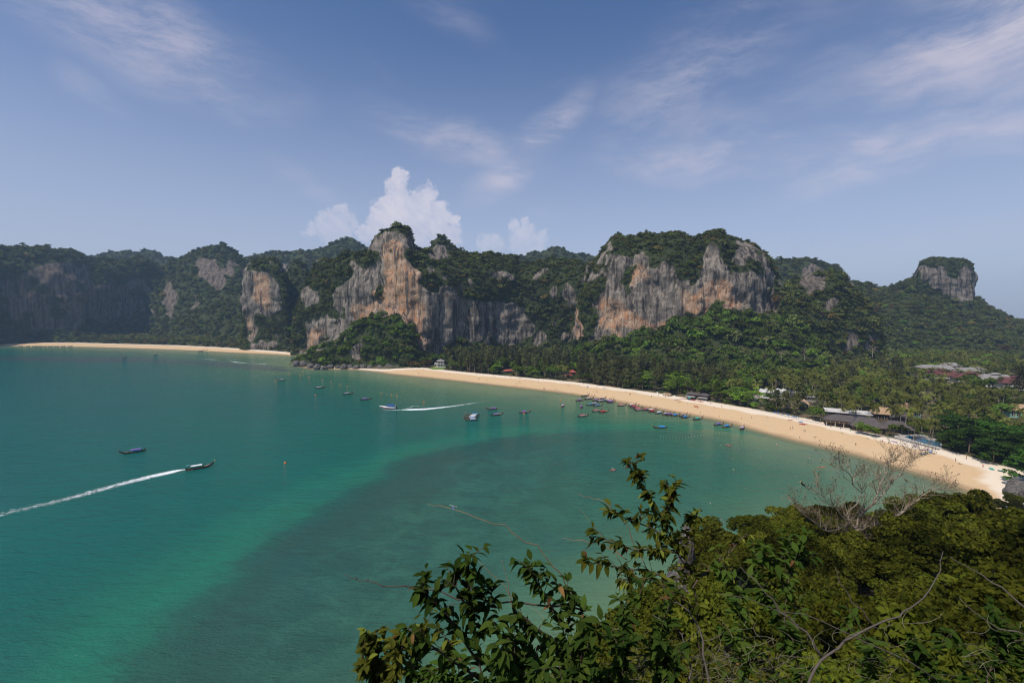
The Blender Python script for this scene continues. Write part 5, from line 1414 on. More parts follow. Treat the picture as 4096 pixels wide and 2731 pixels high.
# ------------------------------------------------------------------ boulders of the headland below the orange cliff
for k, (x, y, w, h) in enumerate([(1186, 1462, 26, 26), (1215, 1462, 30, 24), (1243, 1470, 26, 22), (1270, 1475, 30, 24), (1296, 1476, 26, 16), (1322, 1472, 24, 18), (1352, 1471, 22, 14), (1376, 1473, 28, 20), (1400, 1470, 22, 16), (1424, 1472, 30, 16), (1452, 1470, 24, 18), (1480, 1470, 22, 14), (1556, 1468, 36, 18), (1590, 1468, 26, 12), (1520, 1470, 24, 14), (1673, 1470, 12, 6)]):
    p = at_z(x, y + 2, .2); s = p.y / F
    lab = ['dark undercut boulder in the water at the tip of the rocky headland', 'dark boulder second from the tip of the headland'][k] if k < 2 else 'small dark rock on the sand by the villa lawn' if k == 15 else 'dark limestone boulder along the foot of the rocky headland'
    rock('boulder', (p.x, p.y, .1), w * s * .55, w * s * .5, h * s * .62, 60 + k, lab, None if k < 2 or k == 15 else 'boulders of the rocky headland', .38)
p = at_z(1186, 1450, 6)
for k, (x, y, yb_, s) in enumerate([(1188, 1440, 606, .7), (1216, 1438, 606, .8)]):
    tag(copy_tree([('crown', bpy.data.objects['fine_crown_0'].data, 0)], 'clinging_bush', at_y(x, y, yb_), k, s), ['small bush on the undercut boulder at the headland tip', 'bush on the second boulder of the headland'][k], 'bush')

# ------------------------------------------------------------------ trees of the flat
def crowns(kind, n, **kw): return [crown_mesh('crown', M_LEAF[kind], seed=500 + 10 * len(kind) + k + hash_(kind), **kw) for k in range(n)]
def hash_(s): return sum(ord(c) for c in s)
BRD = crowns('broad', 4, R=4.6, H=3.6, lobes=18, per=46, size=.55, lobe=.34)
BRI = crowns('bright', 3, R=5.0, H=3.2, lobes=20, per=44, size=.55, lobe=.34, shape='layer')
CAS = crowns('casu', 3, R=4.2, H=6.2, lobes=26, per=40, size=.46, lobe=.36, shape='cone', tilt=.9)
DRY = crowns('dry', 2, R=4.0, H=3.0, lobes=18, per=40, size=.42, lobe=.34, tilt=.9)
DRK = crowns('dark', 3, R=7.5, H=4.6, lobes=44, per=62, size=.46, lobe=.24, shape='layer')
TRK = [trunk_mesh('trunk', 6.0, .28, .16, 2.6, 600 + k) for k in range(3)]
TRK_C = [trunk_mesh('trunk', 9.0, .30, .14, 2.2, 610 + k) for k in range(2)]
PALMS = []
for k in range(6):
    h = [9, 10.5, 12, 11, 9.8, 12.6][k]
    tm, top = palm_trunk('trunk', h, [1.2, .4, 1.8, .8, 2.2, .5][k], 700 + k)
    cm = palm_crown('crown', 20 + k % 3, 4.6 + .3 * (k % 3), 710 + k, M_LEAF['palm'], .85 + .12 * (k % 3), 11)
    PALMS.append((tm, cm, top))
TREES = []   # x, y, kind, scale

def blocked(x, y, r, top, chance=.15):
    """would this tree hide a building that the photo shows?"""
    ppx, ppy, dd = project([(x - r, y, 2.5), (x + r, y, top), (x, y, top)])
    x0, x1, y0, y1 = min(ppx), max(ppx), min(ppy), max(ppy)
    for a, c, e, f_, dep in CLEAR:
        if dd[0] < dep + 40 and x1 > a + 2 and x0 < c - 2 and y0 < f_ - 3 and y1 > e:
            return random.random() > (0 if dep > 560 else chance)
    return False

def zone_kind(px, py, dv):
    q = random.random()
    if px < 1720: return 'dry' if q < .35 else 'broad'
    if dv < 45 and 1790 < px < 1940: return 'casu' if q < .75 else 'broad'
    if dv < 40 and 1940 <= px < 2150: return 'bright' if q < .6 else 'casu'
    if dv < 40 and 2150 <= px < 2300: return 'palm' if q < .45 else 'broad'
    if dv < 60 and 2300 <= px < 2560: return 'casu' if q < .85 else 'broad'
    if dv < 60 and 2560 <= px < 2830: return 'bright' if q < .55 else ('casu' if q < .75 else 'broad')
    if px < 2900: return 'casu' if q < .35 else ('bright' if q < .5 else ('palm' if q < .56 else 'broad'))
    if dv < 16 and 2830 <= px < 3130: return 'bright' if q < .4 else 'broad'
    if dv < 22 and 3130 <= px < 3330: return 'casu' if q < .7 else 'broad'
    if px < 3060: return 'palm' if q < .3 else ('bright' if q < .45 else 'broad')
    return 'palm' if q < .80 else ('broad' if q < .93 else 'casu')
SCL = {'broad': 1.2, 'bright': 1.2, 'casu': 1.35, 'dry': 1.1, 'palm': 1.0, 'dark': 1.15}
HT = {'broad': 9.0, 'bright': 9.0, 'casu': 15.0, 'dry': 7.5, 'palm': 12.5, 'dark': 12.0}
RD = {'broad': 4.4, 'bright': 4.8, 'casu': 3.4, 'dry': 3.8, 'palm': 4.4, 'dark': 7.0}
N = 16000
xx = rng.uniform(-240, 720, N); yy = rng.uniform(185, 760, N)
dv_ = veg_sd(xx, yy); pxx, pyy, _ = project(np.c_[xx, yy, 0 * xx + 3])
inside = (dv_ > 1.5) & (pxx > 1640) & (pxx < 4330) & (pyy > 1330)
# stay off the hills
hill_pts = np.concatenate([HILLS[k][0][HILLS[k][3] > .5][::7] for k in ('hill.001', 'hill.002', 'hill.003', 'hill.004', 'cliff.001', 'cliff.002')])
hgrid = np.zeros((110, 80))
gi = np.clip(((hill_pts[:, 0] + 300) / 10).astype(int), 0, 109); gj = np.clip(((hill_pts[:, 1] - 180) / 10).astype(int), 0, 79)
np.maximum.at(hgrid, (gi, gj), hill_pts[:, 2])
hz_at = hgrid[np.clip(((xx + 300) / 10).astype(int), 0, 109), np.clip(((yy - 180) / 10).astype(int), 0, 79)]
inside &= hz_at < 7
grid = {}
for i in np.nonzero(inside)[0]:
    x, y = xx[i], yy[i]
    k = zone_kind(pxx[i], pyy[i], dv_[i])
    if pxx[i] > 3770 and dv_[i] < 42 and pyy[i] > 1600: k = 'dark'
    r = RD[k]; sp = r * (1.15 if k != 'palm' else 1.25)
    ci, cj = int(x // 8), int(y // 8)
    bad = False
    for a in (-1, 0, 1):
        for c in (-1, 0, 1):
            for (x2, y2, r2) in grid.get((ci + a, cj + c), ()):
                if (x - x2) ** 2 + (y - y2) ** 2 < ((sp + r2) / 2) ** 2: bad = True
    if bad: continue
    s = random.uniform(.78, 1.22) * SCL[k]
    if dv_[i] < 3 and k != 'palm': s *= .75
    if blocked(x, y, r * s * .9, 2.5 + HT[k] * s * 1.25): continue
    grid.setdefault((ci, cj), []).append((x, y, sp))
    TREES.append((x, y, k, s, pxx[i], dv_[i]))
# trees singled out in the photo
def pin(px, py, kind, s): p = at_z(px, py, 2.3); TREES.append((p.x, p.y, kind, s * (1.25 if kind == 'casu' else 1.1), px, 8.0))
for a in [(2178, 1512, 'palm', .95), (2196, 1511, 'palm', .85), (2216, 1513, 'palm', .75), (2240, 1510, 'palm', .95), (2262, 1514, 'palm', .9), (2750, 1584, 'palm', .85), (3475, 1712, 'palm', 1.0), (3560, 1722, 'palm', 1.05), (3665, 1716, 'palm', 1.05), (3688, 1762, 'palm', .95), (3730, 1758, 'palm', .9),
          (2960, 1625, 'bright', 1.15), (2935, 1612, 'bright', .9), (2990, 1628, 'broad', 1.0), (3450, 1738, 'bright', .72), (3500, 1748, 'bright', .6), (3570, 1745, 'broad', .6), (3610, 1742, 'broad', .55), (3282, 1690, 'broad', .85), (3255, 1676, 'broad', .9), (3185, 1662, 'casu', .8), (3140, 1652, 'casu', .9), (3105, 1648, 'casu', .8),
          (1840, 1484, 'casu', .9), (1870, 1488, 'casu', 1.0), (1810, 1480, 'broad', .9), (2380, 1535, 'casu', .95), (2420, 1540, 'casu', 1.05), (2450, 1545, 'casu', .9), (2500, 1553, 'bright', .8), (2350, 1532, 'casu', .9),
          (1262, 1457, 'dry', .8), (1298, 1459, 'broad', .7), (1335, 1460, 'dry', .85), (1372, 1461, 'dry', .8), (1405, 1460, 'broad', .8), (1440, 1461, 'dry', .9), (1476, 1461, 'dry', .85), (1505, 1461, 'broad', .95), (1545, 1461, 'dry', .95), (1580, 1462, 'dry', .8), (1540, 1448, 'dry', 1.0), (1570, 1446, 'dry', .9), (1615, 1462, 'broad', .8), (1650, 1462, 'bright', .75), (1235, 1450, 'broad', .7), (1320, 1450, 'dry', .9), (1420, 1450, 'dry', .9), (3790, 1778, 'dark', .62), (3800, 1800, 'dark', .6)]: pin(*a)
print('flat trees', len(TREES))
CNT = {}; REST = {'broad': [], 'palm': []}
TREES.sort(key=lambda q: q[0] ** 2 + q[1] ** 2)
WHERE = [(1800, 'by the white villa'), (2150, 'in the wood left of the red-roofed bungalows'), (2330, 'round the red-roofed bungalows'), (2560, 'in the dark feathery wood behind the boats'), (2840, 'behind the timber beach bar'), (3060, 'between the timber bar and the tent hall'), (3330, 'behind the blue chairs and tent hall'), (3560, 'behind the flat-roofed restaurant'), (3800, 'behind the swimming pool'), (9999, 'at the right edge behind the beach')]
KIND = {'broad': ('broadleaf_tree', 'round green broadleaf tree'), 'bright': ('almond_tree', 'bright green tree with layered crown'), 'casu': ('casuarina_tree', 'tall dark feathery casuarina tree'), 'dry': ('dry_tree', 'dry yellow-brown tree'), 'dark': ('spreading_tree', 'large dark green spreading tree with layered boughs'), 'palm': ('coconut_palm', 'coconut palm with arching fronds')}
for i, (x, y, k, s, px, dv) in enumerate(TREES):
    CNT[k] = CNT.get(k, 0) + 1
    z = zground(x, y) - .1
    if CNT[k] > 290:
        REST['palm' if k == 'palm' else 'broad'].append((x, y, z, k, s)); continue
    where = next(w for lim, w in WHERE if px < lim)
    nm, desc = KIND[k]; rz = random.uniform(0, 6.28); sc = (s, s, s * random.uniform(.9, 1.15))
    if k == 'palm':
        tm, cm, top = PALMS[i % 6]
        o = empty(nm, (x, y, z), rz); o.scale = sc
        link('trunk', tm, o); c = link('crown', cm, o); c.location = top
    else:
        par = {'broad': [('trunk', TRK[i % 3], 0), ('crown', BRD[i % 4], 6.2)], 'bright': [('trunk', TRK[i % 3], 0), ('crown', BRI[i % 3], 6.0)], 'casu': [('trunk', TRK_C[i % 2], 0), ('crown', CAS[i % 3], 8.2)],
               'dry': [('trunk', TRK[i % 3], 0), ('crown', DRY[i % 2], 5.2)], 'dark': [('trunk', TRK[i % 3], 0), ('crown', DRK[i % 3], 6.6)]}[k]
        o = copy_tree(par, nm, (x, y, z), rz, sc)
    tag(o, desc + ' ' + where, 'palm' if k == 'palm' else 'tree', desc + ' group ' + where)
if REST['broad']:
    A = np.array([(a[0], a[1], a[2] + 6 * a[4]) for a in REST['broad']]); woods('forest', A, np.array([a[4] * 1.05 for a in REST['broad']]), rng.integers(0, 6, len(A)), G_FINE, 'broadleaf forest farther back on the flat below the cliffs')
if REST['palm']:
    A = np.array([(a[0], a[1], a[2] + 11 * a[4]) for a in REST['palm']]); woods('palm_grove', A, np.array([a[4] for a in REST['palm']]), rng.integers(0, 3, len(A)), G_PALM, 'coconut grove farther back towards the hotel', .1)
# shade-loving undergrowth that closes the view between the trunks
N = 5200
ux = rng.uniform(-240, 720, N); uy = rng.uniform(185, 760, N); ud = veg_sd(ux, uy)
upx, upy, _ = project(np.c_[ux, uy, 0 * ux + 3])
ok = (ud > 5) & (upx > 1640) & (upx < 4330)
ok &= hgrid[np.clip(((ux + 300) / 10).astype(int), 0, 109), np.clip(((uy - 180) / 10).astype(int), 0, 79)] < 8
for j in np.nonzero(ok)[0]:
    if blocked(ux[j], uy[j], 3, 8): ok[j] = False
woods('undergrowth', np.c_[ux, uy, 0 * ux + 3.2 + rng.uniform(0, 2.2, N)][ok], rng.uniform(.5, .95, ok.sum()), rng.choice(7, ok.sum(), p=[.1, .1, .1, .1, .4, .15, .05]), G_CROWN, 'undergrowth between the trunks of the flat')

# ------------------------------------------------------------------ longtail boats
M_HULL = plain('weathered_hull_planks', (0.105, 0.070, 0.048), .75, .4, 3)
M_INNER = plain('pale_boat_interior', (0.30, 0.22, 0.15), .8, .3, 3)
M_ENG = plain('oily_engine_steel', (0.035, 0.034, 0.034), .5, .3, 8)
def cloth(name, c): return plain(name, c, .85, .18, 2.5)
CL = {'purple': cloth('purple_tarpaulin', (0.24, 0.12, 0.36)), 'lavender': cloth('faded_lavender_tarpaulin', (0.46, 0.36, 0.52)), 'blue': cloth('blue_tarpaulin', (0.03, 0.25, 0.62)), 'red': cloth('red_tarpaulin', (0.58, 0.05, 0.06)), 'white': cloth('white_tarpaulin', (0.74, 0.72, 0.70)),
      'green': cloth('green_tarpaulin', (0.05, 0.42, 0.33)), 'brown': cloth('brown_tarpaulin', (0.28, 0.16, 0.15)), 'yellow': cloth('yellow_tarpaulin', (0.72, 0.42, 0.07)), 'dark': cloth('dark_green_tarpaulin', (0.03, 0.16, 0.14))}
M_RIB = [cloth('white_ribbon', (.8, .8, .75)), cloth('green_ribbon', (.12, .6, .1)), cloth('red_ribbon', (.6, .08, .06)), cloth('yellow_ribbon', (.75, .6, .1))]

def hull_mesh():
    # x forward (bow), length about 11 m: station, half beam, gunwale z, keel z
    st = [(-4.9, .62, .62, .10), (-4.4, .78, .58, -.12), (-3, .92, .55, -.22), (-1, 1.0, .56, -.25), (1, .95, .66, -.22), (2.8, .74, .90, -.08), (4.2, .44, 1.30, .28), (5.2, .20, 1.78, .85), (5.8, .07, 2.25, 1.55)]
    V = []; Fc = []; n = 9
    for x, bm_, zg, zk in st:
        for k in range(n):
            a = math.pi * k / (n - 1)
            y = -math.cos(a) * bm_; z = zg - (zg - zk) * math.sin(a) ** .8
            V.append((x, y, z))
    for i in range(len(st) - 1):
        for k in range(n - 1): Fc.append((i * n + k, (i + 1) * n + k, (i + 1) * n + k + 1, i * n + k + 1))
    Fc.append(tuple(range(n)))
    m = MB(); m.add(V, Fc)
    for s in (-1, 1):
        m.tube([(x, s * bm_, zg + .02) for x, bm_, zg, zk in st], .055, 4)
    m.tube([(5.6, 0, 1.7), (5.95, 0, 2.35), (6.15, 0, 2.95), (6.22, 0, 3.35)], [.10, .10, .085, .06], 6)
    return m.mesh('hull', M_HULL, True)
HULL = hull_mesh()
DECK = MB().add([(-4.6, -.6, .30), (-4.6, .6, .30), (1.5, .78, .36), (1.5, -.78, .36)], [(0, 3, 2, 1)]).add([(2.2, -.66, .72), (2.2, .66, .72), (5.0, .12, 1.52), (5.0, -.12, 1.52)], [(0, 3, 2, 1)]) \
    .box(-2.6, -2.35, -.85, .85, .42, .47).box(-1.2, -.95, -.88, .88, .42, .47).box(.2, .45, -.85, .85, .44, .49).box(1.4, 1.65, -.8, .8, .5, .55).mesh('deck', M_INNER)
ENG = MB().box(-5.15, -4.35, -.28, .28, .72, 1.25).box(-4.95, -4.55, -.18, .18, 1.25, 1.45).tube([(-4.4, 0, 1.1), (-3.5, .1, 1.25)], .035, 5).mesh('engine', M_ENG)
SHAFT = MB().tube([(-5.1, 0, 1.0), (-7.4, 0, .72), (-9.4, 0, .5)], [.05, .045, .04], 5).add([(-9.4, -.18, .42), (-9.4, .18, .42), (-9.5, .18, .58), (-9.5, -.18, .58)], [(0, 1, 2, 3)]).mesh('propeller_shaft', M_ENG)
SHAFT_DOWN = MB().tube([(-5.1, 0, 1.0), (-7.2, 0, .35), (-8.6, 0, -.1)], [.05, .045, .04], 5).mesh('propeller_shaft', M_ENG)
def canopy_mesh(L, W, z, sag=.14):
    m = MB(); V = []; nx_, ny_ = 7, 5
    for i in range(nx_):
        for j in range(ny_):
            x = -3.2 + L * i / (nx_ - 1); y = -W + 2 * W * j / (ny_ - 1)
            V.append((x, y, z + .22 * math.cos(y / W * 1.3) + sag * .3 * math.sin(i * 1.9) * .4))
    Fc = [(i * ny_ + j, (i + 1) * ny_ + j, (i + 1) * ny_ + j + 1, i * ny_ + j + 1) for i in range(nx_ - 1) for j in range(ny_ - 1)]
    b0 = len(V); V += [(x, y, zz - .07) for x, y, zz in V]
    Fc += [tuple(q + b0 for q in f[::-1]) for f in Fc]
    rim = [i * ny_ for i in range(nx_)] + [(nx_ - 1) * ny_ + j for j in range(1, ny_)] + [i * ny_ + ny_ - 1 for i in range(nx_ - 2, -1, -1)] + [j for j in range(ny_ - 2, 0, -1)]
    Fc += [(rim[k], rim[(k + 1) % len(rim)], rim[(k + 1) % len(rim)] + b0, rim[k] + b0) for k in range(len(rim))]
    m.add(V, Fc); return m
CAN = canopy_mesh(4.4, .95, 1.72)
CAN_ME = {k: CAN.mesh('canopy', v) for k, v in CL.items()}
SKIRT = MB()
for s in (-1, 1): SKIRT.add([(-3.1, s * .97, 1.05), (.9, s * .97, 1.05), (.9, s * .96, 1.62), (-3.1, s * .96, 1.62), (-3.1, s * 1.0, 1.05), (.9, s * 1.0, 1.05), (.9, s * .99, 1.62), (-3.1, s * .99, 1.62)], [(0, 1, 2, 3), (7, 6, 5, 4), (3, 2, 6, 7), (0, 4, 5, 1)])
SK_ME = {k: SKIRT.mesh('side_curtain', v) for k, v in CL.items()}
POSTS = [MB().tube([(x, s * .88, .5), (x, s * .88, 1.72)], .035, 4).mesh('post', M_INNER) for x in (-3.0, -1.0, 1.0) for s in (-1, 1)]
RIB_ME = [MB().tube([(6.05, 0, 2.62), (6.1, 0, 2.95)], [.15, .13], 7).add([(6.1, .1, 2.7), (6.22, .14, 2.0), (6.0, .1, 1.95)], [(0, 1, 2)]).add([(6.1, -.1, 2.7), (6.2, -.16, 2.1), (5.98, -.1, 2.0)], [(0, 1, 2)]).mesh('bow_ribbon', m) for m in M_RIB]

def longtail(px, py, heading, color, label, group=None, s=.88, skirt=None, rib=0, shaft=True, z=-.02, roll=0.0):
    p = at_z(px, py + 2, 0)
    o = empty('longtail_boat', (p.x, p.y, z), math.radians(heading), s)
    link('hull', HULL, o); link('deck', DECK, o); link('engine', ENG, o); link('propeller_shaft', SHAFT if shaft else SHAFT_DOWN, o)
    link('canopy', CAN_ME[color], o)
    for q in POSTS: link('post', q, o)
    if skirt: link('side_curtain', SK_ME[skirt], o)
    link('bow_ribbon', RIB_ME[rib % 4], o)
    return tag(o, label, 'boat', group)

BOATS = [
    (2340, 1583, 30, 'yellow', 'longtail boat with yellow and blue canopy, farthest along the waterline by the walkers', 'blue', 2),
    (2357, 1595, 33, 'lavender', 'longtail boat with faded canopy just below the yellow-canopied one', None, 0), (2320, 1602, 30, 'purple', 'longtail boat with purple canopy, leftmost of the upper beach cluster', 'purple', 2),
    (2408, 1594, 32, 'lavender', 'longtail boat with faded canopy at the back of the tight beach cluster', None, 0), (2385, 1601, 30, 'purple', 'longtail boat with purple canopy at the left of the tight beach cluster', 'lavender', 2),
    (2404, 1605, 30, 'lavender', 'longtail boat with lavender canopy in the middle of the tight beach cluster', None, 1), (2423, 1603, 32, 'blue', 'longtail boat with blue canopy inside the tight beach cluster', None, 2), (2440, 1604, 34, 'lavender', 'longtail boat with pale lavender canopy right of the blue one in the cluster', None, 0),
    (2444, 1609, 30, 'purple', 'longtail boat with purple canopy, nearest of the tight beach cluster', 'purple', 2), (2363, 1619, 28, 'blue', 'longtail boat with bright blue canopy, left of the blue-canopied pair', None, 0), (2379, 1617, 34, 'lavender', 'longtail boat with lavender canopy between the two blue-canopied boats', None, 0),
    (2391, 1623, 30, 'blue', 'longtail boat with bright blue canopy, right of the blue-canopied pair', None, 2), (2251, 1624, 74, 'lavender', 'longtail boat seen from astern with white bow ribbon, alone left of the clusters', None, 0), (2325, 1628, 78, 'purple', 'longtail boat seen from astern with purple canopy below the blue-canopied pair', None, 0),
    (2387, 1644, 26, 'red', 'longtail boat with red canopy and trailing shaft, upper of three red ones off the beach', 'white', 2), (2415, 1648, 28, 'red', 'longtail boat with red canopy, rightmost of three red ones off the beach', 'red', 2), (2332, 1664, 24, 'red', 'longtail boat with red canopy, leftmost and nearest of three red ones off the beach', 'white', 3),
    (2487, 1622, 28, 'red', 'longtail boat with red canopy at the left start of the beach row', 'white', 2), (2528, 1622, 32, 'white', 'longtail boat with white canopy second in the beach row', 'red', 2), (2538, 1628, 32, 'red', 'longtail boat with red canopy in front of the white-canopied one', 'purple', 2),
    (2551, 1634, 30, 'red', 'longtail boat with red canopy, back one of a tight pair in the beach row', 'white', 2), (2557, 1640, 30, 'red', 'longtail boat with red canopy, front one of a tight pair in the beach row', 'white', 2), (2584, 1639, 34, 'red', 'longtail boat with red and blue canopy in the middle of the beach row', 'blue', 2),
    (2606, 1641, 34, 'white', 'longtail boat with white canopy in the middle of the beach row', None, 2), (2611, 1646, 32, 'red', 'longtail boat with red canopy and long bow before the white-canopied one', 'red', 2), (2638, 1652, 32, 'white', 'longtail boat with red, white and blue striped curtains in the beach row', 'blue', 0),
    (2665, 1657, 34, 'lavender', 'longtail boat with lavender canopy in the right half of the beach row', 'dark', 0), (2680, 1659, 34, 'purple', 'longtail boat with purple canopy in the right half of the beach row', 'purple', 2), (2702, 1662, 32, 'blue', 'longtail boat with long blue canopy in the right half of the beach row', 'blue', 0),
    (2732, 1663, 36, 'brown', 'longtail boat with brown canopy near the right end of the beach row', None, 2), (2742, 1669, 34, 'blue', 'longtail boat with blue canopy near the right end of the beach row', 'blue', 2), (2791, 1676, 28, 'green', 'longtail boat with green canopy at the right end of the beach row', 'green', 2),
    (2875, 1698, 26, 'purple', 'longtail boat with purple canopy, left of three beyond the beach row', 'blue', 0), (2909, 1706, 28, 'blue', 'longtail boat with light blue canopy, middle of three beyond the beach row', 'blue', 0), (2969, 1714, 50, 'lavender', 'longtail boat with pale canopy, right of three beyond the beach row', None, 0),
    (2641, 1711, 181, 'blue', 'longtail boat with blue canopy anchored alone in open water off the beach row', 'blue', 3),
    (1894, 1660, 183, 'blue', 'rafted longtail boat, farthest of four tied side by side', 'white', 3), (1888, 1667, 183, 'white', 'rafted longtail boat, second from the back of four tied side by side', 'white', 2), (1882, 1672, 183, 'white', 'rafted longtail boat, third from the back of four tied side by side', 'blue', 2), (1886, 1680, 183, 'white', 'rafted longtail boat, nearest of four tied side by side', 'blue', 2),
    (1968, 1636, 184, 'purple', 'longtail boat with purple and white canopy pointing left above the rafted four', 'purple', 2), (1988, 1659, 24, 'purple', 'longtail boat with purple canopy just right of the rafted four', 'lavender', 2), (2099, 1650, 22, 'purple', 'longtail boat with purple canopy and an orange float alongside', 'purple', 2),
    (1124, 1520, 184, 'lavender', 'longtail boat with pale canopy, farthest of the diagonal four toward the headland', None, 2), (1279, 1551, 16, 'lavender', 'longtail boat with pale canopy, second of the diagonal four toward the headland', None, 2), (1392, 1575, 20, 'lavender', 'longtail boat with pale canopy, third of the diagonal four toward the headland', None, 0), (1463, 1597, 24, 'purple', 'longtail boat with purple canopy and green bow ribbon, nearest of the diagonal four', 'purple', 1),
    (534, 1808, 219, 'purple', 'longtail boat with pink and purple canopy drifting above the white wake', 'blue', 2),
    (496, 1427, 180, 'dark', 'small dark longtail boat with green roof pulling a thin wake near the far beach', None, 2), (620, 1418, 175, 'brown', 'small dark longtail boat following the green-roofed one near the far beach', None, 2),
    (802, 1402, 8, 'brown', 'dark longtail boat at the waterline of the far beach, left of a close pair', None, 2), (820, 1400, 10, 'dark', 'dark longtail boat at the waterline of the far beach, right of a close pair', None, 2),
    (82, 1382, 10, 'brown', 'longtail boat beached alone at the left end of the far beach', None, 2),
]
for k, (x, y, h, c, lab, sk, rb) in enumerate(BOATS):
    longtail(x, y, h + random.uniform(-2, 2), c, lab, 'longtail boats in the bay', .88 if k != 47 else 1.0, sk, rb)
for k, x in enumerate((112, 138, 158, 178, 201, 225, 253, 281)):
    longtail(x, 1383, random.uniform(-8, 14), random.choice(['brown', 'white', 'lavender', 'dark']), 'longtail boat drawn up in the dark row on the far beach', 'boats drawn up on the far beach', .88, None, 2)
# the boat under way, with its driver, parasol and wake
o = longtail(796, 1872, 36, 'white', 'longtail boat under way with white roof and driver, pulling the long white wake', 'longtail boats in the bay', 1.05, None, 3, False, .03)
MB().tube([(-3.95, .0, .4), (-3.95, 0, 2.35)], .03, 5).build('parasol_pole', M_ENG, o); MB().lathe([(1.0, 2.3), (.6, 2.48), (.03, 2.58)], 8, -3.95, 0).build('parasol', CL['dark'], o)
RUN = o

# ------------------------------------------------------------------ speedboat
sp_p = at_z(1556, 1634, 0)
sb = empty('speedboat', (sp_p.x, sp_p.y, 0), math.radians(176)); tag(sb, 'white and red speedboat with blue awning trailing a curving wake', 'speedboat')
M_FIB = plain('white_fibreglass', (.80, .80, .80), .3, .05, 1); M_STR = plain('red_hull_stripe', (.30, .03, .05), .35, .1, 1)
st = [(-5.6, 1.45, 1.15, -.2), (-3, 1.6, 1.2, -.25), (0, 1.6, 1.35, -.2), (3, 1.35, 1.6, .05), (5.4, .8, 1.9, .55), (6.8, .3, 2.1, 1.2), (7.5, .04, 2.2, 1.9)]
def ship(rows, name, mat, parent):
    V = []; n = len(rows[0][1])
    for x, ring in rows: V += [(x, y, z) for y, z in ring]
    Fc = [(i * n + k, (i + 1) * n + k, (i + 1) * n + k + 1, i * n + k + 1) for i in range(len(rows) - 1) for k in range(n - 1)]
    Fc += [tuple(range(n)), tuple((len(rows) - 1) * n + k for k in range(n))[::-1]]
    return MB().add(V, Fc).build(name, mat, parent, True)
hl = ship([(x, [(-b_, zg), (-b_ * .96, zg * .55 + zk * .45), (-b_ * .55, zk * .8 + .1), (0, zk), (b_ * .55, zk * .8 + .1), (b_ * .96, zg * .55 + zk * .45), (b_, zg), (b_ * .9, zg + .05), (0, zg + .12), (-b_ * .9, zg + .05), (-b_, zg)]) for x, b_, zg, zk in st], 'hull', M_FIB, sb)
for s in (-1, 1):
    m = MB(); rows = []
    for x, b_, zg, zk in st[:-1]:
        rows += [(x, s * (b_ * .99 + .03), zg * .80 + zk * .2), (x, s * (b_ * .95 + .03), zg * .42 + zk * .58)]
    m.add(rows, [(2 * i, 2 * i + 2, 2 * i + 3, 2 * i + 1) for i in range(5)]); m.build('stripe', M_STR, hl)
aw = MB(); aw.box(-4.6, 1.6, -1.5, 1.5, 2.75, 2.88).box(-4.3, 1.3, -1.2, 1.2, 2.88, 2.98).build('awning', plain('royal_blue_awning', (.02, .06, .45), .7, .15, 2), sb)
for x in (-4.4, -1.5, 1.4):
    for s in (-1, 1): MB().tube([(x, s * 1.4, 1.2), (x, s * 1.4, 2.76)], .035, 5).build('awning_post', M_FIB, sb)
MB().add([(1.7, -1.3, 1.45), (1.7, 1.3, 1.45), (1.2, 1.2, 2.2), (1.2, -1.2, 2.2)], [(0, 1, 2, 3)]).build('windscreen', M_GLASS, sb)
for s in (-.7, 0, .7): MB().box(-6.2, -5.6, s - .2, s + .2, .3, 1.6).box(-6.0, -5.7, s - .1, s + .1, -.4, .3).build('outboard_motor', M_ENG, sb)
for x in (-3.6, -2.4, -1.2, 0): MB().box(x, x + .5, -1.2, 1.2, 1.2, 1.65).build('bench', CL['blue'], sb)
MB().tube([(-4.9, 0, 1.2), (-4.9, 0, 3.5)], .03, 5).add([(-4.9, .01, 3.5), (-5.6, .05, 3.4), (-5.6, .05, 2.95), (-4.9, .01, 3.05)], [(0, 1, 2, 3)]).build('flag_pole', CL['yellow'], sb)

# ------------------------------------------------------------------ foam: wakes and small breakers
m_foam, t, b = new_mat('sea_foam')
P = t.pos(); fa = t.attr('foam')
n1 = t.noise(t.scaled(P, (.7, .7, 1)), 1.0, 6, .74, 1.2); n2 = t.noise(P, 2.6, 4, .65, .4)
cov = t.smooth(t.math('ADD', t.math('ADD', t.math('MULTIPLY', n1, .62), t.math('MULTIPLY', n2, .38)), t.math('SUBTRACT', t.math('MULTIPLY', fa, .5), .43)), .44, .68)
b.inputs['Base Color'].default_value = (.80, .84, .84, 1); b.inputs['Roughness'].default_value = .8
tr = t.node('ShaderNodeBsdfTransparent'); ms = t.node('ShaderNodeMixShader')
t.put(ms.inputs[0], t.math('MULTIPLY', cov, t.smooth(fa, .02, .5))); t.put(ms.inputs[1], tr.outputs[0]); t.put(ms.inputs[2], b.outputs[0])
t.put(t.n['Material Output'].inputs['Surface'], ms.outputs[0])
def foam(name, label, line, n=90, z=.02):
    """line: (px, py, half width m, strength)"""
    Q = np.array([(*at_z(x, y, 0)[:2], w, s) for x, y, w, s in line])
    R_, _ = resample(Q, n)
    d = np.gradient(R_[:, :2], axis=0); d /= np.linalg.norm(d, axis=1, keepdims=True); nr = np.stack([-d[:, 1], d[:, 0]], 1)
    V, A = [], []; k = 9
    for i in range(n):
        for j in range(k):
            q = -1 + 2 * j / (k - 1)
            xy = R_[i, :2] + nr[i] * q * R_[i, 2]
            V.append((xy[0], xy[1], z)); A.append(R_[i, 3] * (1 - abs(q) ** 2.2) * (0 if i in (0,) else 1))
    me = mesh(name, V, grid_faces(k, n), m_foam, True); add_attr(me, 'foam', A)
    return tag(link(name, me), label, kind='stuff')
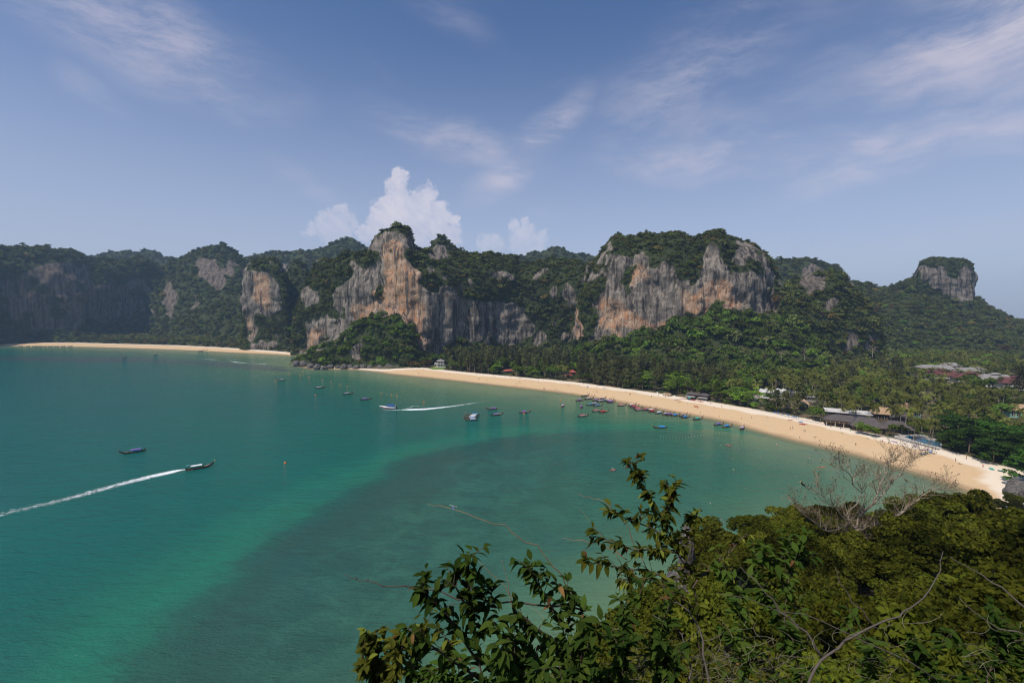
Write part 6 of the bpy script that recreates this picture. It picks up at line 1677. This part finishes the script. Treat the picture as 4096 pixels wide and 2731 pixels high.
foam('boat_wake', 'long white wake stretching left behind the longtail boat under way', [(745, 1876, 1.2, 1.2), (690, 1886, 4.0, 1.25), (600, 1906, 5.6, 1.08), (480, 1936, 5.8, .98), (340, 1975, 6.0, .92), (200, 2012, 6.0, .88), (60, 2042, 6.0, .86), (-120, 2090, 6.0, .84)], 200)
foam('boat_wake', 'thin bow foam along the near side of the longtail boat under way', [(835, 1861, .3, .9), (800, 1872, .5, 1.0), (765, 1882, .7, .95), (710, 1893, .8, .75), (640, 1910, .8, .5)], 80, .026)
foam('boat_wake', 'curving white wake behind the speedboat', [(1606, 1638, 1.2, 1.3), (1640, 1638, 4.2, 1.4), (1700, 1636, 5.0, 1.3), (1760, 1630, 4.2, 1.15), (1830, 1622, 3.6, 1.0), (1900, 1611, 3.0, .9), (1960, 1602, 2.6, .7)], 130)
foam('boat_wake', 'upper curl of foam beside the speedboat wake', [(1625, 1634, .8, 1.0), (1652, 1624, 1.6, .95), (1690, 1624, 2.2, .8), (1730, 1628, 2.2, .6)], 60, .026)
foam('boat_wake', 'bow foam under the red and white speedboat', [(1518, 1634, .5, .9), (1545, 1638, .9, 1.1), (1585, 1640, 1.0, 1.15), (1612, 1640, .9, 1.1)], 40, .03)
foam('boat_wake', 'thin pale wake of the small boats near the far beach', [(512, 1429, .8, .7), (600, 1424, 1.0, .62), (640, 1418, 1.4, .85), (700, 1411, 1.2, .7), (760, 1406, 1.0, .45)], 80)
for k, ln in enumerate([[(760, 1430, .5, .6), (815, 1436, 1.6, 1.0), (850, 1438, 2.2, 1.2), (872, 1440, 1.0, .8)], [(918, 1444, 1.2, 1.1), (950, 1449, 2.4, 1.25), (990, 1453, 1.6, 1.0), (1060, 1455, 1.8, 1.15), (1080, 1456, .6, .6)], [(975, 1428, .5, .8), (1000, 1432, 1.0, 1.0)]]):
    foam('breaker', ['short white breaker left of the pair off the slim tower', 'longer white breaker off the slim tower', 'tiny breaker close to the far beach'][k], ln, 50)
foam('shore_foam', 'thin line of foam along the edge of the main beach', [(x, y + 2, .8, .62 + .2 * math.sin(x * .02)) for x, y in WATER_RAILAY[0:]], 260, .05)
foam('shore_foam', 'thin foam round the boulders of the rocky headland', [(1170, 1466, 1.0, .9), (1210, 1470, 1.0, .6), (1262, 1480, 1.2, .85), (1330, 1479, 1.0, .6), (1414, 1479, 1.2, .9), (1508, 1488, 1.0, .8)], 80, .05)
foam('shore_foam', 'faint white splash on the water near the boats seen from astern', [(2286, 1627, .6, .8), (2302, 1628, .5, .7)], 10)

# ------------------------------------------------------------------ kayaks, floats and towels
def kayak_me(mat):
    st = [(-2.0, .02, .22), (-1.5, .24, .2), (-.6, .37, .17), (.6, .37, .17), (1.5, .24, .2), (2.0, .02, .24)]
    V = []; n = 8
    for x, w, z in st:
        for k in range(n):
            a = 2 * math.pi * k / n; V.append((x, math.cos(a) * w, z + .02 + math.sin(a) * (.15 if math.sin(a) < 0 else .07)))
    Fc = [(i * n + k, (i + 1) * n + k, (i + 1) * n + (k + 1) % n, i * n + (k + 1) % n) for i in range(5) for k in range(n)]
    return MB().add(V, Fc).mesh('hull', mat, True)
KY = {c: kayak_me(plain(c + '_kayak_plastic', v, .4, .1, 2)) for c, v in {'red': (.55, .03, .03), 'orange': (.70, .14, .03), 'yellow': (.75, .42, .03), 'blue': (.03, .22, .55)}.items()}
SEAT = MB().box(-.25, .1, -.22, .22, .24, .32).box(-.32, -.25, -.22, .22, .30, .55).mesh('seat', M_ENG)
def kayak(px, py, rz, c, label, z=None, group=None):
    p = at_z(px, py, 1.2 if z is None else z)
    o = empty('kayak', (p.x, p.y, zground(p.x, p.y) if z is None else z), rz); link('hull', KY[c], o); link('seat', SEAT, o).location = (-.6, 0, 0); link('seat', SEAT, o).location = (.7, 0, 0)
    return tag(o, label, 'kayak', group)
for x, y, c, lab in [(2705, 1604, 'blue', 'blue kayak on the sand left of the timber bar'), (2714, 1604, 'red', 'red kayak beside the blue one on the sand'), (2731, 1601, 'red', 'red kayak on the sand right below the shelter posts'), (2716, 1611, 'yellow', 'yellow kayak on the sand'),
                     (2771, 1607, 'red', 'red kayak, left one of the heap before the timber bar'), (2778, 1609, 'orange', 'orange kayak, right one of the heap before the timber bar'), (2798, 1612, 'red', 'red kayak, left one of the heap right of the timber bar'), (2806, 1614, 'orange', 'orange kayak, right one of the heap right of the timber bar'),
                     (2782, 1627, 'red', 'red kayak in the middle of the sand, upper of two'), (2787, 1629, 'red', 'red kayak in the middle of the sand, lower of two'), (3161, 1688, 'red', 'single red kayak on the sand below the blue chairs'), (3207, 1702, 'red', 'red kayak, left of three side by side on the sand'), (3214, 1704, 'red', 'red kayak, middle of three side by side on the sand'), (3221, 1705, 'red', 'red kayak, right of three side by side on the sand'), (3307, 1694, 'red', 'red kayak against the low wall by the restaurant')]:
    kayak(x, y, random.uniform(-.25, .25), c, lab)
kayak(2669, 1646, .1, 'orange', 'orange kayak in the shallows behind the beach row of boats', .0)
kayak(2914, 1783, 2.2, 'red', 'red kayak with a paddler off the beach', .0); kayak(2451, 1881, .5, 'red', 'small red kayak with paddlers in the middle of the bay', .0); kayak(1813, 2031, 1.9, 'blue', 'blue and white kayak with two paddlers near the arching twig', .0)
kayak(3286, 1870, .1, 'orange', 'orange float with a swimmer off the beach', .0)
BALL = MB().lathe([(.06, -.3), (.26, -.2), (.36, 0), (.3, .22), (.14, .36), (.03, .42)], 10)
B_OR = BALL.mesh('buoy', plain('orange_buoy', (.75, .16, .02), .5, .15, 2), True); B_YE = BALL.mesh('float', plain('yellow_float', (.62, .50, .10), .5, .15, 2), True)
def buoy(px, py, me, s, name, label, group=None):
    p = at_z(px, py, 0); o = link(name, me); o.location = (p.x, p.y, .05); o.scale = (s, s, s); return tag(o, label, name, group)
for x, y in [(523, 135), (618, 152), (760, 181), (850, 201), (945, 226), (1018, 247), (1375, 318), (1480, 338), (1532, 349), (555, 88), (412, 119)]: buoy(1000 + x * .3827, 1450 + y * .3827, B_OR, 1.5, 'buoy', 'orange buoy on the swimming line off the headland beach', 'orange buoys of the swimming line')
for x, y, lab in [(1695, 1609, 'orange buoy above the speedboat wake'), (1262, 1581, 'large orange buoy left of the diagonal boats'), (1102, 1524, 'orange buoy beside the farthest diagonal boat'), (1141, 1852, 'orange buoy alone in the middle of the bay'), (2243, 1601, 'red-orange buoy above the lone boat seen from astern'), (2096, 1654, 'orange float beside the purple-canopied boat')]: buoy(x, y, B_OR, 1.8, 'buoy', lab)
lnp = [(1200, 1503), (1255, 1509), (1325, 1527), (1390, 1545), (1470, 1560), (1526, 1572), (1586, 1584), (1650, 1598), (1690, 1606)]
for k in range(34):
    tq = k / 33 * (len(lnp) - 1.001); i = int(tq); f_ = tq - i
    buoy(lnp[i][0] * (1 - f_) + lnp[i + 1][0] * f_, lnp[i][1] * (1 - f_) + lnp[i + 1][1] * f_, B_YE, .4, 'float', 'small yellow float on the swimming line off the headland beach', 'small floats of the far swimming line')
for k in range(22):
    tq = k / 21; buoy(2642 + 260 * tq, 1745 + 5 * math.sin(tq * 5) - 10 * tq * tq, B_YE, .36, 'float', 'small yellow float in the line off the beach row of boats', 'small floats of the near swimming line')
TW = MB().box(-.45, .45, -.95, .95, 0, .03)
for x, y, c, lab in [(3689, 1802, 'brown', 'brown towel on the dry sand below the pool wall'), (3711, 1801, 'lavender', 'lavender towel on the dry sand below the pool wall'), (3722, 1811, 'blue', 'light blue towel on the dry sand below the pool wall'), (3692, 1815, 'blue', 'blue towel nearest the water below the pool wall'), (3659, 1787, 'lavender', 'pale towel on the sand left of the brown one'), (3576, 1770, 'lavender', 'pale towel left of the pool'), (3966, 1878, 'green', 'green towel by the shade of the right-hand trees'), (4007, 1888, 'dark', 'dark cloth on the sand by the right-hand trees'), (3203, 1691, 'blue', 'pale blue towel above the three red kayaks'), (2418, 1555, 'blue', 'blue shade sheet on the dry sand of the middle beach'), (2350, 1547, 'blue', 'blue towel on the dry sand of the middle beach')]:
    p = at_z(x, y, 2.0); o = TW.build('towel', CL[c]); o.location = (p.x, p.y, zground(p.x, p.y) + .32); o.rotation_euler = (0, 0, random.uniform(0, 3)); o.scale = (1.5, 1.4, 1); tag(o, lab, 'towel')

# ------------------------------------------------------------------ people
M_SKIN = [plain('tan_skin', (.42, .24, .15), .6, .1, 4), plain('fair_skin', (.56, .35, .25), .6, .1, 4), plain('brown_skin', (.22, .12, .075), .6, .1, 4)]
M_HAIR = [plain('dark_hair', (.02, .015, .012), .7, .2, 6), plain('fair_hair', (.35, .22, .09), .7, .2, 6)]
M_CLO = {'dark': plain('dark_cloth', (.025, .027, .035), .9), 'red': CL['red'], 'blue': plain('blue_cloth', (.05, .12, .32), .9), 'white': CL['white'], 'green': CL['green'], 'pink': plain('pink_cloth', (.6, .22, .3), .9)}
def skin_body(joints, edges, name):
    """one continuous body grown round a skeleton"""
    me = bpy.data.meshes.new(name); me.from_pydata([j[0] for j in joints], edges, [])
    ob = bpy.data.objects.new(name, me); COL.objects.link(ob)
    md = ob.modifiers.new('skin', 'SKIN'); md.use_smooth_shade = True
    for v, j in zip(me.skin_vertices[0].data, joints): v.radius = j[1] if hasattr(j[1], '__len__') else (j[1], j[1])
    me.skin_vertices[0].data[0].use_root = True
    ss = ob.modifiers.new('smooth', 'SUBSURF'); ss.levels = 1; ss.render_levels = 1
    dg = bpy.context.evaluated_depsgraph_get(); out = bpy.data.meshes.new_from_object(ob.evaluated_get(dg)); out.name = name
    bpy.data.objects.remove(ob); return out
def skel(hip, chest, neck, head, la, ra, ll, rl):
    J = [(hip, (.17, .12)), (tuple((a + b_) / 2 for a, b_ in zip(hip, chest)), (.14, .11)), (chest, (.17, .12)), (neck, .06), (head, (.095, .105)), (tuple(h + d for h, d in zip(head, (0, 0, .09))), (.08, .09))]
    E = [(0, 1), (1, 2), (2, 3), (3, 4), (4, 5)]
    for limb, root, rad in ((la, 2, (.055, .045, .035, .04)), (ra, 2, (.055, .045, .035, .04)), (ll, 0, (.095, .065, .045, .05)), (rl, 0, (.095, .065, .045, .05))):
        prev = root
        for p, r_ in zip(limb, rad): J.append((p, r_)); E.append((prev, len(J) - 1)); prev = len(J) - 1
    return J, E
POSE = {}
POSE['standing'] = skin_body(*skel((0, 0, .92), (0, 0, 1.32), (0, 0, 1.48), (0, .01, 1.60), [(.2, 0, 1.38), (.25, 0, 1.12), (.26, .06, .88), (.26, .08, .78)], [(-.2, 0, 1.38), (-.25, 0, 1.12), (-.26, .05, .88), (-.26, .07, .78)], [(.1, 0, .85), (.11, .02, .48), (.11, 0, .08), (.12, .12, .04)], [(-.1, 0, .85), (-.11, .02, .48), (-.11, 0, .08), (-.12, .12, .04)]), 'body')
POSE['walking'] = skin_body(*skel((0, 0, .90), (0, .04, 1.30), (0, .06, 1.46), (0, .08, 1.58), [(.2, .04, 1.36), (.25, -.08, 1.12), (.25, -.10, .90), (.25, -.08, .80)], [(-.2, .04, 1.36), (-.25, .12, 1.12), (-.25, .26, .95), (-.25, .30, .87)], [(.1, .02, .84), (.11, .22, .50), (.11, .26, .10), (.11, .38, .05)], [(-.1, -.02, .84), (-.11, -.08, .48), (-.11, -.34, .16), (-.11, -.28, .06)]), 'body')
POSE['sitting'] = skin_body(*skel((0, 0, .13), (0, -.10, .52), (0, -.08, .68), (0, -.05, .80), [(.2, -.10, .58), (.25, -.28, .36), (.24, -.34, .12), (.24, -.32, .05)], [(-.2, -.10, .58), (-.25, .08, .40), (-.18, .24, .40), (-.14, .3, .42)], [(.1, .1, .14), (.13, .46, .40), (.13, .72, .06), (.13, .84, .05)], [(-.1, .1, .14), (-.13, .48, .30), (-.13, .80, .06), (-.13, .92, .05)]), 'body')
POSE['lying'] = skin_body(*skel((0, 0, .12), (0, -.42, .14), (0, -.58, .13), (0, -.70, .14), [(.2, -.48, .12), (.28, -.25, .08), (.24, -.02, .07), (.22, .06, .07)], [(-.2, -.48, .12), (-.28, -.25, .08), (-.24, -.02, .07), (-.22, .06, .07)], [(.1, .08, .11), (.12, .46, .10), (.12, .86, .07), (.12, .92, .14)], [(-.1, .08, .11), (-.12, .46, .10), (-.12, .86, .07), (-.12, .92, .14)]), 'body')
PB = {}
for k, me in POSE.items():
    for s, m in enumerate(M_SKIN):
        c = me.copy(); c.materials.clear(); c.materials.append(m); PB[k, s] = c
def band(c, r, h, tilt=0): return MB().tube([(c[0], c[1], c[2] - h), (c[0], c[1], c[2] + h)], [r, r * .9], 9)
SHORT = {'standing': MB().tube([(0, 0, .70), (0, 0, .86), (0, 0, 1.02)], [.215, .225, .175], 10), 'walking': MB().tube([(0, .02, .70), (0, 0, .86), (0, 0, 1.0)], [.225, .235, .18], 10), 'sitting': MB().tube([(0, .24, .22), (0, .06, .16), (0, -.06, .22)], [.2, .215, .17], 10), 'lying': MB().tube([(0, .22, .12), (0, 0, .13), (0, -.14, .13)], [.19, .2, .17], 10)}
HAIR = {'standing': (0, -.02, 1.69), 'walking': (0, .06, 1.67), 'sitting': (0, -.07, .89), 'lying': (0, -.80, .15)}
HB = MB().lathe([(.02, -.10), (.105, -.06), (.12, .0), (.10, .06), (.03, .1)], 9)
HM = [HB.mesh('hair', m, True) for m in M_HAIR]
SM = {(k, c): v.mesh('swimwear', m, True) for k, v in SHORT.items() for c, m in M_CLO.items()}
def person(loc, pose, rz, skin, col, label, group=None, s=1.0):
    o = empty('person', loc, rz, s); link('body', PB[pose, skin], o); link('swimwear', SM[pose, col], o); link('hair', HM[0 if skin != 1 else 1], o).location = HAIR[pose]
    return tag(o, label, 'person', group)
def c_a(p): return [(1600 + x * .2551, 1380 + y * .2551) for x, y in p]
def c_b(p): return [(2150 + x * .2764, 1400 + y * .2764) for x, y in p]
def c_c(p): return [(2600 + x * .1913, 1580 + y * .1913) for x, y in p]
def c_d(p): return [(3000 + x * .2976, 1540 + y * .2976) for x, y in p]
def c_e(p): return [(3500 + x * .2998, 1430 + y * .2998) for x, y in p]
def c_f(p): return [(2700 + x * .5935, 1450 + y * .5935) for x, y in p]
ZONE = [(1810, 'below the white villa'), (2020, 'on the far half of the beach'), (2200, 'below the bright green trees'), (2330, 'below the red-roofed bungalows'), (2480, 'behind the upper boat cluster'), (2700, 'above the beach row of boats'), (2860, 'near the timber beach bar'), (3060, 'right of the timber beach bar'), (3300, 'below the blue chairs'), (3520, 'below the flat-roofed restaurant'), (3760, 'below the swimming pool'), (9999, 'near the shady trees at the right')]
COLS = ['dark', 'red', 'blue', 'dark', 'white', 'green', 'pink', 'dark']
SEEN = {}
def folk(pts, poses):
    for i, (x, y) in enumerate(pts):
        pose = random.choice(poses); p = at_z(x, y + (4 if pose in ('standing', 'walking') else 1), 1.4)
        z = zground(p.x, p.y); p = at_z(x, y + (4 if pose in ('standing', 'walking') else 1), z)
        zone = next(w for lim, w in ZONE if x < lim); col = random.choice(COLS)
        what = {'standing': 'standing', 'walking': 'walking', 'sitting': 'sitting', 'lying': 'lying'}[pose]
        lab = 'person in %s swimwear %s on the sand %s' % (col, what, zone)
        person((p.x, p.y, zground(p.x, p.y) + (.02 if pose in ('standing', 'walking') else .05)), pose, random.uniform(0, 6.28), random.choice([0, 0, 1, 2]), col, lab, 'people ' + zone)
UP = ['standing', 'walking', 'walking']; DN = ['sitting', 'lying']
folk(c_a([(288, 445), (296, 443), (347, 447), (778, 452), (1230, 527), (1243, 527), (1362, 550), (1446, 492), (1486, 487), (1733, 492), (1865, 512), (1882, 512), (1903, 512), (1826, 608), (1869, 580), (1945, 635), (2166, 547), (2168, 583), (2252, 685), (2262, 685)]), UP)
folk(c_a([(370, 372), (875, 497), (1200, 457), (1222, 457), (1300, 467), (1648, 500), (1740, 505), (1818, 510), (1950, 533), (1980, 527), (2040, 537), (2083, 562), (1890, 588), (2250, 550)]), DN)
folk(c_b([(90, 558), (100, 558), (258, 577), (295, 580), (412, 493), (442, 497), (467, 513), (595, 500), (666, 483), (727, 625), (815, 605), (853, 605), (872, 605), (782, 655), (800, 655), (825, 655), (1070, 710), (1083, 690), (1097, 697), (1045, 712), (1330, 633), (1343, 632), (1650, 668), (1747, 655), (1852, 665), (1893, 665)]), UP)
folk(c_b([(1268, 603), (1287, 607), (330, 455), (372, 457), (860, 530), (720, 540)]), DN)
folk(c_c([(778, 165), (985, 268), (1015, 268), (1340, 255), (1500, 225), (1050, 380), (1443, 455), (1915, 485), (2125, 470), (1665, 240), (1270, 165), (1230, 150)]), UP)
folk(c_d([(22, 438), (574, 577), (725, 617), (745, 617), (1085, 555), (1218, 580), (1352, 610), (1420, 805), (1948, 860), (1977, 857), (540, 588)]), UP)
folk(c_d([(665, 712), (875, 700), (1203, 846), (1240, 637), (1583, 710), (1780, 756), (2055, 816), (235, 427)]), DN)
folk(c_e([(475, 1262), (1075, 1365), (1218, 1340), (1440, 1445)]), UP); folk(c_e([(785, 1278), (1130, 1408), (100, 1112), (370, 1172)]), DN)
for i, ((x, y), dep) in enumerate(zip(c_f([(372, 545), (685, 552), (430, 579), (388, 644), (576, 638), (395, 719), (897, 645), (908, 645), (803, 764), (817, 765), (474, 844), (238, 946), (312, 1052), (327, 1070), (1046, 678), (1385, 738), (450, 530), (305, 552)]), [1.2, .85, 1.35, 1.2, 1.35, 1.3, .75, .75, 1.4, 1.4, 1.25, 1.25, 1.3, 1.3, 1.4, 1.0, 1.35, 1.4])):
    p = at_z(x, y + 2, 0)
    deep = 'waist-deep in the water' if dep < 1 else 'swimming with head above water'
    where = 'near the red kayak' if x < 2960 and y < 1800 else 'before the bare tree' if x > 3150 else 'off the headland trees' if y > 1950 else 'in the near shallows'
    person((p.x, p.y, -dep), 'standing', random.uniform(0, 6.28), random.choice([0, 1, 0]), random.choice(COLS), 'person %s %s' % (deep, where), 'bathers ' + where)
def paddler(px, py, rz, n, lab, pad=True):
    p = at_z(px, py, 0)
    for k in range(n):
        off = (k - (n - 1) / 2) * 1.3
        person((p.x + math.cos(rz) * off, p.y + math.sin(rz) * off, .12), 'sitting', rz - 1.57, k % 2, ['white', 'green'][k % 2], lab[k], None, .95)
    if pad:
        o = MB().tube([(-1.0, .25, .42), (1.0, -.25, .85)], .022, 5).box(-1.35, -.95, .18, .36, .36, .40).box(.95, 1.35, -.36, -.18, .86, .90).build('paddle', M_FIB); o.location = (p.x, p.y, .2); o.rotation_euler = (0, 0, rz + 1.4); tag(o, 'white double paddle held by ' + lab[0], 'paddle')
paddler(2914, 1783, 2.2, 1, ['person paddling the red kayak off the beach']); paddler(2451, 1881, .5, 2, ['person at the back of the small red kayak', 'person at the front of the small red kayak']); paddler(1813, 2031, 1.9, 2, ['person at the back of the blue kayak', 'person at the front of the blue kayak'])
paddler(2669, 1646, .1, 2, ['person at the left in the orange kayak', 'person at the right in the orange kayak'], False); paddler(3286, 1870, .1, 1, ['person lying back on the orange float'], False)
# driver of the boat under way
pp = RUN.matrix_basis @ Vector((-3.6, .25, .34)); person(pp, 'standing', math.radians(36) - 1.57, 2, 'red', 'person in red shorts standing at the stern of the boat under way')

# ------------------------------------------------------------------ pale leafless trees among the green
BARE = []
for k in range(3):
    rr = random.Random(900 + k); a = MB(); lf = []
    a.tube([(0, 0, -1), (.2, 0, 3), (.1, .2, 5.5)], [.22, .17, .12], 6, False)
    for q in range(7):
        an = q * 2.4; grow(a, a, lf, Vector((.15, .1, 3.2 + q * .4)), Vector((math.cos(an), math.sin(an), .8)), rr.uniform(3, 4.5), .10, 2)
    BARE.append(a.mesh('branches', M_PALE, True))
for k, (x, y, dep, s, lab) in enumerate([(3490, 1408, 545, 1.6, 'tall pale leafless tree at the right foot of the pyramid hill'), (3125, 1425, 470, 1.2, 'pale leafless tree on the slope left of the pyramid hill'), (3220, 1420, 462, 1.2, 'pale leafless tree below the pyramid hill'), (2640, 1510, 430, 1.0, 'grey leafless tree among the dark feathery wood'), (2858, 1560, 385, 1.1, 'pale bare-trunked tree behind the timber beach bar'), (2290, 1445, 560, .9, 'grey leafless tree behind the red-roofed bungalows'), (3065, 1365, 520, 1.0, 'white forked bare tree on the wooded slope')]):
    o = link('leafless_tree', BARE[k % 3]); p = at_y(x, y, dep); o.location = (p.x, p.y, p.z - 3 * s); o.scale = (s, s, s); o.rotation_euler = (0, 0, k); tag(o, lab, 'tree')
